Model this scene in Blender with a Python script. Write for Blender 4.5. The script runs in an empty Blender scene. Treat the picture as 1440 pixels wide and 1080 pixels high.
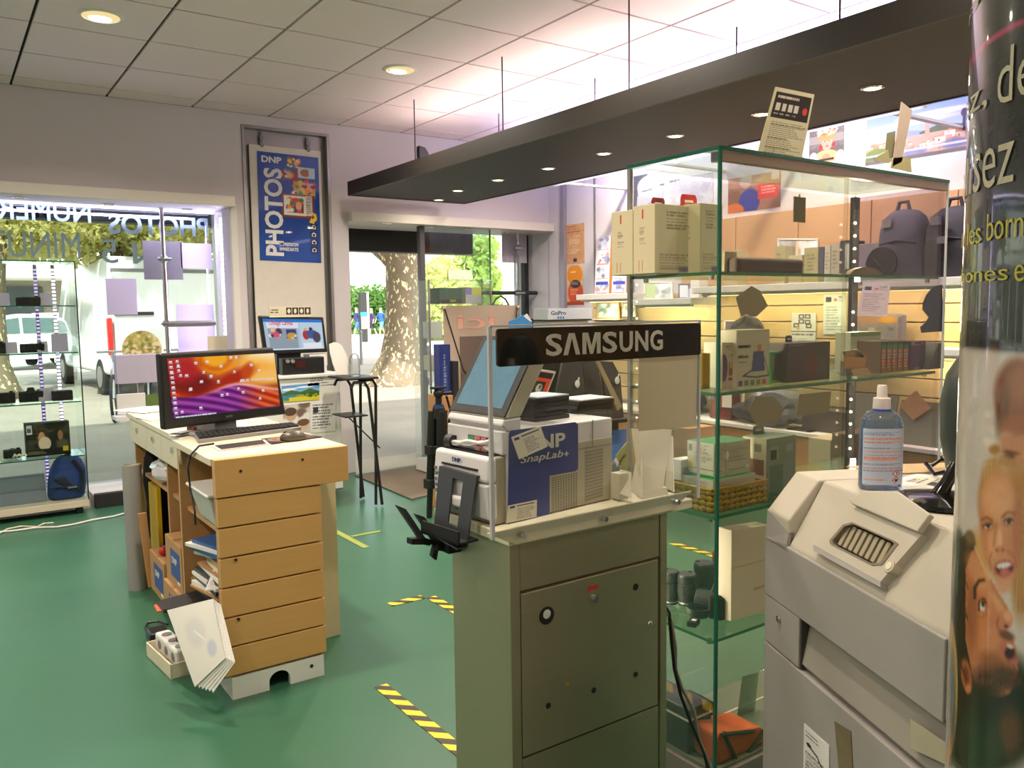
import bpy,bmesh,math,random
import numpy as np
from mathutils import Vector,Matrix,noise

R=math.radians
PI=math.pi
scene=bpy.context.scene
COL=scene.collection
random.seed(7)
RNG=np.random.default_rng(7)

# ------------------------------------------------------------------ camera
EYE=Vector((0.0,0.0,1.40))
YAW,PITCH,ROLL,FPX=R(55.182),R(-5.129),R(-0.7846),1158.3
FWD=Vector((math.cos(PITCH)*math.cos(YAW),math.cos(PITCH)*math.sin(YAW),math.sin(PITCH)))
_rt=Vector((math.sin(YAW),-math.cos(YAW),0.0))
_up=_rt.cross(FWD)
RGT=_rt*math.cos(ROLL)+_up*math.sin(ROLL)
UPV=_up*math.cos(ROLL)-_rt*math.sin(ROLL)
cam_d=bpy.data.cameras.new('camera')
cam_d.sensor_fit='HORIZONTAL'
cam_d.sensor_width=36.0
cam_d.lens=FPX/1440.0*36.0
cam_d.clip_start=0.02
cam_d.clip_end=500
cam=bpy.data.objects.new('camera',cam_d)
COL.objects.link(cam)
cam.matrix_world=Matrix(((RGT.x,UPV.x,-FWD.x,EYE.x),(RGT.y,UPV.y,-FWD.y,EYE.y),
                           (RGT.z,UPV.z,-FWD.z,EYE.z),(0,0,0,1)))
scene.camera=cam

# ------------------------------------------------------------------ view, world, sun
scene.view_settings.view_transform='Standard'
scene.view_settings.look='None'
scene.view_settings.gamma=1.0
scene.view_settings.use_curve_mapping=False
scene.view_settings.exposure=0.0
world=bpy.data.worlds.new('sky')
scene.world=world
world.use_nodes=True
wn=world.node_tree
bg=wn.nodes['Background']
sky=wn.nodes.new('ShaderNodeTexSky')
sky.sky_type='NISHITA'
sky.sun_disc=False
sky.sun_elevation=R(48)
sky.sun_rotation=R(150)
sky.air_density=1.0
sky.dust_density=3.0
hs=wn.nodes.new('ShaderNodeHueSaturation')
hs.inputs['Saturation'].default_value=0.45
wn.links.new(sky.outputs[0],hs.inputs['Color'])
wn.links.new(hs.outputs[0],bg.inputs[0])
SKY_STRENGTH=0.62
bg.inputs[1].default_value=SKY_STRENGTH
sun_d=bpy.data.lights.new('sun','SUN')
sun_d.energy=6.5
sun_d.angle=R(1.0)
sun_d.color=(1.0,0.95,0.86)
sun=bpy.data.objects.new('sun',sun_d)
COL.objects.link(sun)
sun.rotation_euler=(R(42),0,R(-35))
LAMP_W=38.0        # ceiling downlights
SPOT_W=3.0         # canopy spots
scene.cycles.max_bounces=10
scene.cycles.transparent_max_bounces=24
scene.cycles.glossy_bounces=4
scene.cycles.diffuse_bounces=4
scene.cycles.transmission_bounces=8
scene.cycles.sample_clamp_indirect=4.0
scene.cycles.caustics_reflective=False
scene.cycles.caustics_refractive=False
scene.cycles.use_denoising=True

def ray(u,v):
    return RGT*((u-720)/FPX)+UPV*((540-v)/FPX)+FWD

def A(ax,val,u,v):
    """Point of the world plane ax = val that lies in direction (u, v)."""
    d=ray(u,v)
    i='xyz'.index(ax)
    return EYE+d*((val-EYE[i])/d[i])

def AP(p0,n,u,v):
    d=ray(u,v)
    return EYE+d*((Vector(p0)-EYE).dot(n)/d.dot(n))

# ------------------------------------------------------------------ materials
def lin(c):
    c=c/255.0
    return c/12.92 if c <= 0.04045 else ((c+0.055)/1.055)**2.4

def rgb(r,g,b):
    return (lin(r),lin(g),lin(b),1.0)

_M={}

def mat(name,col,rough=0.5,metal=0.0,var=0.06,scale=20.0,bump=0.0,bscale=200.0,spec=0.5,coat=0.0,stretch=None):
    """Principled material with a little procedural colour variation and fine relief."""
    if name in _M:
        return _M[name]
    m=bpy.data.materials.new(name)
    m.use_nodes=True
    nt=m.node_tree
    b=nt.nodes['Principled BSDF']
    b.inputs['Roughness'].default_value=rough
    b.inputs['Metallic'].default_value=metal
    b.inputs['Specular IOR Level'].default_value=spec
    b.inputs['Coat Weight'].default_value=coat
    tc=nt.nodes.new('ShaderNodeTexCoord')
    mp=nt.nodes.new('ShaderNodeMapping')
    if stretch:
        mp.inputs['Scale'].default_value=stretch
    nt.links.new(tc.outputs['Object'],mp.inputs[0])
    nz=nt.nodes.new('ShaderNodeTexNoise')
    nz.inputs['Scale'].default_value=scale
    nz.inputs['Detail'].default_value=3
    nt.links.new(mp.outputs[0],nz.inputs['Vector'])
    mix=nt.nodes.new('ShaderNodeMix')
    mix.data_type='RGBA'
    c=rgb(*col)
    mix.inputs[6].default_value=tuple(max(0,x*(1-var)) for x in c[:3])+(1,)
    mix.inputs[7].default_value=tuple(min(1,x*(1+var)) for x in c[:3])+(1,)
    nt.links.new(nz.outputs['Fac'],mix.inputs[0])
    nt.links.new(mix.outputs[2],b.inputs['Base Color'])
    if bump:
        nb=nt.nodes.new('ShaderNodeTexNoise')
        nb.inputs['Scale'].default_value=bscale
        nt.links.new(mp.outputs[0],nb.inputs['Vector'])
        bp=nt.nodes.new('ShaderNodeBump')
        bp.inputs['Strength'].default_value=bump
        bp.inputs['Distance'].default_value=0.01
        nt.links.new(nb.outputs['Fac'],bp.inputs['Height'])
        nt.links.new(bp.outputs[0],b.inputs['Normal'])
    _M[name]=m
    return m

def wood(name,c1,c2,axis='X',scale=6.0,rough=0.45):
    if name in _M:
        return _M[name]
    m=mat(name,c1,rough,var=0.0)
    nt=m.node_tree
    b=nt.nodes['Principled BSDF']
    tc=next(n for n in nt.nodes if n.type=='TEX_COORD')
    mp=next(n for n in nt.nodes if n.type=='MAPPING')
    s={'X':(0.6,14,14),'Y':(14,0.6,14),'Z':(14,14,0.6)}[axis]
    mp.inputs['Scale'].default_value=s
    nz=next(n for n in nt.nodes if n.type=='TEX_NOISE')
    nz.inputs['Scale'].default_value=scale
    nz.inputs['Detail'].default_value=6
    nz.inputs['Distortion'].default_value=0.6
    mix=next(n for n in nt.nodes if n.type=='MIX')
    mix.inputs[6].default_value=rgb(*c1)
    mix.inputs[7].default_value=rgb(*c2)
    return m

def emit(name,col,strength):
    if name in _M:
        return _M[name]
    m=bpy.data.materials.new(name)
    m.use_nodes=True
    nt=m.node_tree
    nt.nodes.remove(nt.nodes['Principled BSDF'])
    e=nt.nodes.new('ShaderNodeEmission')
    e.inputs[0].default_value=rgb(*col)
    e.inputs[1].default_value=strength
    nt.links.new(e.outputs[0],nt.nodes['Material Output'].inputs[0])
    _M[name]=m
    return m

def pane_glass(name,tint=(235,245,240),refl=1.0,haze=0.0,hcol=(200,205,205)):
    """Thin pane: clear transparency with a Fresnel reflection and an optional dusty film."""
    if name in _M:
        return _M[name]
    m=bpy.data.materials.new(name)
    m.use_nodes=True
    nt=m.node_tree
    nt.nodes.remove(nt.nodes['Principled BSDF'])
    tr=nt.nodes.new('ShaderNodeBsdfTransparent')
    tr.inputs[0].default_value=rgb(*tint)
    gl=nt.nodes.new('ShaderNodeBsdfGlossy')
    gl.inputs['Roughness'].default_value=0.01
    gl.inputs[0].default_value=(1,1,1,1)
    fr=nt.nodes.new('ShaderNodeFresnel')
    fr.inputs[0].default_value=1.45
    mu=nt.nodes.new('ShaderNodeMath')
    mu.operation='MULTIPLY'
    mu.inputs[1].default_value=refl
    nt.links.new(fr.outputs[0],mu.inputs[0])
    mx=nt.nodes.new('ShaderNodeMixShader')
    nt.links.new(mu.outputs[0],mx.inputs[0])
    nt.links.new(tr.outputs[0],mx.inputs[1])
    nt.links.new(gl.outputs[0],mx.inputs[2])
    out=mx
    if haze:
        df=nt.nodes.new('ShaderNodeBsdfDiffuse')
        df.inputs[0].default_value=rgb(*hcol)
        m2=nt.nodes.new('ShaderNodeMixShader')
        m2.inputs[0].default_value=haze
        nt.links.new(mx.outputs[0],m2.inputs[1])
        nt.links.new(df.outputs[0],m2.inputs[2])
        out=m2
    nt.links.new(out.outputs[0],nt.nodes['Material Output'].inputs[0])
    _M[name]=m
    return m

def print_mat(name,rough=0.5,emission=0.0,coat=0.0):
    """Printed picture: the colours are those of the printed mesh itself."""
    if name in _M:
        return _M[name]
    m=bpy.data.materials.new(name)
    m.use_nodes=True
    nt=m.node_tree
    b=nt.nodes['Principled BSDF']
    at=nt.nodes.new('ShaderNodeAttribute')
    at.attribute_name='ink'
    b.inputs['Roughness'].default_value=rough
    b.inputs['Specular IOR Level'].default_value=.2
    b.inputs['Coat Weight'].default_value=coat
    b.inputs['Coat Roughness'].default_value=0.03
    if emission:
        b.inputs['Base Color'].default_value=(0.005,0.005,0.005,1)
        nt.links.new(at.outputs['Color'],b.inputs['Emission Color'])
        b.inputs['Emission Strength'].default_value=emission
    else:
        nt.links.new(at.outputs['Color'],b.inputs['Base Color'])
    _M[name]=m
    return m

# ------------------------------------------------------------------ objects
_X={}

def tag(o,label=None,cat=None,group=None,kind=None):
    for k,v in (('label',label),('category',cat),('group',group),('kind',kind)):
        if v:
            o[k]=v
    return o

def thing(name,label,cat,loc=(0,0,0),rotz=0.0,group=None):
    o=bpy.data.objects.new(name,None)
    o.empty_display_size=0.05
    COL.objects.link(o)
    o.location=loc
    o.rotation_euler=(0,0,rotz)
    _X[o.name]=Matrix.Translation(Vector(loc)) @ Matrix.Rotation(rotz,4,'Z')
    return tag(o,label,cat,group)

class MB:
    """Collects shapes in world (or local) coordinates and links them as ONE mesh object."""

    def __init__(self,local=False):
        self.v,self.f,self.m,self.local=[],[],[],local

    def add(self,vs,fs,mi=0):
        k=len(self.v)
        self.v += [tuple(p) for p in vs]
        for f in fs:
            self.f.append(tuple(i+k for i in f))
            self.m.append(mi)
        return self

    def box(self,x0,y0,z0,x1,y1,z1,mi=0):
        return self.hexa([(x0,y0,z0),(x1,y0,z0),(x1,y1,z0),(x0,y1,z0)],[(x0,y0,z1),(x1,y0,z1),(x1,y1,z1),(x0,y1,z1)],mi)

    def hexa(self,lo,hi,mi=0):
        n=len(lo)
        fs=[tuple(reversed(range(n))),tuple(range(n,2*n))]+[(i,(i+1)%n,n+(i+1)%n,n+i) for i in range(n)]
        return self.add(list(lo)+list(hi),fs,mi)

    def cbox(self,c,s,rz=0.0,mi=0):
        """box: base centre c, size s, turned by rz"""
        q=[(-.5,-.5),(.5,-.5),(.5,.5),(-.5,.5)]
        cs,sn=math.cos(rz),math.sin(rz)
        lo=[(c[0]+a*s[0]*cs-b*s[1]*sn,c[1]+a*s[0]*sn+b*s[1]*cs,c[2]) for a,b in q]
        return self.hexa(lo,[(p[0],p[1],p[2]+s[2]) for p in lo],mi)

    def prism(self,poly,vec,mi=0):
        vec=Vector(vec)
        lo=[Vector(p) for p in poly]
        return self.hexa(lo,[p+vec for p in lo],mi)

    def slab(self,o,eu,ev,w,h,t,mi=0):
        """board: corner o, axes eu and ev (unit), w by h, t thick along eu x ev (ends t behind the face)"""
        o,eu,ev=Vector(o),Vector(eu).normalized(),Vector(ev).normalized()
        n=eu.cross(ev).normalized()
        lo=[o-n*t,o+eu*w-n*t,o+eu*w+ev*h-n*t,o+ev*h-n*t]
        return self.hexa(lo,[p+n*t for p in lo],mi)

    def cyl(self,p0,p1,r0,r1=None,n=16,mi=0):
        p0,p1=Vector(p0),Vector(p1)
        r1=r0 if r1 is None else r1
        d=(p1-p0).normalized()
        a=d.orthogonal().normalized()
        b=d.cross(a)
        ring=[(math.cos(2*PI*i/n),math.sin(2*PI*i/n)) for i in range(n)]
        lo=[p0+a*(x*r0)+b*(y*r0) for x,y in ring]
        return self.hexa(lo,[p1+a*(x*r1)+b*(y*r1) for x,y in ring],mi)

    def tube(self,path,r,n=8,mi=0):
        path=[Vector(p) for p in path]
        rs=r if isinstance(r,(list,tuple)) else [r]*len(path)
        rings=[]
        a=None
        for i,p in enumerate(path):
            d=(path[min(i+1,len(path)-1)]-path[max(i-1,0)]).normalized()
            a=d.orthogonal().normalized() if a is None else (a-d*a.dot(d)).normalized()
            b=d.cross(a)
            rings.append([p+(a*math.cos(2*PI*k/n)+b*math.sin(2*PI*k/n))*rs[i] for k in range(n)])
        vs=[q for r_ in rings for q in r_]
        fs=[(i*n+k,i*n+(k+1)%n,(i+1)*n+(k+1)%n,(i+1)*n+k) for i in range(len(path)-1) for k in range(n)]
        fs += [tuple(reversed(range(n))),tuple(range((len(path)-1)*n,len(path)*n))]
        return self.add(vs,fs,mi)

    def lathe(self,prof,c=(0,0,0),n=24,mi=0,sx=1.0,sy=1.0):
        vs=[(c[0]+r*math.cos(2*PI*k/n)*sx,c[1]+r*math.sin(2*PI*k/n)*sy,c[2]+z) for r,z in prof for k in range(n)]
        m=len(prof)
        fs=[(i*n+k,i*n+(k+1)%n,(i+1)*n+(k+1)%n,(i+1)*n+k) for i in range(m-1) for k in range(n)]
        fs += [tuple(reversed(range(n))),tuple(range((m-1)*n,m*n))]
        return self.add(vs,fs,mi)

    def sphere(self,c,r,n=14,mi=0,s=(1,1,1)):
        m=n // 2
        prof=[(max(r*math.sin(PI*i/m),1e-4),-r*math.cos(PI*i/m)) for i in range(m+1)]
        k=len(self.v)
        self.lathe(prof,(0,0,0),n,mi)
        self.v[k:]=[(c[0]+x*s[0],c[1]+y*s[1],c[2]+z*s[2]) for x,y,z in self.v[k:]]
        return self

    def build(self,name,mats,parent=None,bevel=0.0,smooth=False,seg=2,origin=True):
        mats=mats if isinstance(mats,(list,tuple)) else [mats]
        vs=[Vector(p) for p in self.v]
        loc=None
        if parent is not None and not self.local:
            iv=_X[parent.name].inverted()
            vs=[iv @ p for p in vs]
        elif parent is None and origin and vs:
            lo=[min(p[i] for p in vs) for i in range(3)]
            hi=[max(p[i] for p in vs) for i in range(3)]
            loc=Vector(((lo[0]+hi[0])/2,(lo[1]+hi[1])/2,lo[2]))
            vs=[p-loc for p in vs]
        me=bpy.data.meshes.new(name)
        me.from_pydata([tuple(p) for p in vs],[],self.f)
        for m in mats:
            me.materials.append(m)
        if len(mats)>1:
            me.polygons.foreach_set('material_index',self.m)
        bm=bmesh.new()
        bm.from_mesh(me)
        bmesh.ops.recalc_face_normals(bm,faces=bm.faces)
        if bevel:
            es=[e for e in bm.edges if len(e.link_faces)==2 and e.calc_face_angle(0)>0.5]
            bmesh.ops.bevel(bm,geom=es,offset=bevel,segments=seg,affect='EDGES',clamp_overlap=True,profile=0.5)
        bm.to_mesh(me)
        bm.free()
        if smooth:
            me.polygons.foreach_set('use_smooth',[True]*len(me.polygons))
            if smooth != 'all':
                me.set_sharp_from_angle(angle=R(smooth if smooth is not True else 40))
        o=bpy.data.objects.new(name,me)
        COL.objects.link(o)
        if parent is not None:
            o.parent=parent
            _X[o.name]=_X[parent.name].copy()
        elif loc is not None:
            o.location=loc
            _X[o.name]=Matrix.Translation(loc)
        else:
            _X[o.name]=Matrix.Identity(4)
        return o

def one(name,label,cat,mb,mats,group=None,**kw):
    return tag(mb.build(name,mats,**kw),label,cat,group)

def copy_tree(o,parent=None):
    c=o.copy()
    COL.objects.link(c)
    if parent is not None:
        c.parent=parent
    for ch in list(o.children):
        copy_tree(ch,c)
    return c

def copy_thing(o,loc,rotz,label,group=None):
    c=copy_tree(o)
    c.location=loc
    c.rotation_euler=(0,0,rotz)
    return tag(c,label,None,group)

# ------------------------------------------------------------------ prints (pictures as fine coloured meshes)
class Ink:
    """A small painted picture, h rows by w columns, sRGB 0..255; coordinates 0..1 from the top left."""

    def __init__(self,w,h,col=(255,255,255)):
        self.w,self.h=w,h
        self.a=np.empty((h,w,3))
        self.a[:]=col
        self.X,self.Y=np.meshgrid((np.arange(w)+.5)/w,(np.arange(h)+.5)/h)

    def put(self,mask,col):
        m=np.clip(mask,0,1)[...,None]
        self.a=self.a*(1-m)+np.array(col,float)*m
        return self

    def rect(self,x0,y0,x1,y1,col):
        return self.put(((self.X >= x0) & (self.X<x1) & (self.Y >= y0) & (self.Y<y1)).astype(float),col)

    def ell(self,cx,cy,rx,ry,col,soft=0.08,rot=0.0):
        dx,dy=(self.X-cx),(self.Y-cy)
        asp=self.h/self.w
        dy2=dy*asp
        c,s=math.cos(rot),math.sin(rot)
        a,b=(dx*c+dy2*s)/rx,(-dx*s+dy2*c)/(ry*asp)
        return self.put((1-np.sqrt(a*a+b*b))/soft+.5,col)

    def poly(self,pts,col,soft=0.0):
        m=np.zeros((self.h,self.w),bool)
        n=len(pts)
        for i in range(n):
            (x0,y0),(x1,y1)=pts[i],pts[(i+1)%n]
            c=(y0>self.Y) != (y1>self.Y)
            with np.errstate(divide='ignore',invalid='ignore'):
                xi=(x1-x0)*(self.Y-y0)/(y1-y0 if y1 != y0 else 1e-9)+x0
            m ^= c & (self.X<xi)
        return self.put(m.astype(float),col)

    def line(self,x0,y0,x1,y1,t,col):
        d=np.array([x1-x0,y1-y0])
        L=max(d @ d,1e-9)
        k=np.clip(((self.X-x0)*d[0]+(self.Y-y0)*d[1])/L,0,1)
        asp=self.h/self.w
        dist=np.hypot(self.X-x0-k*d[0],(self.Y-y0-k*d[1])*asp)
        return self.put((t-dist)/(t*.5)+.5,col)

    def text(self,x0,y0,x1,y1,n,col=(90,90,95),seed=1,fill=.5):
        """n lines of small print, too small to read"""
        r=np.random.default_rng(seed)
        hh=(y1-y0)/n
        for i in range(n):
            x=x0
            end=x0+(x1-x0)*r.uniform(.55,1)
            while x<end:
                wd=r.uniform(.03,.12)*(x1-x0)
                self.rect(x,y0+i*hh,min(x+wd,end),y0+(i+fill)*hh,col)
                x += wd+.015*(x1-x0)
        return self

    def noise(self,amt,sc=1,seed=3):
        r=np.random.default_rng(seed)
        g=r.normal(0,amt,(self.h // sc+2,self.w // sc+2))
        g=np.repeat(np.repeat(g,sc,0),sc,1)[:self.h,:self.w]
        self.a=np.clip(self.a+g[...,None],0,255)
        return self

    def blot(self,n,x0,y0,x1,y1,r0,r1,cols,seed=5,soft=.5):
        r=np.random.default_rng(seed)
        for i in range(n):
            s=r.uniform(r0,r1)
            self.ell(r.uniform(x0,x1),r.uniform(y0,y1),s,s*self.w/self.h*r.uniform(.6,1.2),cols[int(r.integers(len(cols)))],soft)
        return self

    def paste(self,other,x0,y0,x1,y1):
        i0,i1,j0,j1=int(y0*self.h),int(y1*self.h),int(x0*self.w),int(x1*self.w)
        ii=(np.linspace(0,other.h-1,max(i1-i0,1))).astype(int)
        jj=(np.linspace(0,other.w-1,max(j1-j0,1))).astype(int)
        i1,j1=min(i1,self.h),min(j1,self.w)
        self.a[i0:i1,j0:j1]=other.a[ii][:,jj][:i1-i0,:j1-j0]
        return self

def ink_mesh(name,ink,fn,m,parent=None,label=None):
    """Grid mesh carrying the picture; fn(U, V) -> world points, U 0..1 left to right, V 0..1 top to bottom."""
    h,w=ink.h,ink.w
    U,V=np.meshgrid(np.linspace(0,1,w),np.linspace(0,1,h))
    P=fn(U.ravel(),V.ravel())
    if parent is not None:
        iv=np.array(_X[parent.name].inverted())
        P=P @ iv[:3,:3].T+iv[:3,3]
    idx=np.arange(h*w).reshape(h,w)
    F=np.stack([idx[1:,:-1],idx[1:,1:],idx[:-1,1:],idx[:-1,:-1]],-1).reshape(-1,4)
    me=bpy.data.meshes.new(name)
    me.vertices.add(len(P))
    me.vertices.foreach_set('co',P.astype(np.float32).ravel())
    me.loops.add(F.size)
    me.loops.foreach_set('vertex_index',F.astype(np.int32).ravel())
    me.polygons.add(len(F))
    me.polygons.foreach_set('loop_start',np.arange(0,F.size,4,dtype=np.int32))
    me.update(calc_edges=True)
    c=np.clip(ink.a.reshape(-1,3)/255,0,1)
    c=np.where(c <= .04045,c/12.92,((c+.055)/1.055)**2.4)
    at=me.color_attributes.new('ink','FLOAT_COLOR','POINT')
    at.data.foreach_set('color',np.hstack([c,np.ones((len(c),1))]).astype(np.float32).ravel())
    me.materials.append(m)
    me.polygons.foreach_set('use_smooth',[True]*len(me.polygons))
    o=bpy.data.objects.new(name,me)
    COL.objects.link(o)
    if parent is not None:
        o.parent=parent
    _X[o.name]=_X[parent.name].copy() if parent is not None else Matrix.Identity(4)
    if label:
        o['label']=label
    return o

def flat(tl,tr,bl):
    """mapping of a picture onto the parallelogram with these corners"""
    tl,tr,bl=(np.array(p,float) for p in (tl,tr,bl))
    return lambda U,V:tl+np.outer(U,tr-tl)+np.outer(V,bl-tl)

def quadmap(tl,tr,br,bl):
    tl,tr,br,bl=(np.array(p,float) for p in (tl,tr,br,bl))
    return lambda U,V:(np.outer((1-U)*(1-V),tl)+np.outer(U*(1-V),tr)+np.outer(U*V,br)+np.outer((1-U)*V,bl))

PAPER=print_mat('printed paper',0.6)
GLOSSY=print_mat('glossy print',0.35,coat=0.3)
SCREEN=print_mat('lit screen',0.15,emission=0.9)

def lettering(name,s,o,eu,ev,w,h,m,parent=None,depth=0.0008,bold=0.0,shear=0.0,mirror=False,font_sp=1.0):
    """Solid letters whose bounding box starts at o and spans w along eu and h along ev (unit vectors)."""
    cu=bpy.data.curves.new('letters','FONT')
    cu.body=s
    cu.size=1.0
    cu.offset=bold
    cu.shear=shear
    cu.space_character=font_sp
    cu.resolution_u=3
    ob=bpy.data.objects.new('letters',cu)
    COL.objects.link(ob)
    dg=bpy.context.evaluated_depsgraph_get()
    me=bpy.data.meshes.new_from_object(ob.evaluated_get(dg))
    bpy.data.objects.remove(ob)
    n=len(me.vertices)
    co=np.empty(n*3,np.float32)
    me.vertices.foreach_get('co',co)
    co=co.reshape(-1,3)
    lo,hi=co[:,:2].min(0),co[:,:2].max(0)
    q=(co[:,:2]-lo)/(hi-lo)
    if mirror:
        q[:,0]=1-q[:,0]
    fs=[tuple(p.vertices) for p in me.polygons]
    bpy.data.meshes.remove(me)
    o,eu,ev=Vector(o),Vector(eu).normalized(),Vector(ev).normalized()
    nn=eu.cross(ev).normalized()*depth
    vs=[o+eu*(float(a)*w)+ev*(float(b)*h)+nn for a,b in q]
    b=MB()
    # front faces plus a rim back to the surface
    cnt={}
    for f in fs:
        for i in range(len(f)):
            e=(f[i],f[(i+1)%len(f)])
            cnt[e]=1
    rim=[e for e in cnt if (e[1],e[0]) not in cnt]
    b.add(vs+[p-nn*0.95 for p in vs],fs+[(e[1],e[0],e[0]+n,e[1]+n) for e in rim])
    return b.build(name,m,parent)

# ================================================================== THE ROOM
CEIL=2.97
WALL_Y=6.65
WALL_X=5.10
M_WALL=mat('painted wall',(212,206,209),0.75,var=0.03,scale=3,bump=0.05)
M_WALLW=mat('white wall panel',(222,218,226),0.5,var=0.02,scale=3)
M_TRIM=mat('cream header board',(226,220,210),0.5,var=0.02)
M_TILE=mat('mineral ceiling tile',(246,228,226),0.9,var=0.03,scale=60,bump=0.15,bscale=400)
M_GRID=mat('dark ceiling joint',(30,20,20),0.9)
M_BLACK=mat('black plastic',(22,22,23),0.4,var=0.1)
M_BLACKM=mat('matt black',(26,26,26),0.75,var=0.1)
M_DARK=mat('charcoal board',(36,37,34),0.6,var=0.05)
M_STEEL=mat('brushed steel',(180,170,142),0.42,0.85,var=0.08,scale=8,stretch=(1,1,40))
M_CHROME=mat('polished chrome',(215,215,220),0.12,1.0,var=0.02)
M_ALU=mat('grey aluminium',(150,148,146),0.4,0.7,var=0.04)
M_GREY=mat('grey painted metal',(126,124,124),0.5,var=0.04)
M_WHITE=mat('white plastic',(228,226,222),0.4,var=0.02)
M_PAPER=mat('white paper',(236,234,230),0.8,var=0.02)
M_CREAM=mat('cream card',(226,216,190),0.7,var=0.03)
M_GLASS=pane_glass('window glass',(240,247,244),0.9)
M_EDGE=mat('green glass edge',(30,92,74),0.15,var=0.2,scale=30)
M_LED=emit('cold led strip',(226,214,255),9.0)
M_LEDS=emit('cold led dots',(238,224,255),7.0)
M_WARMD=emit('warm lamp',(255,226,170),9.0)

def translucent(name,col,amount=0.5):
    if name in _M:
        return _M[name]
    m=bpy.data.materials.new(name)
    m.use_nodes=True
    nt=m.node_tree
    nt.nodes.remove(nt.nodes['Principled BSDF'])
    d=nt.nodes.new('ShaderNodeBsdfDiffuse')
    t=nt.nodes.new('ShaderNodeBsdfTranslucent')
    nz=nt.nodes.new('ShaderNodeTexNoise')
    nz.inputs['Scale'].default_value=9
    rp=nt.nodes.new('ShaderNodeMix')
    rp.data_type='RGBA'
    c=rgb(*col)
    rp.inputs[6].default_value=tuple(x*.95 for x in c[:3])+(1,)
    rp.inputs[7].default_value=c
    nt.links.new(nz.outputs['Fac'],rp.inputs[0])
    nt.links.new(rp.outputs[2],d.inputs[0])
    nt.links.new(rp.outputs[2],t.inputs[0])
    x=nt.nodes.new('ShaderNodeMixShader')
    x.inputs[0].default_value=amount
    nt.links.new(d.outputs[0],x.inputs[1])
    nt.links.new(t.outputs[0],x.inputs[2])
    nt.links.new(x.outputs[0],nt.nodes['Material Output'].inputs[0])
    _M[name]=m
    return m

def struct(name,mb,mats,parent=None,**kw):
    o=mb.build(name,mats,parent,**kw)
    if parent is None:
        o['kind']='structure'
    return o

# floor: worn glossy green sheet flooring
m_floor=mat('green sheet floor',(52,98,74),0.3,var=0.12,scale=2.2,bump=0.02,bscale=40)
_nt=m_floor.node_tree
_b=_nt.nodes['Principled BSDF']
_nz=_nt.nodes.new('ShaderNodeTexNoise')
_nz.inputs['Scale'].default_value=5
_nz.inputs['Detail'].default_value=6
_mr=_nt.nodes.new('ShaderNodeMapRange')
_mr.inputs[3].default_value=0.24
_mr.inputs[4].default_value=0.46
_nt.links.new(_nz.outputs['Fac'],_mr.inputs[0])
_nt.links.new(_mr.outputs[0],_b.inputs['Roughness'])
struct('floor',MB().box(-2.6,-2.6,-0.05,5.2,6.64,0),m_floor)

# ceiling: dark backing seen in the joints, tiles as parts
ceil=struct('ceiling',MB().box(-2.7,-2.7,CEIL+0.0155,5.4,7.3,CEIL+0.35),M_GRID)
TX0,TDX,TY0,TDY=0.515,0.59,4.595,0.605
tile0=None
for i in range(-6,9):
    for j in range(-12,4):
        xa,xb=TX0+i*TDX,TX0+(i+1)*TDX
        ya,yb=TY0+j*TDY,TY0+(j+1)*TDY
        xa,xb,ya,yb=max(xa,-2.6),min(xb,WALL_X),max(ya,-2.6),min(yb,WALL_Y)
        if xb-xa<.03 or yb-ya<.03:
            continue
        full=abs(xb-xa-TDX)<.01 and abs(yb-ya-TDY)<.01
        if full and tile0 is not None:
            t=tile0.copy()
            COL.objects.link(t)
            t.location=tile0.location+Vector((xa-_t0[0],ya-_t0[1],0))
        else:
            t=MB().box(xa+.0085,ya+.0085,CEIL,xb-.0085,yb-.0085,CEIL+.016).build('tile',M_TILE,ceil)
            if full:
                tile0,_t0=t,(xa,ya)

# front wall
w=MB()
w.box(-2.6,6.65,2.31,1.94,6.85,CEIL)                # over the display window
w.box(1.94,6.72,0,2.94,6.85,CEIL)                   # pier, back layer
w.box(1.94,6.65,0,2.06,6.72,CEIL).box(2.79,6.65,0,2.94,6.72,CEIL).box(2.06,6.65,2.885,2.79,6.72,CEIL)
w.box(2.94,6.65,2.25,5.2,6.85,CEIL)                 # over the entrance
w.box(-2.6,6.85,2.40,5.3,7.3,CEIL)
struct('wall_front',w,M_WALL)
struct('wall_right',MB().box(WALL_X,-2.6,0,5.3,6.65,CEIL).box(5.12,6.65,0,5.3,7.3,2.25),M_WALLW)
struct('wall_left',MB().box(-2.7,-2.6,0,-2.6,7.3,CEIL),M_WALL)
struct('wall_back',MB().box(-2.7,-2.7,0,5.3,-2.6,CEIL),wood('back wall panelling',(206,170,124),(192,154,108),'X',3))
# headers over window and entrance
struct('trim_1',MB().box(-2.6,6.56,2.23,1.965,6.655,2.31),M_TRIM,bevel=.004)
struct('trim_2',MB().box(2.94,6.56,2.172,5.125,6.655,2.25),M_TRIM,bevel=.004)
struct('trim_3',MB().box(-2.6,6.655,2.235,1.95,7.2,2.26).box(1.95,6.645,0.1,2.0,7.2,2.26),M_WHITE)   # soffit and side lining of the display window
struct('trim_4',MB().box(2.94,6.655,2.175,5.12,7.2,2.2).box(2.89,6.655,0,2.945,7.2,2.2),M_WHITE)  # soffit and lining of the entrance
struct('trim_5',MB().box(0.87,6.58,0.0,1.95,6.645,0.1),M_BLACKM)                                   # black kerb under the display window
struct("trim_6",MB().box(-2.6,6.86,-.05,.87,7.2,0.085).box(.87,6.645,-.05,1.95,7.2,0.085),mat("pale window stage",(214,210,200),0.4))
# vertical corner post of the right wall and panel joints
struct('trim_7',MB().box(5.06,6.36,0,5.10,6.42,CEIL),mat('grey corner trim',(150,148,160),0.4,0.4),bevel=.003)

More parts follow.
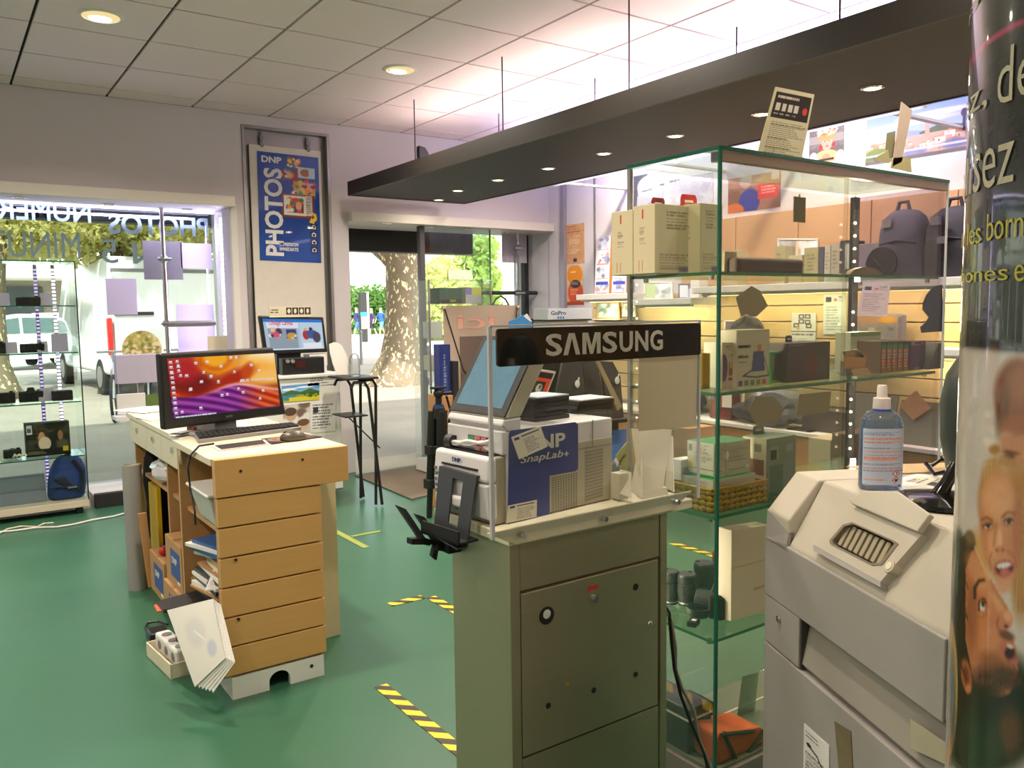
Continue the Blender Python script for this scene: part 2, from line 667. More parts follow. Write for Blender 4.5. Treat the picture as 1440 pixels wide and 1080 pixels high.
# ------------------------------------------------------------------ window 1 with its lettering
win=struct('window_1',MB().box(-2.6,7.12,0.085,1.95,7.128,2.235),M_GLASS)
M_VIN=translucent('pale blue vinyl letters',(206,226,252),0.5)
M_VIN2=translucent('grey blue vinyl letters',(178,196,204),0.55)
for word,u0,u1,v0,v1,mm in (('PHOTOS',292,152,302,330,M_VIN),('NUMERIQUES',127,-123,288,322,M_VIN),
                                 ('EN',262,186,342,371,M_VIN2),('5',165,142,338,371,M_VIN2),('MINUTES',112,-62,331,366,M_VIN2)):
    pa,pb=A('y',7.115,u0,v0),A('y',7.115,u1,v0)
    top,bot=A('y',7.115,200,v0).z,A('y',7.115,200,v1).z
    # letters face the street: seen from the room they read backwards
    lettering('lettering',word,(pa.x,7.119,bot),(-1,0,0),(0,0,1),pa.x-pb.x,top-bot,mm,win,0.003,0.024 if word=='PHOTOS' else 0.012 if mm is M_VIN else 0.0)

# LED lines along soffit and jamb
l=MB().box(-2.6,7.03,2.222,1.93,7.06,2.232)
one('led_strip','bright cold LED strip along the top of the left display window','light',l,M_LED)
l=MB()
for k in range(46):
    l.box(1.938,6.90,0.35+k*.04,1.949,6.93,0.376+k*.04)
one('led_strip','cold LED strip running up the right jamb of the display window','light',l,M_LEDS)

def area(name,parent,loc,sx,sy,rot,col,w,spread=180):
    d=bpy.data.lights.new(name,'AREA')
    d.shape='RECTANGLE'
    d.size,d.size_y=sx,sy
    d.energy=w
    d.color=rgb(*col)[:3]
    d.spread=R(spread)
    o=bpy.data.objects.new(name,d)
    COL.objects.link(o)
    o.parent=parent
    o.location=loc
    o.rotation_euler=rot
    return o

_leds=[o for o in bpy.data.objects if o.name.startswith('led_strip')]
for o in _leds:
    if o.dimensions.x>1 or len(o.data.vertices)==8:
        area('led_light',o,(0,-.03,-.03),4.3,.03,(R(38),0,0),(216,206,255),32)
    else:
        area('led_light',o,(-.01,0,0.95),1.7,.03,(0,R(90),0),(216,206,255),10)

# ------------------------------------------------------------------ recessed ceiling downlights
M_RIM=mat('white lamp rim',(235,230,222),0.4)
M_DISH=emit('lit lamp reflector',(255,226,160),.95)
M_BULB=emit('lit lamp bulb',(255,236,200),14.0)

def downlight(x,y,label,r=0.105,energy=LAMP_W,group='recessed ceiling downlights'):
    t=thing('ceiling_light',label,'light',(x,y,CEIL),0,group)
    MB(True).lathe([(r*.86,-.004),(r*.9,-.009),(r,-.008),(r*1.06,-.001),(r*1.06,0.001)][::-1],n=36).build('rim',M_RIM,t,smooth=True)
    MB(True).lathe([(r*.87,-.0045),(r*.6,-.0035),(.001,-.003)],n=30).build('reflector',M_DISH,t,smooth=True)
    MB(True).lathe([(.001,-.018),(r*.26,-.016),(r*.36,-.0085),(r*.36,-.004)],(0,r*.3,0),n=16,sx=1.5).build('bulb',M_BULB,t,smooth=True)
    d=bpy.data.lights.new('lamp','AREA')
    d.shape,d.size,d.energy,d.color='DISK',r*1.5,energy,(1.0,0.86,0.70)
    d.spread=R(150)
    o=bpy.data.objects.new('lamp',d)
    COL.objects.link(o)
    o.parent=t
    o.location=(0,0,-.03)
    return t

downlight(0.81,4.90,'round ceiling downlight, leftmost, above the left display window')
downlight(2.58,4.93,'round ceiling downlight in the middle tiles beside the hanging black canopy')
downlight(4.37,5.15,'round ceiling downlight just over the black canopy edge near the front wall')
downlight(4.36,3.35,'round ceiling downlight just over the black canopy, nearest to the viewer')
for x,y in ((-1.0,4.9),(-1.0,3.1),(-1.0,1.3),(.81,1.3),(.81,3.08),(2.58,3.08),(2.58,1.3),(-1.0,-.7),(.81,-.7),(2.58,-.7),(4.36,1.3),(4.36,-.7)):
    downlight(x,y,'round ceiling downlight above the shop floor outside the picture',energy=LAMP_W*(.5 if y<2 else .85))

# small halogen spots in the two soffits
def soffit_spot(x,y,z,label,g):
    t=thing('soffit_spot',label,'light',(x,y,z),0,g)
    MB(True).lathe([(.046,0),(.046,-.004),(.034,-.007),(.03,-.003)],n=22).build('rim',M_CHROME,t,smooth=True)
    MB(True).lathe([(.03,-.003),(.001,-.0028)],n=16).build('lamp_glass',M_DISH,t)
    return t

for u,v,lab in ((27,277,'leftmost spot in the white soffit of the display window'),(153,287,'middle spot in the white soffit of the display window'),
                  (263,294,'right spot in the white soffit of the display window')):
    p=A('z',2.235,u,v)
    soffit_spot(p.x,min(p.y,7.0),2.235,lab,'spots in the window soffit')
for u,v,lab in ((544,314,'first spot from the left in the entrance soffit'),(604,319,'second spot from the left in the entrance soffit'),
                  (659,322,'third spot from the left in the entrance soffit'),(714,327,'fourth spot from the left in the entrance soffit')):
    p=A('z',2.175,u,v)
    soffit_spot(p.x,min(p.y,6.95),2.175,lab,'spots in the entrance soffit')

# ------------------------------------------------------------------ hanging black canopy with spots
can=thing('hanging_canopy','long dark grey panel hung from the ceiling on rods with spotlights','canopy',(3.38,2.9,2.35))
M_CANT=mat('canopy edge brown black',(26,22,18),0.5)
MB().box(2.83,-2.4,2.352,3.93,6.36,2.43).build('board',M_DARK,can)
MB().box(2.822,-2.4,2.348,2.842,6.36,2.46).box(2.822,6.35,2.348,3.93,6.37,2.46).box(3.92,-2.4,2.348,3.94,6.36,2.46).build('edge_strip',M_CANT,can)
for x,y in ((3.02,5.57),(2.99,4.36),(2.98,3.2),(2.98,2.0),(3.8,5.6),(3.8,4.42),(3.8,3.2),(3.8,2.0),(2.98,.8),(3.8,.8)):
    MB().cyl((x,y,2.43),(x,y,CEIL),.004,n=8).build('rod',M_GRID,can)
spot_d=None
for k,(x,y) in enumerate(((3.6,6.24),(3.46,5.69),(3.44,5.09),(3.46,4.51),(3.43,3.91),(3.43,3.31),(3.42,2.72),(3.44,2.14),(3.44,1.55),(3.44,.95))):
    s=MB().lathe([(.05,0),(.05,-.003),(.038,-.007),(.036,-.004)],(x,y,2.352),n=22).build('spot_ring',M_CHROME,can,smooth=True)
    MB().lathe([(.036,-.0045),(.001,-.004)],(x,y,2.352),n=18).build('spot_lamp',M_WARMD,can)
    if spot_d is None:
        spot_d=bpy.data.lights.new('spot','AREA')
        spot_d.shape,spot_d.size,spot_d.energy,spot_d.color='DISK',.07,SPOT_W,(1.0,.86,.68)
    o=bpy.data.objects.new('spot',spot_d)
    COL.objects.link(o)
    o.parent=can
    o.location=Vector((x,y,2.335))-Vector((3.38,2.9,2.35))
one('wall_plug','small black box standing on the far end of the dark canopy beside a rod','box',
    MB().prism([(3.03,5.52,2.43),(3.11,5.52,2.43),(3.11,5.52,2.58),(3.08,5.52,2.62),(3.03,5.52,2.63)],(0,.05,0)),M_BLACK,bevel=.006)
# neutral tubes added out of sight on the canopy to brighten the ceiling
for y0,y1,lab in ((3.3,6.1,'added unseen tube lamp on top of the black canopy, far half'),(.3,3.1,'added unseen tube lamp on top of the black canopy, near half')):
    t=thing('tube_light',lab,'light',(3.35,(y0+y1)/2,2.43),0,'added tubes on top of the canopy')
    MB().box(3.29,y0,2.4305,3.41,y1,2.445).build('housing',M_WHITE,t)
    MB().cyl((3.35,y0+.04,2.462),(3.35,y1-.04,2.462),.014,n=12).build('tube',emit('added neutral tube',(255,240,226),6),t)
    area('tube_lamp',t,(0,0,.055),.08,2.7,(R(180),0,0),(255,236,226),13)
# cold tubes lying above the canopy towards the right wall
for y0,y1,lab in ((4.2,5.7,'cold fluorescent tube on the right wall above the canopy, near the entrance'),(2.4,3.9,'cold fluorescent tube on the right wall above the canopy, middle'),
                    (.6,2.1,'cold fluorescent tube on the right wall above the canopy, beyond the frame')):
    t=thing('tube_light',lab,'light',(4.30,(y0+y1)/2,2.46),0,'cold tubes above the canopy')
    MB().box(4.22,y0,2.44,4.38,y1,2.465).build('housing',M_WHITE,t)
    for yb_ in (y0+.2,y1-.2):
        MB().box(4.36,yb_-.02,2.445,5.099,yb_+.02,2.46).build('bracket',M_WHITE,t)
    MB().cyl((4.30,y0+.04,2.485),(4.30,y1-.04,2.485),.016,n=12).build('tube',emit('cold tube',(222,208,255),10),t)
    a=area('tube_lamp',t,(0,0,.06),.1,1.4,(R(180),R(20),0),(214,206,255),34)
    a=area('tube_lamp',t,(.1,0,-.02),.1,1.4,(0,R(40),0),(214,206,255),5)

# ================================================================== THE STREET OUTSIDE
GZ=-0.04
M_PAVE=mat('pale worn asphalt',(160,152,138),0.85,var=0.22,scale=1.6,bump=0.3,bscale=60)
M_ROAD=mat('pale road',(214,208,200),0.85,var=0.12,scale=.5)
struct('ground_pavement',MB().box(-40,7.2,GZ-.2,60,24,GZ),M_PAVE)
struct('ground_road',MB().box(-40,24,GZ-.2,90,90,GZ-.02),M_ROAD)
struct('facade_above',MB().box(-8,6.86,2.99,9,7.3,6.5),M_WALL)      # the shop's own upper front, out of view
one('awning_box','dark shutter box above the shop window outside','awning',MB().box(-3,7.31,2.15,2.1,7.5,2.395),M_DARK,bevel=.01)
one('awning_box','dark beam over the entrance outside, in front of the plane tree','awning',MB().box(2.8,7.31,1.98,4.62,7.5,2.395),M_DARK,bevel=.01)

def bark_mat():
    m=mat('plane tree bark',(128,114,92),0.9,var=0.15,scale=6,bump=0.35,bscale=14)
    nt=m.node_tree
    b=nt.nodes['Principled BSDF']
    mix=next(n for n in nt.nodes if n.type=='MIX')
    tc=next(n for n in nt.nodes if n.type=='TEX_COORD')
    mp=nt.nodes.new('ShaderNodeMapping')
    mp.inputs['Scale'].default_value=(7,7,3.6)
    nt.links.new(tc.outputs['Object'],mp.inputs[0])
    nz=nt.nodes.new('ShaderNodeTexNoise')
    nz.inputs['Scale'].default_value=2.4
    nz.inputs['Detail'].default_value=3
    nt.links.new(mp.outputs[0],nz.inputs['Vector'])
    rp=nt.nodes.new('ShaderNodeValToRGB')
    rp.color_ramp.elements[0].position,rp.color_ramp.elements[0].color=.585,(0,0,0,1)
    rp.color_ramp.elements[1].position,rp.color_ramp.elements[1].color=.62,(1,1,1,1)
    nt.links.new(nz.outputs['Fac'],rp.inputs[0])
    m2=nt.nodes.new('ShaderNodeMix')
    m2.data_type='RGBA'
    m2.inputs[7].default_value=rgb(238,226,178)
    nt.links.new(mix.outputs[2],m2.inputs[6])
    nt.links.new(rp.outputs[0],m2.inputs[0])
    nt.links.new(m2.outputs[2],b.inputs['Base Color'])
    return m

M_BARK=bark_mat()

def leaf_mat(name,c1,c2):
    if name in _M:
        return _M[name]
    m=translucent(name,c1,.45)
    nt=m.node_tree
    mx=next(n for n in nt.nodes if n.type=='MIX')
    mx.inputs[6].default_value,mx.inputs[7].default_value=rgb(*c1),rgb(*c2)
    tc=nt.nodes.new('ShaderNodeTexCoord')
    nz=next(n for n in nt.nodes if n.type=='TEX_NOISE')
    nz.inputs['Scale'].default_value=2.5
    nt.links.new(tc.outputs['Object'],nz.inputs['Vector'])
    return m

M_LEAF1=leaf_mat('yellow green plane leaves',(204,206,124),(236,232,178))
M_LEAF2=leaf_mat('mid green leaves',(150,180,90),(200,214,130))
M_LEAF3=leaf_mat('dark hedge leaves',(80,130,66),(146,184,104))

def leaves(name,blobs,n,size,m,parent,seed=1):
    """foliage: many small bent leaf blades spread through ellipsoids (cx,cy,cz,rx,ry,rz)"""
    r=np.random.default_rng(seed)
    vol=np.array([b[3]*b[4]*b[5] for b in blobs])
    pick=r.choice(len(blobs),n,p=vol/vol.sum())
    B=np.array(blobs)[pick]
    d=r.normal(size=(n,3))
    d /= np.linalg.norm(d,axis=1)[:,None]
    c=B[:,:3]+d*B[:,3:]*(r.uniform(.25,1,n)**.6)[:,None]
    a=r.normal(size=(n,3))
    a /= np.linalg.norm(a,axis=1)[:,None]
    b=np.cross(a,r.normal(size=(n,3)))
    b /= np.linalg.norm(b,axis=1)[:,None]
    s=size*r.uniform(.6,1.3,n)[:,None]
    nn=np.cross(a,b)
    P=np.stack([c-a*s,c-b*s*.6+nn*s*.2,c+a*s,c+b*s*.6+nn*s*.2],1).reshape(-1,3)
    iv=np.array(_X[parent.name].inverted())
    P=P @ iv[:3,:3].T+iv[:3,3]
    me=bpy.data.meshes.new(name)
    F=np.arange(4*n).reshape(-1,4)
    F=np.concatenate([F[:,[0,1,2]],F[:,[0,2,3]]])
    me.from_pydata(P.tolist(),[],F.tolist())
    me.materials.append(m)
    o=bpy.data.objects.new(name,me)
    COL.objects.link(o)
    o.parent=parent
    o['kind']='stuff'
    return o

# big plane tree before the entrance
p0=A('z',GZ,562,540)
D0=(p0-EYE).dot(FWD)

def at_depth(d,u,v):
    return EYE+ray(u,v)*d

t=thing('plane_tree','big plane tree with flaking pale bark right in front of the entrance','tree',p0)
tr=MB()
path=[at_depth(D0,u,v) for u,v in ((558,552),(560,535),(564,505),(566,470),(566,430),(566,390),(566,352),(567,315),(568,280))]
tr.tube(path,[.78,.60,.43,.355,.335,.33,.34,.37,.42],20)
path=[at_depth(D0,u,v) for u,v in ((566,372),(548,350),(524,333),(498,318),(465,300))]
tr.tube(path,[.28,.30,.26,.22,.18],14)
path=[at_depth(D0,u,v) for u,v in ((570,340),(585,310),(610,285))]
tr.tube(path,[.3,.28,.2],14)
tr.build('trunk',M_BARK,t,smooth='all')
leaves('crown',[(p0.x,p0.y,7.5,6.5,6.0,2.6),(p0.x-3,p0.y-1,6.8,5,4,1.6)],5200,.34,M_LEAF1,t,3)

# plane tree behind the display window
q0=A('z',GZ,152,553)
D1=(q0-EYE).dot(FWD)
t=thing('plane_tree','slender pale plane tree with forked top behind the display window','tree',q0)
tr=MB()
tr.tube([at_depth(D1,u,v) for u,v in ((150,556),(149,500),(148,440),(152,405),(160,385))],[.16,.12,.11,.12,.14],12)
for br in (((158,388),(148,378),(132,366),(118,352),(104,340)),((160,386),(172,376),(186,366),(196,352),(205,335)),((161,384),(166,366),(160,345),(150,330)),
           ((186,366),(200,372),(214,360))):
    tr.tube([at_depth(D1,u,v) for u,v in br],[.14,.12,.1,.08,.06][:len(br)],10)
tr.build('trunk',M_BARK,t,smooth='all')
bl=[]
for u,v,s in ((-30,332,1.0),(30,338,.9),(75,335,.8),(120,330,.8),(165,335,.75),(210,335,.8),(258,338,.8),(290,345,.6),(100,315,1),(200,310,1),(20,312,1),(290,312,1),(350,330,1),(60,352,.7),(110,356,.6),(230,356,.7),(0,350,.7),(270,360,.6),(180,350,.5)):
    c=at_depth(D1+random.uniform(-.6,1.2),u,v)
    bl.append((c.x,c.y,c.z,s*.8,s*.8,s*.4))
leaves('crown',bl,10500,.075,M_LEAF1,t,4)

t0=A('z',GZ,-4,560)
t=thing('plane_tree','thick tree trunk at the far left edge behind the camera cabinet','tree',t0)
d=(t0-EYE).dot(FWD)
MB().tube([at_depth(d,u,v) for u,v in ((-4,563),(-5,545),(-9,510),(-12,450),(-12,380),(-10,300))],[.5,.36,.25,.22,.22,.25],14).build('trunk',M_BARK,t,smooth='all')
c=at_depth(d,-20,200)
leaves('crown',[(c.x,c.y,c.z+.6,2.5,2.5,1.2)],1500,.14,M_LEAF1,t,6)

# far trees seen through the glass right of the plane tree
for k,(u,v,dd,bls,lab,mm) in enumerate((
        (625,470,42,((-6,415,1.6),(-14,395,1.2),(10,410,1.5),(0,385,1.2),(-5,440,1.8)),'yellow green tree behind the glass, left of the pale sign',M_LEAF1),
        (675,470,46,((-6,395,1.5),(-12,375,1.2),(-2,358,1.2),(-6,425,1.6),(4,345,.9)),'green tree rising beside the white block of flats',M_LEAF2),
        (655,470,50,((0,410,1.8),(0,385,1.4),(10,440,1.8),(-10,440,1.8)),'green tree further back between the two trees behind the glass',M_LEAF2))):
    b0=at_depth(dd,u,v)
    b0.z=GZ
    t=thing('street_tree',lab,'tree',b0,0,'trees across the street')
    MB().tube([b0,b0+Vector((0,0,2)),at_depth(dd,u,400)],[.25,.2,.15],10).build('trunk',M_BARK,t,smooth='all')
    leaves('crown',[(lambda c:(c.x,c.y,c.z,s,s,s*.8))(at_depth(dd+random.uniform(-1,1),u+du,vv)) for du,vv,s in bls],2600,.22,mm,t,20+k)
# hedge
h0=at_depth(54,474,470)
h1=at_depth(54,560,470)
t=thing('hedge','tall green hedge across the street left of the plane tree','hedge',((h0.x+h1.x)/2,(h0.y+h1.y)/2,GZ))
leaves('foliage',[(lambda c:(c.x,c.y,c.z,1.4,.9,1.2))(at_depth(55,u,v)) for u in range(474,580,13) for v in (425,445,466)],7000,.18,M_LEAF3,t,9)
MB().box(h0.x-1,h0.y-.1,GZ,h1.x+1,h0.y+.1,.3).build('planter_kerb',M_PAVE,t)

# long pale market building across the street
M_CR=mat('pale rendered wall',(240,236,222),0.8,var=0.03)
M_SHOPG=mat('dark shop glass',(70,80,84),0.2)
yb=34.0
t=thing('market_hall','long pale building with flat canopy and dark shop windows across the street','building',(6,yb,GZ))
MB().box(-16,yb,3.15,12.4,yb+6,4.2).build('fascia',M_CR,t)
MB().box(-16,yb-1.6,2.72,12.4,yb+6,3.12).build('canopy',M_CR,t)
MB().box(-16,yb+1.2,GZ,12.4,yb+6,2.72).build('wall',mat('brown shop wall',(150,140,128),.8),t)
for k in range(10):
    x=-8+k*2.0
    MB().box(x,yb+1.1,.3,x+1.3,yb+1.22,2.5).build('window',M_SHOPG,t)
for k in range(7):
    MB().box(-8.2+k*3,yb-1.5,GZ,-7.9+k*3,yb-1.2,2.72).build('column',M_CR,t)
c0,c1=at_depth(60,470,408),at_depth(60,552,408)
t=thing('market_canopy','white flat canopy end across the street above the hedge','building',(c0.x,c0.y+3,GZ))
MB().box(c0.x,c0.y+1,c0.z,c1.x+2,c0.y+9,c0.z+.55).build('roof',M_CR,t)
MB().box(c0.x+.2,c0.y+8,GZ,c1.x+1.8,c0.y+8.6,c0.z).build('back_wall',M_CR,t)
# block of flats behind the right pane
f0,f1=at_depth(48,688,450),at_depth(48,752,450)
t=thing('apartment_block','white block of flats with narrow windows behind the right pane','building',(f0.x,f0.y,GZ))
ex=(f1-f0)
ex.z=0
ex.normalize()
ey=Vector((-ex.y,ex.x,0))
q=[f0*1,f0+ex*5,f0+ex*5+ey*6,f0+ey*6]
MB().hexa([(p.x,p.y,GZ) for p in q],[(p.x,p.y,9) for p in q]).build('wall',M_CR,t)
for u,v in ((708,382),(708,322),(730,382),(690,440),(730,440)):
    c=at_depth(47.9,u,v)
    wdw=MB().slab(c-ex*.16-Vector((0,0,.36))-ey*.05,ex,(0,0,1),.32,.72,.1).build('window',M_SHOPG,t)
    MB().slab(c-ex*.22-Vector((0,0,.46))-ey*.08,ex,(0,0,1),.44,.08,.15).build('sill',M_CR,wdw)
MB().hexa([(p.x,p.y,9) for p in (q[0]-ex*.2-ey*.2,q[1]+ex*.2-ey*.2,q[2]+ex*.2,q[3]-ex*.2)],
          [(p.x,p.y,9.2) for p in (q[0]-ex*.2-ey*.2,q[1]+ex*.2-ey*.2,q[2]+ex*.2,q[3]-ex*.2)]).build('roof',M_GREY,t)

# information pillar and bollard
M_BLUE=mat('blue sign',(40,130,205),0.4)
b=at_depth(40,513,478)
b.z=GZ
t=thing('information_pillar','tall grey information pillar with a blue map in front of the hedge','sign',b)
MB().box(b.x-.24,b.y-.1,GZ,b.x+.12,b.y+.1,2.35).build('body',M_DARK,t,bevel=.02)
MB().box(b.x+.12,b.y-.12,GZ,b.x+.22,b.y+.12,2.38).build('side_panel',M_WHITE,t,bevel=.01)
MB().box(b.x-.24,b.y-.115,1.2,b.x+.12,b.y-.1,1.4).build('blue_band',M_BLUE,t)
MB().box(b.x-.2,b.y-.112,.6,b.x+.08,b.y-.1,1.18).build('map',M_CREAM,t)
b=A('z',GZ,508.5,513)
one('bollard','thin grey street post standing left of the plane tree','post',MB().lathe([(.045,0),(.04,.02),(.04,.86),(.05,.87),(.045,.93),(.001,.95)],tuple(b),n=16),M_GREY,smooth=True)

# recycling cabinets with red tops
M_RED=mat('red paint',(196,44,40),.5)
for k,(u0,u1,v1,lab) in enumerate(((92,108,492,'left cream cabinet with red rim behind the camera cabinet'),(111,133,494,'right cream cabinet with red rim beside the van'))):
    d=24.5
    a,c=at_depth(d,u0,v1),at_depth(d,u1,v1)
    zt=at_depth(d,u0,436).z
    t=thing('street_cabinet',lab,'cabinet',((a.x+c.x)/2,a.y+.3,GZ),0,'cream street cabinets')
    MB().box(a.x,a.y,GZ,c.x+.02,a.y+.6,zt).build('body',M_CREAM,t,bevel=.02)
    MB().box(a.x-.02,a.y-.02,zt,c.x+.04,a.y+.62,zt+.1).build('lid',M_RED,t,bevel=.02)
    MB().box(a.x+.18,a.y-.03,zt-.62,a.x+.22,a.y+.01,zt-.38).build('slot',M_BLACK,t)

# ------------------------------------------------------------------ vehicles
M_CARW=mat('white car paint',(232,236,234),0.25,var=.01,coat=.6)
M_CGL=mat('car window',(92,112,112),0.08,var=.1)
M_TYRE=mat('tyre rubber',(34,36,36),.8)
M_TL=mat('red tail lamp',(205,40,38),.25)

def vehicle(root,prof,halfw,M,name='body',taper=.86,zt=1.0):
    """side profile (x along the length, z) swept over the width; narrower above zt"""
    mb=MB(True)
    n=len(prof)
    zmax=max(p[1] for p in prof)

    def w(z):
        return halfw*(1 if z<zt else 1-(1-taper)*(z-zt)/(zmax-zt))
    L=[(x,-w(z),z) for x,z in prof]
    Rr=[(x,w(z),z) for x,z in prof]
    mb.hexa(L,Rr)
    return mb.build(name,M,root,bevel=.035,smooth=True)

def wheel(root,x,y,r,side):
    mb=MB(True)
    s=side
    prof=[(r*.62,-.1),(r*.97,-.1),(r,-.05),(r,.05),(r*.97,.1),(r*.62,.1)]
    n=24
    vs=[(x+q*math.cos(2*PI*k/n),y+z,r+q*math.sin(2*PI*k/n)) for q,z in prof for k in range(n)]
    fs=[(i*n+k,i*n+(k+1)%n,((i+1)%6)*n+(k+1)%n,((i+1)%6)*n+k) for i in range(6) for k in range(n)]
    w_=mb.add(vs,fs).build('wheel',M_TYRE,root)
    rim=MB(True)
    rim.cyl((x,y+s*.02,r),(x,y+s*.06,r),r*.62,n=20)
    rim.build('rim',mat('dark wheel disc',(70,72,74),.4,.6),w_)
    sp=MB(True)
    for k in range(5):
        a=2*PI*k/5
        sp.tube([(x,y+s*.075,r),(x+math.cos(a)*r*.6,y+s*.07,r+math.sin(a)*r*.6)],.035,6)
    sp.build('spokes',M_ALU,w_)
    return w_

# white hatchback, side on, nose to the left
c0=A('z',GZ,22,519)
t=thing('car','white hatchback parked across the street behind the camera shelves','car',c0,R(4))
Dc=(c0-EYE).dot(FWD)
kx=Dc/FPX/.82
vehicle(t,[(-2.0,.28),(-2.02,.62),(-1.95,.78),(-1.1,.95),(-.45,1.42),(.1,1.52),(1.0,1.5),(1.7,1.42),(1.98,1.0),(2.04,.75),(2.02,.3)],.86,M_CARW,taper=.8,zt=.9)
for s in (-1,1):
    for x in (-1.22,1.28):
        wheel(t,x,s*.8,.31,s)
    yy=s*.80

    def wy(z):
        return s*(.86*(1-.2*max(0,(z-.9))/.62)+.012)
    MB(True).add([(x,wy(z),z) for x,z in ((-.95,.98),(-.35,1.36),(.05,1.42),(.05,1.0))],[(0,1,2,3)]).build('side_window',M_CGL,t)
    MB(True).add([(x,wy(z),z) for x,z in ((.12,1.0),(.12,1.42),(.95,1.4),(1.12,1.02))],[(0,1,2,3)]).build('side_window',M_CGL,t)
    MB(True).add([(x,wy(z),z) for x,z in ((1.2,1.05),(1.12,1.37),(1.55,1.3),(1.72,1.08))],[(0,1,2,3)]).build('side_window',M_CGL,t)
    MB(True).box(1.82,s*.86,.72,2.05,s*.7,.98).build('tail_lamp',M_TL,t,bevel=.02)
    MB(True).box(-2.03,s*.8,.62,-1.8,s*.6,.76).build('head_lamp',M_CHROME,t,bevel=.02)
    MB(True).box(-.75,s*.88,.95,-.6,s*1.02,1.07).build('mirror',M_CARW,t,bevel=.02)
MB(True).box(1.86,-.5,.42,2.07,.5,.55).build('plate',M_CREAM,t)

# second car behind the cabinet posts
c1=A('z',GZ,92,524)
c1.y += 4.6
c1.x += .5
t=thing('car','silver white car seen from behind beside the street cabinets','car',c1,R(70))
vehicle(t,[(-.9,.28),(-.95,.8),(-.8,1.4),(-.6,1.55),(1.5,1.5),(2.2,1.0),(3.0,.8),(3.05,.3)],.84,mat('silver car paint',(205,214,212),.3,.2,var=.02),taper=.78,zt=.85)
for s in (-1,1):
    for x in (-.4,2.4):
        wheel(t,x,s*.78,.32,s)
    MB(True).box(-.99,s*.8,.8,-.85,s*.62,1.15).build('tail_lamp',M_TL,t,bevel=.02)
MB(True).add([(-.93,-.6,.98),(-.93,.6,.98),(-.84,.52,1.36),(-.84,-.52,1.36)],[(0,1,2,3)]).build('rear_window',M_CGL,t)

# white van, its back to the shop
v0=A('z',GZ,222,562)
v0.y += .9
v0.x += .42
t=thing('van','white delivery van parked with its rear doors to the shop','van',(v0.x,v0.y,GZ),R(4))
MB(True).hexa([(-1.0,0,.38),(1.02,0,.38),(1.02,5.2,.38),(-1.0,5.2,.38)],[(-.93,.08,2.48),(.95,.08,2.48),(.95,3.9,2.48),(-.93,3.9,2.48)]).build('body',M_CARW,t,bevel=.09,seg=3,smooth=True)
for s in (-1,1):
    MB(True).box(.015 if s>0 else-.9,-.03,.55,.92 if s>0 else-.015,.03,2.2).build('rear_door',M_CARW,t,bevel=.02)
    MB(True).box(s*.98-.04,-.06,.75,s*.98+.04,.05,1.4).build('tail_lamp',M_TL,t,bevel=.02)
    for y in (.8,4.1):
        cyl=MB(True).cyl((s*.78,y,.33),(s*1.0,y,.33),.33,n=24).build('wheel',M_TYRE,t,bevel=.02)
        MB(True).cyl((s*.99,y,.33),(s*1.01,y,.33),.2,n=18).build('rim',M_ALU,cyl)
MB(True).box(-.9,-.07,1.44,-.25,-.03,1.50).box(.2,-.07,1.40,.8,-.03,1.46).build('door_bar',M_BLACK,t)
MB(True).box(-1.0,-.12,.3,1.02,.06,.52).build('bumper',M_GREY,t,bevel=.03)
MB(True).box(-.25,-.135,.36,.27,-.12,.47).build('plate',M_CREAM,t)
MB(True).box(-.9,-.02,2.2,.92,.2,2.26).build('gutter',M_GREY,t)

# ------------------------------------------------------------------ bicycles against the railing, only wheels and frames
t0=A('z',GZ,145,596)
t=thing('bicycle_stand','low grey stand with parked bicycles just outside the display window','rack',t0,R(-12))
for k in range(3):
    x=.15+k*.42
    for y in (0,1.02):
        n=22
        MB(True).tube([(x+.02*math.cos(2*PI*j/n),y+.31*math.cos(2*PI*j/n),.33+.31*math.sin(2*PI*j/n)) for j in range(n+1)],.02,6).build('wheel',M_TYRE,t)
    fr=MB(True)
    for a,b in (((0,0,.33),(0,.3,.8)),((0,.3,.8),(0,.75,.78)),((0,.45,.35),(0,.75,.85)),((0,.3,.72),(0,.45,.35)),((0,.45,.35),(0,1.02,.33)),((0,.75,.78),(0,1.02,.33)),((-.2,.28,.95),(.2,.28,.95)),((0,.3,.8),(0,.28,.95))):
        fr.tube([(x+a[0],a[1],a[2]),(x+b[0],b[1],b[2])],.018,6)
    fr.build('frame',M_GREY,t)

# ------------------------------------------------------------------ passers by
M_SKIN=mat('skin',(214,170,140),.6)

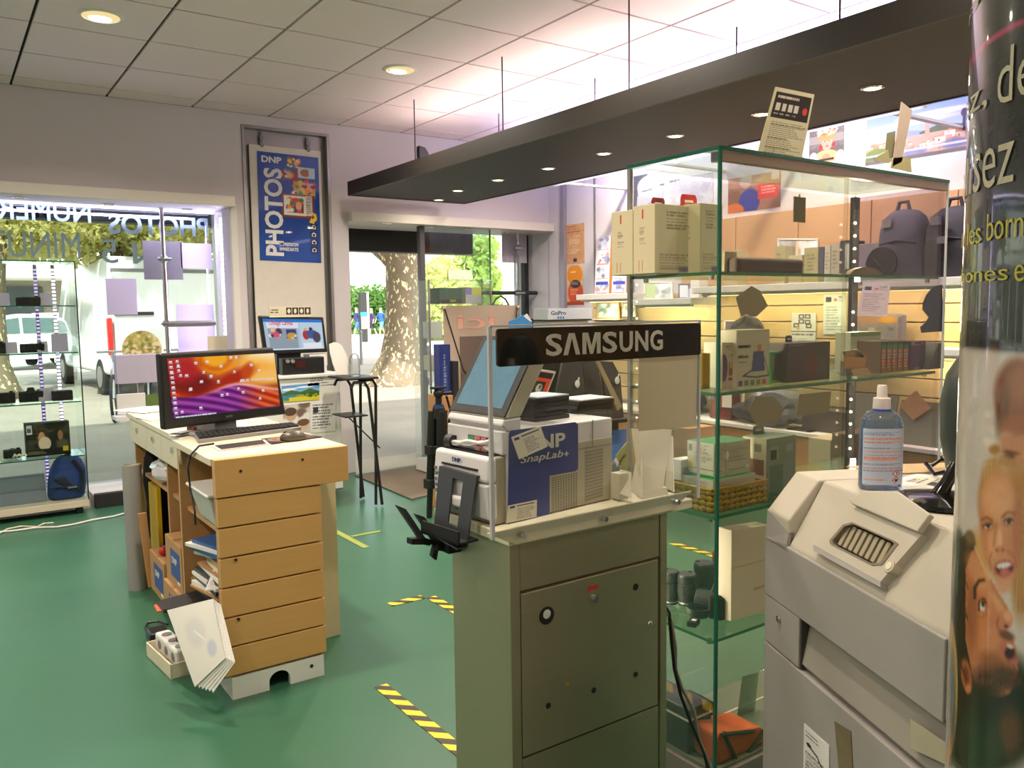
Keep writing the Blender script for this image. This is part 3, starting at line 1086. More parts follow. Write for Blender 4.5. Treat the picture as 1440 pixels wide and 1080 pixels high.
def walker(base,h,label,shirt,trousers,hair,heading,stride):
    t=thing('person',label,'person',base,heading,'people walking across the street')
    k=h/1.75
    J={'pel':(0,0,.95),'ch':(.02,0,1.28),'nk':(.03,0,1.47),'hd':(.05,0,1.58),'tp':(.05,0,1.70)}
    E=[('pel','ch'),('ch','nk'),('nk','hd'),('hd','tp')]
    rad={'pel':(.15,.17),'ch':(.13,.19),'nk':(.06,.06),'hd':(.095,.085),'tp':(.07,.06)}
    for s in (-1,1):
        f=stride*s
        for nme,p,rr in (('hip',(.0,s*.1,.88),.095),('kn',(f*.22,s*.1,.5),.065),('an',(f*.38-.06,s*.1,.09),.045),('toe',(f*.38+.1,s*.1,.04),.035),
                           ('sh',(.02,s*.2,1.40),.062),('el',(-f*.14,s*.26,1.13),.045),('wr',(-f*.2+.08,s*.25,.9),.033),('ha',(-f*.2+.12,s*.25,.8),.035)):
            J[nme+str(s)]=p
            rad[nme+str(s)]=(rr,rr)
        E += [('pel','hip%d'%s),('hip%d'%s,'kn%d'%s),('kn%d'%s,'an%d'%s),('an%d'%s,'toe%d'%s),('ch','sh%d'%s),('sh%d'%s,'el%d'%s),('el%d'%s,'wr%d'%s),('wr%d'%s,'ha%d'%s)]
    ks=list(J)
    me=bpy.data.meshes.new('body')
    me.from_pydata([tuple(c*k for c in J[n]) for n in ks],[(ks.index(a),ks.index(b)) for a,b in E],[])
    o=bpy.data.objects.new('body',me)
    COL.objects.link(o)
    o.modifiers.new('skin','SKIN')
    sv=me.skin_vertices[0].data
    for i,n in enumerate(ks):
        sv[i].radius=(rad[n][0]*k,rad[n][1]*k)
        sv[i].use_root=n=='pel'
    o.modifiers.new('sub','SUBSURF').levels=2
    o.modifiers['sub'].render_levels=2
    dg=bpy.context.evaluated_depsgraph_get()
    me2=bpy.data.meshes.new_from_object(o.evaluated_get(dg))
    bpy.data.objects.remove(o)
    for m in (M_SKIN,mat(*shirt),mat(*trousers)):
        me2.materials.append(m)
    for p in me2.polygons:
        z=p.center.z/k
        x=p.center
        p.material_index=0
        if .9<z<1.44 and not (abs(x.y)/k>.215 and z<1.08):
            p.material_index=1
        elif .5<z <= .9 and abs(x.y)/k<.2:
            p.material_index=2
        p.use_smooth=True
    o=bpy.data.objects.new('body',me2)
    COL.objects.link(o)
    o.parent=t
    MB(True).sphere((.035*k,0,1.655*k),.1*k,12,s=(1,.9,.85)).build('hair',mat(*hair),t,smooth=True)
    return t

hr=('grey hair',(150,140,128),.8)
for u,dd,h,lab,sh,trs,hd,st in ((503,48,1.74,'person in a dark blue jacket and blue shorts, leftmost walker',('navy jacket',(52,60,104),.8),('blue shorts',(70,120,190),.8),175,.8),
                                       (524,49,1.70,'person in a dark purple top walking in the middle',('dark purple top',(70,54,92),.8),('dark trousers',(50,48,66),.8),160,.6),
                                       (537,48,1.72,'person in a bright blue top walking next to the plane tree',('bright blue top',(46,96,170),.8),('light blue shorts',(110,170,205),.8),200,.9)):
    b=at_depth(dd,u,475)
    b.z=GZ-.02
    walker(b,h,lab,sh,trs,hr,R(hd),st)

# ================================================================== LEFT DISPLAY WINDOW
M_CARD=translucent('price card',(206,200,222),.35)
M_SHEET=translucent('white sheet on glass',(226,218,232),.4)
M_DIMSHEET=mat('grey back of a poster',(112,110,112),.8)

def px_sheet(name,label,cat,ax,val,u0,v0,u1,v1,m,t=.004,group=None,**kw):
    """flat sheet facing the viewer, its corners given by where they appear on the plane ax = val"""
    a,b=A(ax,val,u0,v1),A(ax,val,u1,v0)
    mb=MB().box(min(a.x,b.x),min(a.y,b.y)-(t if ax=='y' else 0),min(a.z,b.z),max(a.x,b.x),max(a.y,b.y)+(t*0 if ax=='y' else 0),max(a.z,b.z)) if ax=='y' else \
        MB().box(val-t,min(a.y,b.y),min(a.z,b.z),val,max(a.y,b.y),max(a.z,b.z))
    return one(name,label,cat,mb,m,group,**kw)

px_sheet('poster','dark grey back of a square poster on the window beside the chrome pole','poster','y',7.118,203,340,255,393,M_DIMSHEET)
px_sheet('poster','pale square sheet on the window right of the chrome pole','poster','y',7.118,255,343,297,377,M_SHEET)
px_sheet('notice','white upright sheet stuck on the window left of the chrome pole','paper','y',7.118,151,392,191,443,M_SHEET)
px_sheet('notice','lavender upright sheet on the window below the grey bar','paper','y',7.118,251,428,300,500,M_SHEET)
px_sheet('notice','small cream notice clipped at the right jamb of the window','paper','y',6.9,293,472,324,500,M_CREAM)
c=A('y',7.112,200,491)
e=A('y',7.112,228,491)
ink=Ink(70,70,(168,160,76)).blot(160,0,0,1,1,.02,.07,[(128,132,60),(190,180,100),(214,206,140)],4)
ink.blot(60,.1,.42,.9,.7,.02,.05,[(226,214,150),(140,124,60)],8)
disc=thing('window_sticker','round olive yellow sticker with raised letters on the window','sticker',c)
MB().cyl((c.x,7.112,c.z),(c.x,7.117,c.z),(e-c).length,n=40).build('backing',M_CREAM,disc)
rr=(e-c).length*.98
ang=lambda U,V:np.stack([c.x+rr*(V**.5)*np.cos(2*PI*U),np.full_like(U,7.111),c.z+rr*(V**.5)*np.sin(2*PI*U)],1)
i2=Ink(90,24)
UU,VV=np.meshgrid(np.linspace(0,1,90),np.linspace(0,1,24))
sx=np.clip((.5+.5*np.sqrt(VV)*np.cos(2*PI*UU))*69,0,69).astype(int)
sy=np.clip((.5-.5*np.sqrt(VV)*np.sin(2*PI*UU))*69,0,69).astype(int)
i2.a=ink.a[sy,sx]
ink_mesh('printed_face',i2,ang,PAPER,disc)

# chrome display pole with clamps and a grey bar
pc=A('y',6.92,232,400)
t=thing('display_pole','chrome display pole with clamps and a grey side bar in the window','pole',(pc.x,6.92,.09))
MB().cyl((pc.x,6.92,.09),(pc.x,6.92,2.235),.017,n=16).build('pole',M_CHROME,t,smooth=True)
for v in (365,455):
    z=A('y',6.92,232,v).z
    MB().cyl((pc.x,6.92,z-.025),(pc.x,6.92,z+.025),.03,n=16).cyl((pc.x-.05,6.89,z),(pc.x+.05,6.89,z),.014,n=10).build('clamp',M_CHROME,t,bevel=.004)
z=A('y',6.92,270,455).z
MB().cyl((pc.x,6.9,z),(A('y',6.9,303,455).x,6.9,z),.024,n=14).build('bar',M_GREY,t,bevel=.006)
MB().lathe([(.07,0),(.07,.008),(.02,.015)],(pc.x,6.92,.085),n=20).build('foot',M_CHROME,t)

# little stage display: box on a stand, white tablet, green picture
px=A('y',6.95,190,520)
t=thing('display_stand','low white box stand behind the counter in the display window','stand',(px.x,6.95,.085))
a,b=A('y',6.95,163,540),A('y',6.95,228,497)
MB().box(a.x,6.9,a.z,b.x,7.0,b.z).build('box',M_SHEET,t,bevel=.005)
MB().box((a.x+b.x)/2-.02,6.93,.085,(a.x+b.x)/2+.02,6.97,a.z).build('stem',M_ALU,t)
MB().box((a.x+b.x)/2-.12,6.88,.085,(a.x+b.x)/2+.12,7.02,.1).build('foot',M_ALU,t)
px_sheet('display_tablet','white rounded tablet propped up behind the counter end','board','y',6.80,165,552,204,583,M_WHITE,.012,bevel=.005)
_o=px_sheet('green_picture','small green landscape picture beside the white tablet','picture','y',6.80,206,553,234,571,mat('green picture',(96,118,52),.6,var=.5,scale=14),.006)
for nm in ('display_tablet','green_picture'):
    pass
t=thing('side_table','low white side table behind the counter carrying the tablet','table',(1.3,6.82,.085))
za=A('y',6.80,190,583).z
xa,xb=A('y',6.80,160,583).x,A('y',6.80,240,571).x
MB().box(xa,6.72,za-.03,xb,6.88,za-.002).build('top',M_WHITE,t)
for x in ((xa+xb)/2,):
    MB().box(x-.012,6.79,.085,x+.012,6.81,za-.03).box(x-.09,6.74,.085,x+.09,6.86,.095).build('leg',M_ALU,t)

# ------------------------------------------------------------------ glass cabinet with cameras
CY0,CY1,CX0,CX1=6.46,6.84,-.75,.815
t=thing('display_cabinet','tall frameless glass cabinet with cameras at the left edge','cabinet',(0,6.65,0))
M_CGLASS=pane_glass('cabinet glass',(248,252,250),.35)
M_CSHELF=pane_glass('cabinet shelf glass',(236,247,242),.4)
CZ=[1.475,1.15,.805,.42]
MB().box(CX0,CY0,.05,CX1,CY1,.10).build('base',mat('pale wood base',(196,186,166),.5),t,bevel=.004)
for x in (CX1-.06,CX0+.06,.1):
    MB().cyl((x,CY0+.06,0),(x,CY0+.06,.05),.025,n=12).build('foot',M_BLACK,t)
MB().box(CX0,CY0,1.772,CX1,CY1,1.78).build('top_pane',[M_CSHELF],t)
MB().box(CX0+.002,CY0,.10,CX1-.006,CY0+.005,1.772).build('front_pane',M_CGLASS,t)
MB().box(CX1-.006,CY0,.10,CX1,CY1,1.772).build('side_pane',M_CGLASS,t)
MB().box(CX1-.007,CY0-.002,.10,CX1+.001,CY0+.003,1.772).build('corner_edge',mat('dark glass seam',(40,52,50),.3),t)
MB().box(CX0,CY0-.001,1.772,CX1,CY0+.002,1.78).box(CX1-.002,CY0,1.772,CX1+.001,CY1,1.78).build('top_edge',M_EDGE,t)
for z in CZ:
    s=MB().box(CX0,CY0+.02,z-.008,CX1-.01,CY1-.01,z).build('shelf',M_CSHELF,t)
    MB().box(CX0,CY0+.018,z-.008,CX1-.01,CY0+.021,z).build('shelf_edge',M_EDGE,s)
for x,y,nn in ((.71,6.80,1),(.60,6.82,0)):
    MB().box(x-.012,y,.10,x+.012,y+.012,1.77).build('led_rail',M_ALU,t)
    l=MB()
    for k in range(62):
        l.box(x-.010,y-.004,.14+k*.026,x+.010,y+.001,.153+k*.026)
    l.build('led_line',M_LEDS if nn else emit('dim led dots',(190,170,235),1.6),t)

M_CAM=mat('camera body',(26,25,25),.6,var=.15,bump=.1,spec=.25)
M_LENSG=mat('lens glass',(20,24,34),.05,spec=.9)

def camera_body(x,y,z,label,group,w=.13,turn=0.0,lens=True,prism_=True,low=False):
    t=thing('camera',label,'camera',(x,y,z),turn,group)
    h=.075 if not low else .062
    MB(True).box(-w/2,-.022,0,w/2,.022,h).box(-w/2,-.03,.004,-w/2+.035,.02,h*.95).build('body',M_CAM,t,bevel=.007)
    if prism_:
        MB(True).hexa([(-.028,-.02,h-.003),(.028,-.02,h-.003),(.028,.025,h-.003),(-.028,.025,h-.003)],
                      [(-.018,-.014,h+.026),(.018,-.014,h+.026),(.018,.018,h+.026),(-.018,.018,h+.026)]).build('prism',M_CAM,t,bevel=.004)
    if lens:
        l=MB(True).cyl((0,.02,h*.5),(0,.075,h*.5),.033,.03,20).build('lens',M_CAM,t,bevel=.003)
        MB(True).cyl((0,.0745,h*.5),(0,.0765,h*.5),.024,n=18).build('front_glass',M_LENSG,l)
    MB(True).cyl((w*.33,0,h),(w*.33,0,h+.009),.012,n=12).build('dial',M_CAM,t)
    MB(True).box(-w*.32,-.0235,.014,w*.2,-.0215,h-.014).build('rear_screen',M_LENSG,t)
    return t

def price_card(u0,v0,u1,v1,label,y=6.62,sheet=None,group='price cards in the camera cabinet',zs=None):
    """folded card standing on a shelf"""
    a,b=A('y',y,u0,v1),A('y',y,u1,v0)
    zb=a.z if zs is None else zs
    zt=b.z
    mb=MB()
    mb.hexa([(a.x,y,zb),(b.x,y,zb),(b.x,y+.003,zb),(a.x,y+.003,zb)],[(a.x,y+.02,zt),(b.x,y+.02,zt),(b.x,y+.023,zt),(a.x,y+.023,zt)])
    mb.hexa([(a.x,y+.045,zb),(b.x,y+.045,zb),(b.x,y+.048,zb),(a.x,y+.048,zb)],[(a.x,y+.021,zt),(b.x,y+.021,zt),(b.x,y+.024,zt),(a.x,y+.024,zt)])
    return one('price_card',label,'card',mb,sheet or M_CARD,group)

G='cameras in the left glass cabinet'
for u,zi,w,kw,lab in ((45,0,.15,dict(low=True,prism_=False,lens=False),'flat black camera case on the top shelf of the left glass cabinet'),
                          (-8,1,.14,{},'camera at the picture edge on the second shelf of the left glass cabinet'),
                          (46,1,.15,dict(low=True,prism_=False),'black camera between two cards on the second shelf of the left glass cabinet'),
                          (2,2,.13,dict(prism_=False),'camera at the left edge on the third shelf of the left glass cabinet'),
                          (40,2,.15,{},'black camera with viewfinder hump on the third shelf of the left glass cabinet'),
                          (8,3,.11,dict(prism_=False,low=True),'small black camera lying on the fourth shelf beside the picture box')):
    x=A('y',6.65,u,500).x
    camera_body(x,6.65,CZ[zi],lab,G,w,random.uniform(-.15,.15),**kw)
for u0,v0,u1,v1,zi,lab in ((-6,412,13,430,0,'price card at the left edge on the top cabinet shelf'),(57,412,72,430,0,'price card right of the case on the top cabinet shelf'),
                                (9,481,24,498,1,'price card between the cameras on the second cabinet shelf'),(53,480,67,498,1,'price card just behind the second shelf camera'),
                                (74,469,95,497,1,'largest price card, at the right end of the second cabinet shelf'),(55,546,76,566,2,'price card on the third cabinet shelf right of the humped camera')):
    price_card(u0,v0,u1,v1,lab,zs=CZ[zi])
x=A('y',6.6,88,560).x
one('camera_case','dark brown box at the right end of the third cabinet shelf','case',MB().box(x-.065,6.58,CZ[2],x+.065,6.66,CZ[2]+.07),M_CAM,bevel=.006)
# picture box
a,b=A('y',6.6,37,633),A('y',6.6,97,592)
t=thing('camera_box','dark product box with a printed portrait on the fourth cabinet shelf','box',((a.x+b.x)/2,6.65,CZ[3]))
MB().box(a.x,6.6,CZ[3],b.x,6.7,b.z).build('carton',M_BLACKM,t)
ink=Ink(90,62,(44,46,38)).blot(30,0,0,1,.8,.05,.16,[(34,40,30),(60,64,50),(84,84,66)],3)
ink.ell(.36,.38,.1,.2,(150,96,66)).ell(.36,.32,.11,.13,(74,48,34)).ell(.36,.42,.07,.15,(198,150,118)).ell(.42,.62,.14,.2,(216,196,176)).ell(.78,.4,.06,.14,(150,110,84)).rect(.03,.05,.16,.32,(216,214,220)).rect(.05,.15,.13,.28,(90,90,96))
ink.rect(0,.78,1,1,(28,30,26)).text(.05,.84,.55,.95,2,(120,122,96),2).rect(.82,.74,.95,.88,(196,176,40))
ink_mesh('printed_front',ink,flat((a.x,6.599,b.z),(b.x,6.599,b.z),(a.x,6.599,CZ[3])),GLOSSY,t)
a,b=A('y',6.6,-20,730),A('y',6.6,64,668)
one('grey_board','flat grey blue board leaning on the bottom of the left glass cabinet','board',
    MB().hexa([(a.x,6.58,.101),(b.x,6.58,.101),(b.x,6.6,.101),(a.x,6.6,.101)],[(a.x,6.68,b.z),(b.x,6.68,b.z),(b.x,6.70,b.z),(a.x,6.70,b.z)]),mat('blue grey board',(98,106,118),.6),bevel=.003)
one('cable_tangle','pale tangle of small parts on the fourth cabinet shelf','cable',MB().tube([(A('y',6.6,18+k*2.2,630).x,6.6+.03*math.sin(k*2.1),CZ[3]+.014+.012*abs(math.sin(k*1.3))) for k in range(9)],.008,6),M_CREAM)
# blue backpack
a,b=A('y',6.6,68,722),A('y',6.6,117,637)
t=thing('backpack','blue camera backpack at the bottom of the left glass cabinet','bag',((a.x+b.x)/2,6.64,.10))
cx,W2,H=(a.x+b.x)/2,(b.x-a.x)/2,b.z-.10
M_BLUEF=mat('blue bag fabric',(36,58,122),.8,var=.25,bump=.2,bscale=60)
bd=MB()
prof=[(0.0,.8),(.06,.96),(.35,1.0),(.65,.93),(.85,.72),(.96,.42),(1.0,.1)]
n=24
vs=[]
for zz,s in prof:
    for k in range(n):
        an=2*PI*k/n
        ca,sa=math.cos(an),math.sin(an)
        p=2/3.2
        vs.append((cx+W2*s*abs(ca)**p*(1 if ca>0 else-1)+.03*zz,6.64+.11*s*abs(sa)**p*(1 if sa>0 else-1),.10+H*zz))
bd.add(vs,[(i*n+k,i*n+(k+1)%n,(i+1)*n+(k+1)%n,(i+1)*n+k) for i in range(len(prof)-1) for k in range(n)]+[tuple(reversed(range(n))),tuple(range((len(prof)-1)*n,len(prof)*n))])
bd.build('body',M_BLUEF,t,smooth='all')
MB().prism([(cx-W2*.7,6.525,.10+H*.5),(cx-.01,6.525,.10+H*.55),(cx+W2*.5,6.525,.10+H*.22),(cx+W2*.1,6.525,.10+H*.2)],(0,.05,0)).build('pocket_flap',mat('dark bag flap',(24,28,48),.7),t,bevel=.01)
MB().tube([(cx+W2*.4,6.54,.10+H*.9),(cx+W2*.82,6.53,.10+H*.65),(cx+W2*.8,6.53,.10+H*.35),(cx+W2*.5,6.53,.10+H*.2)],.014,8).build('strap',mat('dark bag flap',(24,28,48)),t)
MB().tube([(cx-W2*.9,6.53,.10+H*.33),(cx,6.52,.10+H*.3),(cx+W2*.8,6.53,.10+H*.25)],.006,6).build('seam',M_BLACK,t)
MB().box(cx+.0,6.512,.10+H*.27,cx+.06,6.52,.10+H*.31).build('buckle',M_GREY,t)
# white cable along the floor
pts=[A('z',.008,u,v) for u,v in ((-30,744),(0,748),(22,746),(50,742),(80,741),(105,737),(130,731),(160,726),(182,720))]
one('floor_cable','white mains cable lying on the green floor below the glass cabinet','cable',MB().tube(pts,.006,8),M_WHITE)
pts=[A('z',.007,u,v) for u,v in ((-10,755),(10,744),(30,740),(52,741),(62,736),(75,735))]
one('floor_cable','short looped white cable beside the long one under the glass cabinet','cable',MB().tube(pts,.005,8),M_CREAM)

# ================================================================== POSTER CASE ON THE PIER
t=thing('poster_case','tall grey metal poster case let into the wall between window and door','case',(2.42,6.70,0))
MB().box(2.06,6.708,.02,2.79,6.72,2.885).build('back_panel',M_ALU,t)
MB().box(2.06,6.64,.02,2.085,6.708,2.885).box(2.765,6.64,.02,2.79,6.708,2.885).box(2.085,6.64,2.862,2.765,6.708,2.885).build('frame',M_ALU,t,bevel=.003)
for x in (2.23,2.62):
    MB().box(x-.012,6.69,2.72,x+.012,6.708,2.85).cyl((x,6.67,2.80),(x,6.7,2.80),.02,n=12).cyl((x,6.67,2.745),(x,6.7,2.745),.018,n=12).build('clip',M_GREY,t,bevel=.003)
MB().box(2.125,6.675,.95,2.725,6.69,2.745).build('board',mat('cream hanging board',(222,216,204),.6),t,bevel=.003)
# the blue poster
PC=[A('y',6.672,*p) for p in ((361,212),(447.5,222),(452,370),(365.5,366))]
po=thing('poster','blue photo print poster in the poster case on the wall pier','poster',PC[3])
pm=quadmap(*PC)
PB=(30,70,150)
ink=Ink(140,240,PB)
ink.blot(60,0,0,1,1,.2,.4,[(28,66,144),(34,78,160)],2)

def uvp(u,v):
    return ((u-361)/88.0,(v-214-(u-361)*.075)/153.0)

def pr(u0,v0,u1,v1,col):
    a,b=uvp(u0,v0),uvp(u1,v1)
    ink.rect(a[0],a[1],b[0],b[1],col)
    return a[0],a[1],b[0],b[1]

CANDY=[(214,60,48),(236,196,60),(60,130,80),(60,90,170),(240,236,220),(230,130,50),(120,40,90)]
r=pr(405,223,421,236,(110,60,40)); ink.blot(40,r[0],r[1],r[2],r[3],.015,.035,CANDY,11); ink.ell((r[0]+r[2])/2+.03,(r[1]+r[3])/2,.03,.025,(222,170,140))
r=pr(395,238,420,255,(128,24,34)); ink.blot(24,r[0]+.04,r[1]+.01,r[2]-.1,r[3]-.01,.02,.04,CANDY,12); ink.ell(r[0]+.12,(r[1]+r[3])/2,.04,.03,(222,170,140))
r=pr(418,235,443,252,(206,214,216)); ink.ell(r[0]+.12,(r[1]+r[3])/2,.08,.035,(150,90,60)); ink.rect(r[2]-.1,r[1],r[2],r[3],(190,214,224))
r=pr(411,255,443,280,(206,160,110)); ink.blot(46,r[0],r[1],r[2],r[3],.02,.045,CANDY+[(226,180,150)]*3,13)
r=pr(394,272,440,309,(122,60,36)); r=pr(397,275,428,305,(238,234,226)); r=pr(401,279,425,301,(100,50,40)); ink.blot(50,r[0]+.02,r[1]+.01,r[2]-.02,r[3]-.01,.02,.04,CANDY,14); ink.ell(r[2]-.08,(r[1]+r[3])/2,.05,.04,(224,172,142))
r=pr(428,276,438,305,(214,206,196)); ink.text(r[0]+.01,r[1]+.01,r[2]-.01,r[3]-.01,9,(140,120,110),5)
a=uvp(438,299); ink.poly([(a[0]-.02,a[1]),(a[0]+.06,a[1]+.02),(a[0]+.07,a[1]+.07),(a[0]+.02,a[1]+.1),(a[0]+.03,a[1]+.115),(a[0]-.06,a[1]+.1),(a[0]-.02,a[1]+.05),(a[0]-.01,a[1]+.07),(a[0]+.03,a[1]+.05)],(238,200,44))
for k in range(4):
    r=pr(434,316+k*11,444,326+k*11,(26,34,60)); cx,cy=(r[0]+r[2])/2,(r[1]+r[3])/2
    ink.rect(r[0]+.02,cy-.012,r[2]-.02,cy+.018,(226,228,232)); ink.ell(cx,cy,.022,.015,(40,46,70)); ink.rect(cx-.02,cy-.02,cx+.02,cy-.01,(226,228,232))
ink_mesh('printed_sheet',ink,pm,GLOSSY,po)
MB().prism([p+Vector((0,.0005,0)) for p in PC],(0,.002,0)).build('paper',M_PAPER,po)
M_INKW=mat('white print',(232,232,232),.5)

def poster_text(s,u0,v0,u1,v1,bold=.02,up=False):
    o=Vector(pm(np.array([uvp(u0,v1)[0]]),np.array([uvp(u0,v1)[1]]))[0]) if not up else Vector(pm(np.array([uvp(u1,v1)[0]]),np.array([uvp(u1,v1)[1]]))[0])
    ex=(PC[1]-PC[0]).normalized()
    ez=(PC[0]-PC[3]).normalized()
    k=(PC[1]-PC[0]).length/88
    kz=(PC[0]-PC[3]).length/153
    if up:
        lettering('print',s,o-Vector((0,.001,0)),ez,-ex,(v1-v0)*kz,(u1-u0)*k,M_INKW,po,.0006,bold)
    else:
        lettering('print',s,o-Vector((0,.001,0)),ex,ez,(u1-u0)*k,(v1-v0)*kz,M_INKW,po,.0006,bold)

poster_text('DNP',367,220,395,229,.035)
poster_text('PHOTOS',369,238,395,362,.03,up=True)
poster_text('IMPRESSION',389,342,416,347,.03)
poster_text('IMMEDIATE',389,349,416,354,.03)

# ================================================================== PRINT TERMINAL BEHIND THE COUNTER
TY=5.75
t=thing('print_terminal','white cabinet with sample posters under the second touchscreen','cabinet',(2.1,5.95,0))
MB().box(1.72,TY,.08,2.44,6.25,.93).build('body',M_WHITE,t,bevel=.008)
MB().box(1.70,TY-.015,.93,2.46,6.27,.955).build('top',M_WHITE,t,bevel=.005)
MB().box(1.72,TY+.01,0.07,2.44,6.2,.08).build('plinth',M_GREY,t)
for x in (1.78,2.38):
    MB().cyl((x,TY+.05,0),(x,TY+.05,.08),.02,n=10).build('foot',M_BLACK,t)
yy=TY-.003

def tq(u,v,y=yy):
    return A('y',y,u,v)

ink=Ink(80,50,(120,176,224)); ink.rect(0,0,1,.3,(90,150,214)).ell(.2,.25,.2,.08,(232,238,244),.5).ell(.6,.18,.25,.06,(226,236,244),.6)
ink.poly([(0,.5),(.25,.3),(.5,.45),(.75,.28),(1,.5),(1,1),(0,1)],(70,104,62)).rect(0,.6,1,1,(150,164,60)).poly([(0,.62),(.5,.55),(.2,.9),(0,.9)],(70,130,150)).rect(.2,.75,1,1,(206,196,60)).blot(12,.5,.5,1,.75,.02,.05,[(60,90,40)],4)
ink_mesh('landscape_print',ink,quadmap(tq(396,543),tq(449,538),tq(449,562),tq(396,566)),GLOSSY,t)
ink=Ink(60,70,(206,200,196)); ink.blot(14,0,0,1,1,.1,.25,[(226,222,220),(176,164,156),(120,100,90)],6).ell(.3,.35,.2,.22,(196,160,136)).ell(.28,.25,.22,.14,(90,70,58)).ell(.75,.75,.2,.2,(210,176,150)).ell(.75,.66,.22,.12,(110,84,66))
ink_mesh('family_print',ink,quadmap(tq(398,570),tq(436,566),tq(436,606),tq(398,612)),GLOSSY,t)
for (a,b,c2,d2,n,sd) in ((433,531,470,543,3,3),(437,565,472,609,9,4)):
    ink=Ink(50,60,(226,224,220)).text(.08,.1,.92,.92,n,(120,120,122),sd)
    if n>5:
        ink.rect(.1,.18,.3,.36,(52,56,70))
    ink_mesh('notice',ink,quadmap(tq(a,b),tq(c2,b-2),tq(c2,d2-3),tq(a,d2)),PAPER,t)
# touchscreen
tm=thing('touchscreen','tilted touchscreen showing canvas photo software below the blue poster','monitor',(2.1,5.88,.956))
S=[A('y',5.86,*p) for p in ((364,444),(455,446),(461,495),(372,499))]
MB().prism(S,(0,.04,0)).build('housing',M_BLACK,tm,bevel=.008)
SS=[A('y',5.857,*p) for p in ((369,448),(452,449.5),(456,490),(376,493))]
ink=Ink(96,56,(176,196,214)); ink.rect(0,0,1,.1,(44,120,204)).rect(.06,.12,.55,.96,(146,160,172)).rect(.05,.13,.58,.3,(224,230,236)).rect(.6,.1,1,.97,(190,210,230)).rect(0,.95,1,1,(214,224,236))
ink.blot(16,.1,.36,.26,.6,.02,.05,[(210,90,110),(236,236,236),(60,60,90),(230,190,160)],3).rect(.36,.34,.53,.62,(70,60,130)).blot(10,.37,.48,.52,.62,.02,.04,[(236,226,190),(200,160,70)],4)
ink.ell(.7,.52,.06,.16,(190,50,50)).ell(.8,.5,.1,.15,(70,90,150)).ell(.88,.6,.07,.18,(80,70,90)).ell(.7,.34,.03,.05,(214,170,140)).ell(.79,.32,.03,.05,(70,50,40)).rect(.64,.78,.96,.95,(228,236,242))
ink_mesh('screen',ink,quadmap(*SS),SCREEN,tm)
k=(SS[1]-SS[0]).length/84
lettering('screen_title','Collage Canvas',SS[0]+(SS[1]-SS[0])*.09+(SS[3]-SS[0])*.24-Vector((0,.002,0)),SS[1]-SS[0],SS[0]-SS[3],.40*(SS[1]-SS[0]).length,.045,emit('pink title',(214,70,110),.9),tm,.0005,.015)
MB().box(2.02,5.9,.956,2.2,6.0,1.12).build('stand',M_BLACK,tm)
a,b=A('y',5.86,437,519),A('y',5.86,456,498)
MB().box(a.x,5.87,.956,b.x+.02,6.0,b.z).build('mount',M_WHITE,tm)
a,b=A('y',5.855,379,444),A('y',5.855,437,431)
t2=thing('screen_sign','narrow sign with four black pictograms on top of the second touchscreen','sign',((a.x+b.x)/2,5.87,a.z))
MB().box(a.x,5.857,a.z-.012,b.x,5.872,b.z).build('strip',M_CREAM,t2)
ink=Ink(70,16,(206,196,172)).text(.03,.3,.34,.8,2,(80,70,60),3)
for k in range(4):
    ink.rect(.4+.15*k,.12,.53+.15*k,.9,(40,34,30)).ell(.465+.15*k,.5,.035,.25,(214,206,190))
ink_mesh('pictograms',ink,flat((a.x,5.8555,b.z),(b.x,5.8555,b.z),(a.x,5.8555,a.z)),PAPER,t2)
a,b=A('y',5.82,395,524),A('y',5.82,453,501)
bx=thing('audio_box','black receiver box with knobs standing under the second touchscreen','device',((a.x+b.x)/2,5.85,.956))
MB().box(a.x,5.78,.956,b.x,5.86,b.z).build('case',M_BLACK,bx,bevel=.006)
for k,u in enumerate((404,411)):
    p=A('y',5.78,u,508)
    MB().cyl((p.x,5.765,p.z),(p.x,5.78,p.z),.014,n=14).build('knob',M_GREY,bx)
p=A('y',5.779,422,513)
MB().box(p.x-.04,5.777,p.z-.02,p.x+.04,5.781,p.z+.03).build('display',mat('dim red display',(60,18,18),.3),bx)

# high folding stool with a clear holder
SY=5.52
M_BLKT=mat('black tube',(28,27,26),.4)
t=thing('folding_stool','high black folding stool table beside the entrance','stool',(2.56,SY,0))
pa,pb=A('y',SY,474,531),A('y',SY,518,530)
zt=pa.z
MB().box(pa.x,SY-.18,zt-.012,pb.x,SY+.18,zt+.004).build('top',M_BLKT,t,bevel=.006)
qa,qb=A('y',SY,476,584),A('y',SY,508,583)
MB().box(qa.x,SY-.12,qa.z-.01,qb.x,SY+.12,qa.z+.002).build('shelf',M_BLKT,t,bevel=.004)
for s in (-1,1):
    f=A('y',SY-.15,536,688)
    MB().tube([(pa.x+.04,SY+s*.15,zt-.07),(pa.x+.06,SY+s*.15,zt-.03),(pa.x+.14,SY+s*.15,zt-.03),(pa.x+.17,SY+s*.15,zt-.08),(f.x,SY+s*.16,.01)],.011,8).build('leg',M_BLKT,t)
    MB().tube([(pb.x-.14,SY+s*.13,zt-.02),(pb.x-.03,SY+s*.13,zt-.02),(pb.x-.005,SY+s*.13,zt-.06),(pb.x-.03,SY+s*.13,.01)],.011,8).build('leg',M_BLKT,t)
MB().tube([(qa.x+.02,SY-.12,qa.z),(pb.x+.02,SY-.12,qa.z-.25)],.005,6).build('strut',M_BLKT,t)
t=thing('leaflet_holder','curved white sheet in a clear holder on the high stool','holder',(pa.x+.08,SY,zt+.004))
mb=MB()
pl=[A('y',SY,u,v) for u,v in ((474,527),(468,512),(464,496),(463,484),(470,481))]
pr_=[A('y',SY,u,v) for u,v in ((494,527),(492,512),(487,498),(481,486),(475,482))]
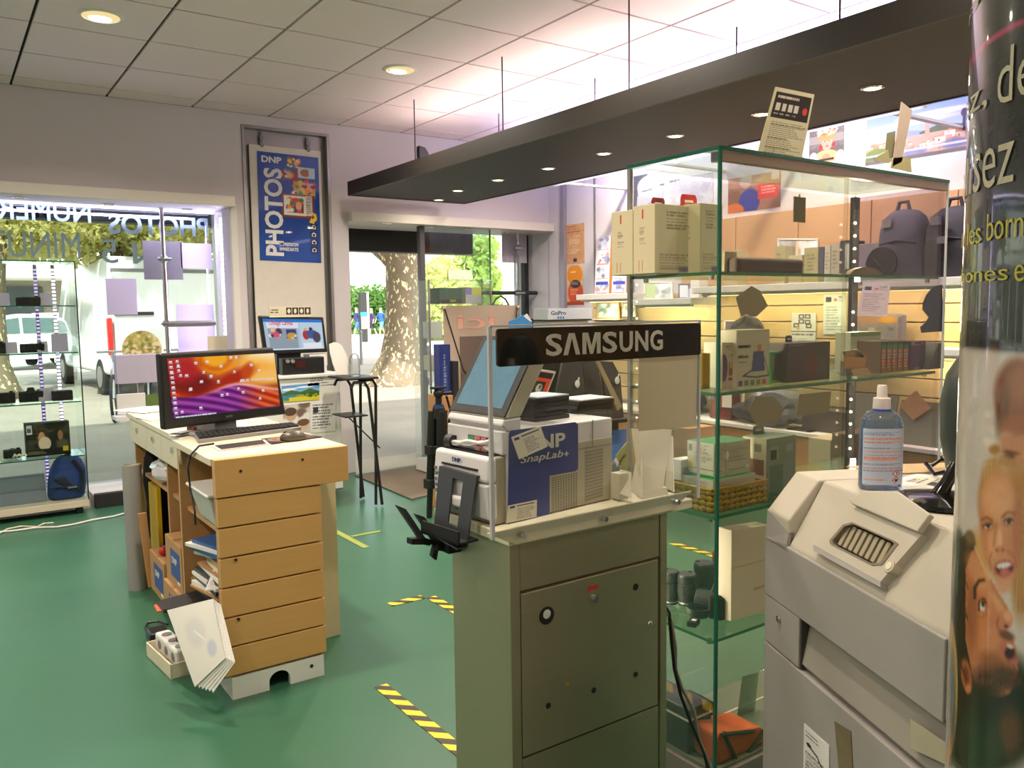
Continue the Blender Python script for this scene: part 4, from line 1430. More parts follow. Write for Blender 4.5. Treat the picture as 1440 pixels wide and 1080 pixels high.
for i in range(4):
    mb.hexa([pl[i],pr_[i],pr_[i]+Vector((0,.004,0)),pl[i]+Vector((0,.004,0))],[pl[i+1],pr_[i+1],pr_[i+1]+Vector((0,.004,0)),pl[i+1]+Vector((0,.004,0))])
mb.build('sheet',M_PAPER,t)
p=A('y',SY-.02,499,527)
MB().lathe([(.04,.002),(.04,.12),(.03,.15),(.012,.165),(.012,.2),(.001,.2)],(p.x,SY-.02,zt+.004),n=18).build('bottle',pane_glass('clear plastic',(240,244,244),.8,.12),t,smooth=True)

# ================================================================== WOODEN COUNTER WITH THE COMPUTER
M_WOOD=wood('honey beech plank',(214,168,106),(202,154,92),'X',5)
M_WOODI=wood('beech inside',(196,154,104),(180,138,90),'Y',5)
M_LAMI=mat('pale counter laminate',(226,214,186),0.35,var=.04,scale=12)
M_BEIGE=mat('beige back panel',(206,192,152),0.6)
ct=thing('counter','L-shaped beech counter with plank front, open shelves and white plinth','counter',(1.05,3.7,0))
YF=2.95
zb=.085
pl0=None
for k in range(6):
    z0=.09+k*.11
    MB().box(.775,YF,z0+.003,1.16,YF+.022,z0+.107).build('plank',M_WOOD,ct,bevel=.002)
MB().box(.775,YF+.022,.08,1.155,YF+.035,.755).build('core_board',M_WOODI,ct)
MB().box(.77,YF-.006,.752,1.272,YF+.03,.888).build('header_plank',M_WOOD,ct,bevel=.002)
for x,z in ((.86,.84),(1.09,.855),(.83,.30),(.83,.52)):
    MB().cyl((x,YF-.009,z),(x,YF+.002,z),.005,n=8).build('screw',M_BLACKM,ct)
# tops
MB().box(.765,YF+.03,.862,1.272,3.55,.888).build('worktop',M_LAMI,ct,bevel=.002)
MB().box(.80,3.55,.862,1.30,4.76,.886).build('worktop',M_LAMI,ct,bevel=.002)
MB().box(1.255,YF+.03,.75,1.272,3.3,.862).build('side_apron',M_WOODI,ct)
# plinth with its cable hole
n=12
arch=[(.80,0),(.935,0)]+[(.975-.04*math.cos(PI*k/n),.03+.035*math.sin(PI*k/n)) for k in range(n+1)]+[(1.015,0),(1.15,0),(1.15,.083),(.80,.083)]
MB().prism([(x,2.955,z) for x,z in arch],(0,.02,0)).build('plinth',M_WHITE,ct)
MB().box(.80,2.975,0,.82,3.5,.083).box(1.13,2.975,0,1.15,3.5,.083).build('plinth_side',M_WHITE,ct)
MB().cyl((1.10,2.953,.05),(1.10,2.958,.05),.007,n=10).build('plinth_screw',M_BLACK,ct)
# back panel on the customer side
MB().box(1.16,3.29,0.002,1.36,3.31,.80).box(1.34,3.31,0.002,1.36,4.7,.80).build('back_panel',M_BEIGE,ct)
MB().box(1.14,3.0,.083,1.158,4.7,.86).build('inner_back',M_WOODI,ct)
# upright dividers and shelves
for y,x0 in ((3.50,.775),(3.98,.83),(4.72,.83)):
    MB().box(x0,y,0.0,1.14,y+.025,.862).build('divider',M_WOODI,ct,bevel=.001)
for z in (.125,.30,.46,.60):
    MB().box(.80,2.99,z,1.14,3.5,z+.016).build('shelf',M_WOODI,ct)
for z in (.56,):
    MB().box(.85,3.525,z,1.14,4.72,z+.018).build('shelf',M_WOODI,ct)
MB().box(.85,3.525,.02,1.14,4.72,.04).build('shelf',M_WOODI,ct)
for y0,y1 in ((4.34,4.74),(4.0,4.335),(3.55,3.995)):
    d=MB().box(.812,y0,.735,.832,y1,.858).build('drawer',M_LAMI,ct,bevel=.002)
    yc=(y0+y1)/2
    MB().box(.83,y0+.01,.74,1.1,y1-.01,.85).build('drawer_box',M_WOODI,d)
    MB().cyl((.805,yc,.81),(.813,yc,.81),.014,n=14).build('lock',M_CHROME,d)

# contents of the shelves -------------------------------------------------
def loose_sheets(label,cat,base,w,d,n,cols,name='paper_stack',rz=0.0,tz=.004,seed=1,group=None,jitter=.012):
    r=random.Random(seed)
    t=thing(name,label,cat,base,rz,group)
    z=0
    for k in range(n):
        h=tz*r.uniform(.6,1.6)
        MB(True).cbox((r.uniform(-jitter,jitter),r.uniform(-jitter,jitter),z),(w*r.uniform(.86,1),d*r.uniform(.86,1),h),r.uniform(-.12,.12)).build('sheet',cols[k%len(cols)],t)
        z += h
    return t

M_MAGD=mat('dark magazine cover',(40,38,40),.4,var=.5,scale=22)
M_MAGB=mat('blue folder',(52,92,150),.45)
M_KRAFT=mat('brown cardboard',(186,142,94),.75,var=.06)
t=thing('plastic_bin','milky plastic bin lying in the top opening of the counter shelves','bin',(.92,3.2,.617))
mb=MB()
mb.hexa([(.80,3.06,.618),(1.05,3.06,.618),(1.05,3.3,.618),(.80,3.3,.618)],[(.77,3.04,.735),(1.06,3.04,.735),(1.06,3.33,.735),(.77,3.33,.735)])
mb.build('body',mat('milky plastic',(206,202,194),.35),t,bevel=.008)
MB().box(.76,3.03,.735,1.065,3.34,.748).build('lid',M_WHITE,t,bevel=.005)
loose_sheets('blue folders sticking out of the second opening of the counter shelves','folder',(.88,3.2,.477),.22,.24,4,[M_PAPER,M_MAGB,M_PAPER,M_MAGB],'folder',.3,.012,2)
t=thing('booklet','crumpled white and blue booklets hanging out below the blue folders','paper',(.82,3.2,.477))
for k in range(4):
    x,y=.75+.02*k,3.08+k*.05
    MB().hexa([(x,y,.38+.01*k),(x+.03,y,.38+.01*k),(x+.13,y+.12,.475),(x+.1,y+.14,.475)],[(x,y,.386+.01*k),(x+.03,y,.386+.01*k),(x+.13,y+.12,.481),(x+.1,y+.14,.481)]).build('sheet',(M_PAPER,M_MAGB,M_PAPER,M_MAGD)[k],t)
loose_sheets('pile of papers and books in the third opening of the counter shelves','papers',(.90,3.18,.317),.24,.3,9,[M_MAGD,M_PAPER,M_KRAFT,M_PAPER,M_MAGD,M_PAPER],rz=.1,tz=.011,seed=4)
loose_sheets('kraft envelope on top of the papers in the counter shelves','envelope',(.89,3.15,.425),.2,.2,2,[M_KRAFT,M_CREAM],'envelope',-.1,.012,6)
loose_sheets('stack of black photo books on the low counter shelf above the hanging paper','books',(.80,3.17,.142),.2,.28,5,[M_MAGD,M_PAPER,M_MAGD,M_CREAM,M_MAGD],'photo_books',.2,.02,7)
t=thing('magazine','dark glossy magazine sagging over the edge of the low counter shelf','magazine',(.77,3.42,.24))
MB().hexa([(.66,3.36,.235),(.66,3.48,.235),(.86,3.48,.25),(.86,3.3,.25)],[(.66,3.36,.25),(.66,3.48,.25),(.86,3.48,.265),(.86,3.3,.265)]).build('cover',M_MAGD,t)
MB().hexa([(.645,3.4,.23),(.65,3.49,.23),(.8,3.46,.252),(.8,3.36,.252)],[(.645,3.4,.234),(.65,3.49,.234),(.8,3.46,.256),(.8,3.36,.256)]).build('orange_page',mat('orange print',(190,90,50),.4,var=.5,scale=30),t)
# the big sheets leaning out at the bottom
t=thing('paper_bundle','bundle of large white sheets sliding out of the bottom of the counter','paper',(.70,3.0,.0))
cs=[A('x',.62,236,858),A('x',.74,300,842),A('x',.74,318,925),A('x',.66,275,966)]
for k in range(6):
    j=Vector((.004*k,-.002*k,-.004*k))
    q=[c+j for c in cs]
    q[3]=q[3]+Vector((.004*k,-.012*k,.003*k))
    q[2]=q[2]+Vector((0,-.004*k,.002*k))
    n_=(q[1]-q[0]).cross(q[3]-q[0]).normalized()*.002
    MB().hexa(q,[p+n_ for p in q]).build('sheet',M_PAPER,t)
q=[c for c in cs]
ink=Ink(60,60,(234,232,226)).ell(.45,.4,.22,.2,(222,220,222),.6).ell(.72,.72,.12,.12,(206,208,222),.5).text(.3,.3,.6,.5,3,(220,222,228),3)
nn=(q[1]-q[0]).cross(q[3]-q[0]).normalized()
nn=nn if nn.dot(EYE-q[0])>0 else-nn
ink_mesh('pale_print',ink,quadmap(*[p+nn*.004 for p in q]),PAPER,t)
# power strip in an open white box, plug beside it
t=thing('power_strip_box','open white carton holding a grey power strip on the floor','box',(.70,3.42,0),.1)
mb=MB(True)
mb.box(-.06,-.15,0,.06,.15,.005).box(-.06,-.15,0,-.055,.15,.06).box(.055,-.15,0,.06,.15,.06).box(-.06,-.15,0,.06,-.145,.06).box(-.06,.145,0,.06,.15,.06)
mb.build('carton',M_CREAM,t)
MB(True).box(-.03,-.13,.03,.03,.13,.10).build('strip',M_WHITE,t,bevel=.01)
for k in range(3):
    MB(True).cyl((0,-.09+.08*k,.099),(0,-.09+.08*k,.103),.02,n=16).build('socket',M_GREY,t)
    MB(True).cyl((-.032,-.09+.08*k,.065),(-.029,-.09+.08*k,.065),.018,n=16).build('socket',M_GREY,t)
t=thing('mains_plug','black mains adapter with a loop of cable on the floor beside the paper','plug',(.70,3.72,0))
MB().box(.66,3.66,.0,.74,3.76,.05).build('adapter',M_BLACK,t,bevel=.01)
MB().tube([A('z',.012,u,v) for u,v in ((236,878),(222,874),(208,876),(204,882),(214,888),(236,886))],.005,6).build('lead',M_BLACK,t)

# cartons
M_LBL=mat('blue carton label',(52,78,150),.5)

def carton(label,x0,y0,z0,x1,y1,z1,rz=0.0):
    t=thing('carton',label,'box',((x0+x1)/2,(y0+y1)/2,z0),rz,'paper cartons under the counter')
    MB().box(x0,y0,z0,x1,y1,z1).build('box',M_KRAFT,t,bevel=.003)
    MB().box(x0-.001,y0+.03,z0+.04,x0+.002,y1-.10,z1-.04).build('blue_label',M_LBL,t)
    MB().box(x0+.10,y0-.001,z1-.07,x1-.03,y0+.002,z1-.03).build('blue_print',M_LBL,t)
    MB().box(x0-.0015,y0+.04,z0+.025,x0+.002,y0+.08,z0+.037).build('white_label',M_PAPER,t)
    MB().box(x0+.001,(y0+y1)/2-.02,z1-.001,x1-.001,(y0+y1)/2+.02,z1+.0008).build('tape',mat('brown tape',(170,124,76),.3),t)
    p=Vector((x0-.0015,y1-.13,z0+(z1-z0)*.5))
    lettering('print','DNP',p,(0,-1,0),(0,0,1),.09,.03,mat('white print',(232,232,232)),t,.0006,.02)
    return t

carton('brown carton with blue label standing on another in the counter',.80,3.66,.195,1.12,3.96,.40)
carton('brown carton with blue label on the floor under the upper carton',.785,3.63,.0405,1.12,3.96,.193)
carton('brown carton with blue label leaning behind the other two',.80,4.02,.0405,1.12,4.34,.24)
one('carton_flap','open brown carton flap standing up beside the grey roll','carton',MB().hexa([(.79,4.345,.041),(.82,4.345,.041),(.82,4.36,.041),(.79,4.36,.041)],[(.76,4.35,.42),(.80,4.35,.42),(.80,4.365,.42),(.76,4.365,.42)]),M_KRAFT)
one('yellow_folder','bright yellow board standing in the rear bay of the counter','board',MB().box(.86,4.40,.041,.88,4.6,.53),mat('yellow board',(226,184,30),.5))
t=thing('toy_set','small red and blue plastic things beside the cartons','toy',(.84,4.385,.24))
for k in range(5):
    MB().sphere((.83+.02*k,4.16+.03*math.sin(k*2),.265),.022,10).build('ball',(mat('red toy',(190,40,40),.4),mat('blue toy',(40,70,160),.4))[k%2],t,smooth=True)
# plastic bags: crumpled lumps
def crumple(name,label,cat,c,r,m,seed=1,squash=(1,1,.7),amp=.35,group=None,sub=3):
    bm=bmesh.new()
    bmesh.ops.create_icosphere(bm,subdivisions=sub,radius=1)
    o_=Vector((seed*7.3,seed*3.1,0))
    for v in bm.verts:
        n=noise.noise(v.co*1.6+o_)*amp+noise.noise(v.co*4+o_)*amp*.5
        v.co=v.co*(1+n)
        v.co=Vector((v.co.x*r*squash[0],v.co.y*r*squash[1],v.co.z*r*squash[2]))
    zm=min(v.co.z for v in bm.verts)
    me=bpy.data.meshes.new(name)
    bm.to_mesh(me)
    bm.free()
    me.materials.append(m)
    o=bpy.data.objects.new(name,me)
    COL.objects.link(o)
    o.location=Vector(c)-Vector((0,0,zm))
    _X[o.name]=Matrix.Translation(o.location)
    return tag(o,label,cat,group)

M_FILM=mat('crumpled clear film',(206,206,210),.2,spec=.8)
crumple('plastic_bag','crumpled clear plastic wrapping on the upper rear shelf of the counter','bag',(.93,4.25,.578),.11,M_FILM,3,(1,1.5,.55))
crumple('plastic_bag','crumpled grey plastic sleeve hanging above the upper carton','bag',(.93,3.8,.402),.085,M_FILM,5,(.9,1.2,.7))
crumple('black_bag','black plastic bag squeezed in beside the grey roll','bag',(.95,4.62,.041),.10,M_BLACKM,8,(1,.6,3.6))
# grey roll of perforated board
t=thing('board_roll','tall roll of grey perforated sheet standing beside the counter','roll',(.768,4.50,0))
mr=mat('grey perforated sheet',(150,148,146),.55,var=.1,scale=300)
n=32
mb=MB()
mb.lathe([(.046,0),(.046,.645),(.042,.645),(.042,.01)],(.768,4.50,0),n=n)
mb.build('outer_layer',mr,t,smooth=True)
mb=MB()
sp=[]
for k in range(50):
    a=k/50*2*PI*2.6
    r=.012+.028*k/50
    sp.append((.768+r*math.cos(a),4.50+r*math.sin(a)))
for k in range(49):
    (x0,y0),(x1,y1)=sp[k],sp[k+1]
    mb.hexa([(x0,y0,.01),(x1,y1,.01),(x1*1.0+.001,y1+.001,.01),(x0+.001,y0+.001,.01)],[(x0,y0,.642),(x1,y1,.642),(x1+.001,y1+.001,.642),(x0+.001,y0+.001,.642)])
mb.build('inner_layers',mat('pale roll inside',(196,184,160),.6),t)

# ------------------------------------------------------------------ on the counter
WZ=.888
h=R(24.8)
mx,my=Vector((math.cos(h),math.sin(h),0)),Vector((-math.sin(h),math.cos(h),0))
P0=A('z',.946,232,605)
mn=thing('computer','big all in one computer showing an orange and purple canyon on the counter','monitor',(P0.x+mx.x*.3,P0.y+mx.y*.3+.05,WZ))
NM=-my

def MP(u,v,off=0.0):
    return AP(P0+my*off,my,u,v)

Q=[MP(*p) for p in ((225,497),(385,488.5),(403,582.5),(232,605))]
MB().prism(Q,my*.035).build('housing',M_BLACK,mn,bevel=.01,seg=3)
SQ=[MP(*p,-.0015) for p in ((234.5,504.5),(385.5,496.5),(394,572),(244,588.5))]
# the canyon wallpaper
ink=Ink(190,110,(196,60,34))
X,Y=ink.X,ink.Y
w1=np.sin(X*9+np.sin(Y*7)*1.2-Y*5)
base=np.stack([206+34*w1,84+46*w1+40*X,34+14*w1],-1)
base[:,:int(.33*190)]=base[:,:int(.33*190)]*np.array([.82,.5,.62])
ink.a=base
ink.ell(.42,.06,.2,.26,(236,140,20),.3).ell(.42,.06,.16,.2,(214,104,14),.3).ell(.42,.04,.11,.14,(246,170,40),.4)
ink.ell(.86,.1,.2,.3,(255,226,150),1.0).ell(.9,.02,.12,.16,(255,240,200),.9).ell(.8,.3,.24,.22,(250,176,70),1.0).ell(.95,.42,.2,.12,(250,190,100),.9)
ink.ell(.2,.42,.28,.16,(120,24,24),.9,.25).ell(.55,.42,.22,.12,(170,40,20),.9,-.4).ell(.12,.2,.14,.2,(176,34,40),.8).ell(.7,.3,.05,.16,(196,70,20),.8,.5)
ridge=.60+.05*np.sin(X*6+.6)-.08*np.exp(-((X-.55)/.2)**2)+.06*X
m=np.clip((Y-ridge)/.02,0,1)
band=np.sin((Y*1.0-X*.55)*46+2.2*np.sin(X*4))
pur=np.stack([142+40*band-20*Y,44+26*band,132+34*band],-1)
right=np.clip((X-.58)/.25,0,1)[...,None]
red=np.stack([196+36*band,66+34*band,30+10*band],-1)
pur=pur*(1-right)+red*right
ink.a=ink.a*(1-m[...,None])+pur*m[...,None]
glow=np.exp(-((Y-ridge)/.03)**2)[...,None]*np.clip((X-.2)/.3,0,1)[...,None]
ink.a=ink.a*(1-glow*.7)+np.array([255,190,200])*glow*.7
ink.rect(0,.972,1,1,(70,40,90))
rr_=random.Random(4)
ic=[(.03,.06+k*.085) for k in range(11)]+[(.085,.05),(.09,.13),(.09,.21),(.1,.29),(.15,.3),(.24,.1),(.3,.26),(.36,.34),(.27,.42),(.42,.44),(.34,.09),(.56,.04),(.61,.04),(.58,.29),(.46,.18),(.17,.53),(.44,.68),(.49,.67),(.64,.66),(.75,.19),(.84,.66),(.8,.8),(.64,.45),(.24,.86),(.08,.9),(.6,.59),(.82,.3)]
for x,y in ic:
    ink.rect(x-.012,y-.018,x+.012,y+.012,(228,228,236)).rect(x-.016,y+.02,x+.016,y+.03,(214,200,206))
ink.ell(.055,.62,.018,.028,(226,60,30)).text(.02,.977,.4,.998,1,(220,226,240),5,.9)
ink_mesh('screen',ink,quadmap(*SQ),SCREEN,mn)
for word,u0,u1,v0,v1,b in (('ASUS',337,350,533.6,538,.03),('IN SEARCH OF INCREDIBLE',354,386,532,535.5,.01)):
    o_,e_=MP(u0,v1,-.002),MP(u1,v1-1.5,-.002)
    lettering('screen_text',word,o_,e_-o_,(0,0,1),(e_-o_).length,(o_-MP(u0,v0,-.002)).length,emit('pale screen text',(230,220,214),.9),mn,.0004,b)
o_,e_=MP(317,587.5,-.001),MP(327,586,-.001)
lettering('badge','ASUS',o_,e_-o_,(0,0,1),(e_-o_).length,.009,M_ALU,mn,.0005,.02)
bc=(Q[2]+Q[3])/2
sb=bc+my*.11
MB().hexa([(p.x,p.y,WZ+.012) for p in (sb-mx*.06-my*.08,sb+mx*.06-my*.08,sb+mx*.06+my*.06,sb-mx*.06+my*.06)],
          [(p.x,p.y,WZ+.2) for p in (sb-mx*.05-my*.085,sb+mx*.05-my*.085,sb+mx*.05-my*.04,sb-mx*.05-my*.04)]).build('stand_neck',M_GREY,mn,bevel=.004)
MB().hexa([(p.x,p.y,WZ) for p in (sb-mx*.14-my*.12,sb+mx*.14-my*.12,sb+mx*.11+my*.09,sb-mx*.11+my*.09)],
          [(p.x,p.y,WZ+.012) for p in (sb-mx*.13-my*.11,sb+mx*.13-my*.11,sb+mx*.1+my*.08,sb-mx*.1+my*.08)]).build('stand_base',M_ALU,mn,bevel=.003)
# keyboard
k0,k1,k2,k3=[A('z',WZ,*p) for p in ((279,624),(424,605),(413,600),(272,614))]
kb=thing('keyboard','black computer keyboard in front of the big computer screen','keyboard',(k0+k2)/2)
up=Vector((0,0,.016))
MB().hexa([k0,k1,k2,k3],[p+up for p in (k0,k1,k2,k3)]).build('base',M_ALU,kb,bevel=.003)
km=MB()
for r_ in range(5):
    for c_ in range(20):
        a0,a1,b0,b1=.015+c_*.0485,.055+c_*.0485,.08+r_*.175,.22+r_*.175
        f=lambda a,b:(k0*(1-a)+k1*a)*(1-b)+(k3*(1-a)+k2*a)*b+Vector((0,0,.0165))
        q=[f(a0,b0),f(a1,b0),f(a1,b1),f(a0,b1)]
        km.hexa(q,[p+Vector((0,0,.007)) for p in q])
ko=km.build('keys',M_BLACKM,kb)
ko['kind']='stuff'
# desk mats and the mouse
m0=[A('z',WZ+.003,*p) for p in ((298,628),(372,619),(379,625),(308,634))]
one('pad_frame','dark flat pad in a white frame lying at the front edge of the counter','pad',MB().hexa([p-Vector((0,0,.003)) for p in m0],[p+Vector((0,0,.003)) for p in m0]).hexa([p*.9+(m0[0]+m0[2])*.05+Vector((0,0,.001)) for p in m0],[p*.9+(m0[0]+m0[2])*.05+Vector((0,0,.0042)) for p in m0],1),[M_WHITE,M_MAGD])
m0=[A('z',WZ+.001,*p) for p in ((368,618),(424,610.5),(453,615),(382,625))]
mp=thing('mouse_pad','mouse pad with a dark picture under the mouse','pad',(m0[0]+m0[2])/2-Vector((0,0,.001)))
MB().hexa([p-Vector((0,0,.001)) for p in m0],[p+Vector((0,0,.003)) for p in m0]).build('mat',M_BLACKM,mp)
ink=Ink(60,24,(58,50,66)).blot(20,0,0,1,1,.06,.16,[(120,84,70),(40,40,60),(150,120,96),(84,60,96)],4)
up=Vector((0,0,.0035))
ink_mesh('picture',ink,quadmap(m0[0]+up,m0[1]+up,m0[2]+up,m0[3]+up),PAPER,mp)
c=A('z',WZ+.02,412,613)
mo=thing('mouse','black and olive computer mouse on the pad','mouse',(c.x,c.y,WZ+.004))
prof=MB()
n=20
vs=[]
for i,(s,zz) in enumerate(((.92,0),(1,.008),(.95,.018),(.78,.028),(.45,.035),(.02,.037))):
    for k in range(n):
        a=2*PI*k/n
        vs.append((c.x+.055*s*math.cos(a),c.y+.032*s*math.sin(a),WZ+.004+zz))
prof.add(vs,[(i*n+k,i*n+(k+1)%n,(i+1)*n+(k+1)%n,(i+1)*n+k) for i in range(5) for k in range(n)]+[tuple(reversed(range(n)))])
prof.build('shell',mat('olive black mouse',(70,66,56),.3),mo,smooth='all')
MB().cyl((c.x-.03,c.y-.003,WZ+.032),(c.x-.03,c.y+.003,WZ+.032),.009,n=12).build('wheel',M_BLACK,mo)
# small things left of the keyboard
loose_sheets('small pile of cards and pens at the left edge of the counter','cards',A('z',WZ,258,612),.10,.05,4,[M_MAGD,M_PAPER,M_MAGD,M_ALU],'card_pile',.5,.003,9)
loose_sheets('dark card box with little figures behind the keyboard','box',A('z',WZ,285,607),.12,.05,3,[M_MAGD,mat('dull red print',(120,60,54),.5,var=.4,scale=40),M_MAGD],'card_box',.3,.012,10)
loose_sheets('white price lists lying on the rear part of the counter','papers',A('z',.886,205,577),.22,.30,3,[M_PAPER],'price_lists',.35,.002,12)
loose_sheets('cream sheets lying on the counter close behind the screen','papers',A('z',.886,222,588),.16,.24,3,[M_CREAM],'paper_sheets',.2,.002,13)
one('adhesive_reel','cream round pad sticking out over the left edge of the counter','reel',MB().cyl((.79,3.52,.835),(.80,3.515,.835),.05,n=28),M_CREAM)
pts=[A('x',.758,u,v) for u,v in ((300,624),(280,627),(268,640),(264,660),(268,690),(274,720),(275,738))]
one('desk_cable','thin black cable hanging down the open side of the counter','cable',MB().tube(pts,.004,6),M_BLACK)

# ================================================================== ENTRANCE
d1=struct('door_1',MB().box(3.655,6.69,0.0,3.705,6.75,2.175),mat('dark anodised post',(74,76,76),.5,.1),bevel=.003)
MB().box(3.705,6.715,.1,4.43,6.723,2.175).build('glass',M_GLASS,d1)
MB().box(3.705,6.70,.0,4.43,6.74,.1).build('bottom_rail',M_ALU,d1)
MB().box(4.43,6.713,.0,4.44,6.725,2.175).build('glass_edge',M_EDGE,d1)
w2=struct('window_2',MB().box(4.44,7.05,.02,5.12,7.058,2.175),M_GLASS)
MB().box(5.07,7.03,.0,5.12,7.1,2.175).build('frame_post',M_DARK,w2)
MB().box(4.44,7.03,.0,5.12,7.08,.06).build('frame_rail',M_DARK,w2)
struct('trim_8',MB().box(2.945,6.64,-.05,5.12,7.2,-.001),mat('door sill stone',(176,168,154),.8))
a,b=A('y',6.9,728,336),A('y',6.9,775,412)
t=thing('display_pole','chrome display pole with a dark cross bar in the right pane of the entrance','pole',(a.x,6.9,0))
MB().cyl((a.x,6.9,0),(a.x,6.9,2.175),.018,n=16).build('pole',M_CHROME,t,smooth=True)
MB().cyl((A('y',6.9,655,412).x,6.88,b.z),(5.11,6.88,b.z),.02,n=12).build('bar',M_DARK,t)
for v in (349,412):
    z=A('y',6.9,728,v).z
    MB().cyl((a.x,6.9,z-.03),(a.x,6.9,z+.03),.032,n=14).cyl((a.x-.06,6.87,z),(a.x+.06,6.87,z),.012,n=10).build('clamp',M_CHROME,t)
px_sheet('poster','grey back of a square poster hanging on the entrance pole','poster','y',6.98,706,330,740,369,M_SHEET,.005)
for (u0,v0,u1,v1,m_,lab) in ((594,437,603,450,mat('lime sticker',(196,206,60),.5),'lime green sticker on the glass beside the door post'),(594,453,605,482,M_PAPER,'white card with small print on the glass beside the door post'),
                                  (593,486,605,505,M_SHEET,'pale sheet on the door glass under the small print card')):
    px_sheet('sticker',lab,'sticker','y',6.714,u0,v0,u1,v1,m_,.002)
c=A('y',6.713,600,537)
one('round_sticker','round blue and white sticker low on the door glass','sticker',MB().cyl((c.x,6.7135,c.z),(c.x,6.710,c.z),.042,n=24,mi=0).cyl((c.x,6.712,c.z),(c.x,6.7085,c.z),.026,n=24,mi=1),[M_WHITE,M_BLUE])
# door mat
mp_=[A('z',0,*p) for p in ((500,669),(580,703),(640,688),(640,650),(587,656))]
one('door_mat','grey brown door mat with a white edge inside the entrance','mat',MB().prism([(p.x,p.y,.001) for p in mp_],(0,0,.010)),mat('door mat fibre',(112,100,84),.95,var=.2,scale=80,bump=.4))
q=[(p.x,p.y,.002) for p in mp_[:3]]
one('mat_edge','pale edging strip along the front of the door mat','edging',MB().tube([(p[0]-.004,p[1]-.012,.006) for p in q],.006,6),M_ALU)
# glass cabinet by the door
KX0,KX1,KY0,KY1=A('y',6.05,603,400).x,A('y',6.05,690,400).x,6.05,6.35
t=thing('display_cabinet','small glass cabinet with boxes behind the banner at the entrance','cabinet',((KX0+KX1)/2,6.2,0))
kzt=A('y',6.05,640,394).z
MB().box(KX0,KY0,.02,KX1,KY1,.12).build('base',M_WHITE,t)
MB().box(KX0,KY0,.12,KX1,KY0+.005,kzt).box(KX0,KY0,.12,KX0+.005,KY1,kzt).box(KX1-.005,KY0,.12,KX1,KY1,kzt).build('panes',M_CGLASS,t)
MB().box(KX0,KY0,kzt,KX1,KY1,kzt+.006).build('top_pane',M_CSHELF,t)
for x in (KX0,KX1):
    MB().box(x-.006,KY0-.006,.12,x+.006,KY0+.006,kzt).build('edge_post',M_ALU,t)
KZ=[A('y',6.06,640,v).z for v in (427,475,520)]
for z in KZ:
    MB().box(KX0+.01,KY0+.01,z-.008,KX1-.01,KY1-.01,z).build('shelf',M_CSHELF,t)

def px_box(name,label,cat,y,u0,v0,u1,v1,depth,m,zb=None,group=None,bevel=.002,face=None):
    """a box whose front face on the plane y is seen between these corners"""
    a,b=A('y',y,u0,v1),A('y',y,u1,v0)
    z0=a.z if zb is None else zb
    t=thing(name,label,cat,((a.x+b.x)/2,y+depth/2,z0),0,group)
    MB().box(min(a.x,b.x),y,z0,max(a.x,b.x),y+depth,b.z).build('carton',m,t,bevel=bevel)
    if face is not None:
        ink_mesh('printed_front',face,flat((min(a.x,b.x)+.001,y-.0008,b.z-.001),(max(a.x,b.x)-.001,y-.0008,b.z-.001),(min(a.x,b.x)+.001,y-.0008,z0+.001)),GLOSSY,t)
    return t

f=Ink(40,26,(88,108,100)).rect(0,.7,1,1,(96,84,96)).text(.1,.76,.9,.94,2,(60,50,60),3).rect(.45,.75,.7,.9,(150,160,50))
px_box('product_box','dark green box on the top shelf of the entrance cabinet','box',6.1,618,405,650,427,.16,mat('dark green box',(88,108,100),.5),KZ[0],'boxes in the entrance cabinet',face=f)
f=Ink(26,26,(206,196,150)).rect(0,0,.4,.45,(140,130,190)).rect(.4,0,1,.5,(200,200,110)).rect(0,.5,1,1,(190,186,190))
px_box('product_box','lilac and lime box on the top shelf of the entrance cabinet','box',6.1,655,404,677,427,.14,M_CREAM,KZ[0],'boxes in the entrance cabinet',face=f)
px_box('product_box','white box on the middle shelf of the entrance cabinet','box',6.1,606,452,622,475,.14,M_WHITE,KZ[1],'boxes in the entrance cabinet')
px_box('product_box','pale box with a red line on the lower shelf of the entrance cabinet','box',6.1,607,500,617,520,.14,M_CREAM,KZ[2],'boxes in the entrance cabinet')
a,b=A('y',6.1,631,394),A('y',6.1,664,380)
one('cream_card','cream card standing on top of the small entrance cabinet','card',MB().hexa([(a.x,6.1,kzt+.006),(b.x,6.1,kzt+.006),(b.x,6.13,kzt+.006),(a.x,6.13,kzt+.006)],[(a.x,6.112,b.z),(b.x,6.112,b.z),(b.x,6.118,b.z),(a.x,6.118,b.z)]),M_CREAM)
# X banner seen from behind
BY=5.40
B0,B1=A('y',BY,625,430),A('y',BY,729,427)
t=thing('banner_stand','cross frame banner stand seen from behind with show-through letters','banner',((B0.x+B1.x)/2,BY,0))
MB().box(B0.x,BY+.02,.12,B1.x,BY+.023,B0.z).build('banner',translucent('banner cloth back',(196,178,160),.3),t)
cx=(B0.x+B1.x)/2
for xx,fx in ((B0.x,B1.x),(B1.x,B0.x)):
    MB().tube([(xx,BY+.01,B0.z),(xx*.65+cx*.35,BY-.06,B0.z*.66),(cx,BY-.10,.62)],.006,6).build('arm',M_BLACK,t)
    MB().tube([(cx,BY-.10,.62),(fx*.4+cx*.6,BY-.02,.3),(fx,BY+.015,.125)],.006,6).build('arm',M_BLACK,t)
    MB().cyl((xx,BY+.0,B0.z-.012),(xx,BY+.03,B0.z-.012),.012,n=12).build('grommet',M_CHROME,t)
MB().box(cx-.03,BY-.13,.58,cx+.03,BY-.07,.66).build('hub',M_BLACK,t,bevel=.005)
MB().tube([(cx,BY-.1,.6),(cx,BY-.42,.012)],.009,8).build('foot',M_BLACK,t)
MB().tube([(cx-.25,BY-.05,.012),(cx,BY-.1,.6),(cx+.25,BY-.05,.012)],.008,8).build('foot',M_BLACK,t)
a,b=A('y',BY,645,463),A('y',BY,697,441)
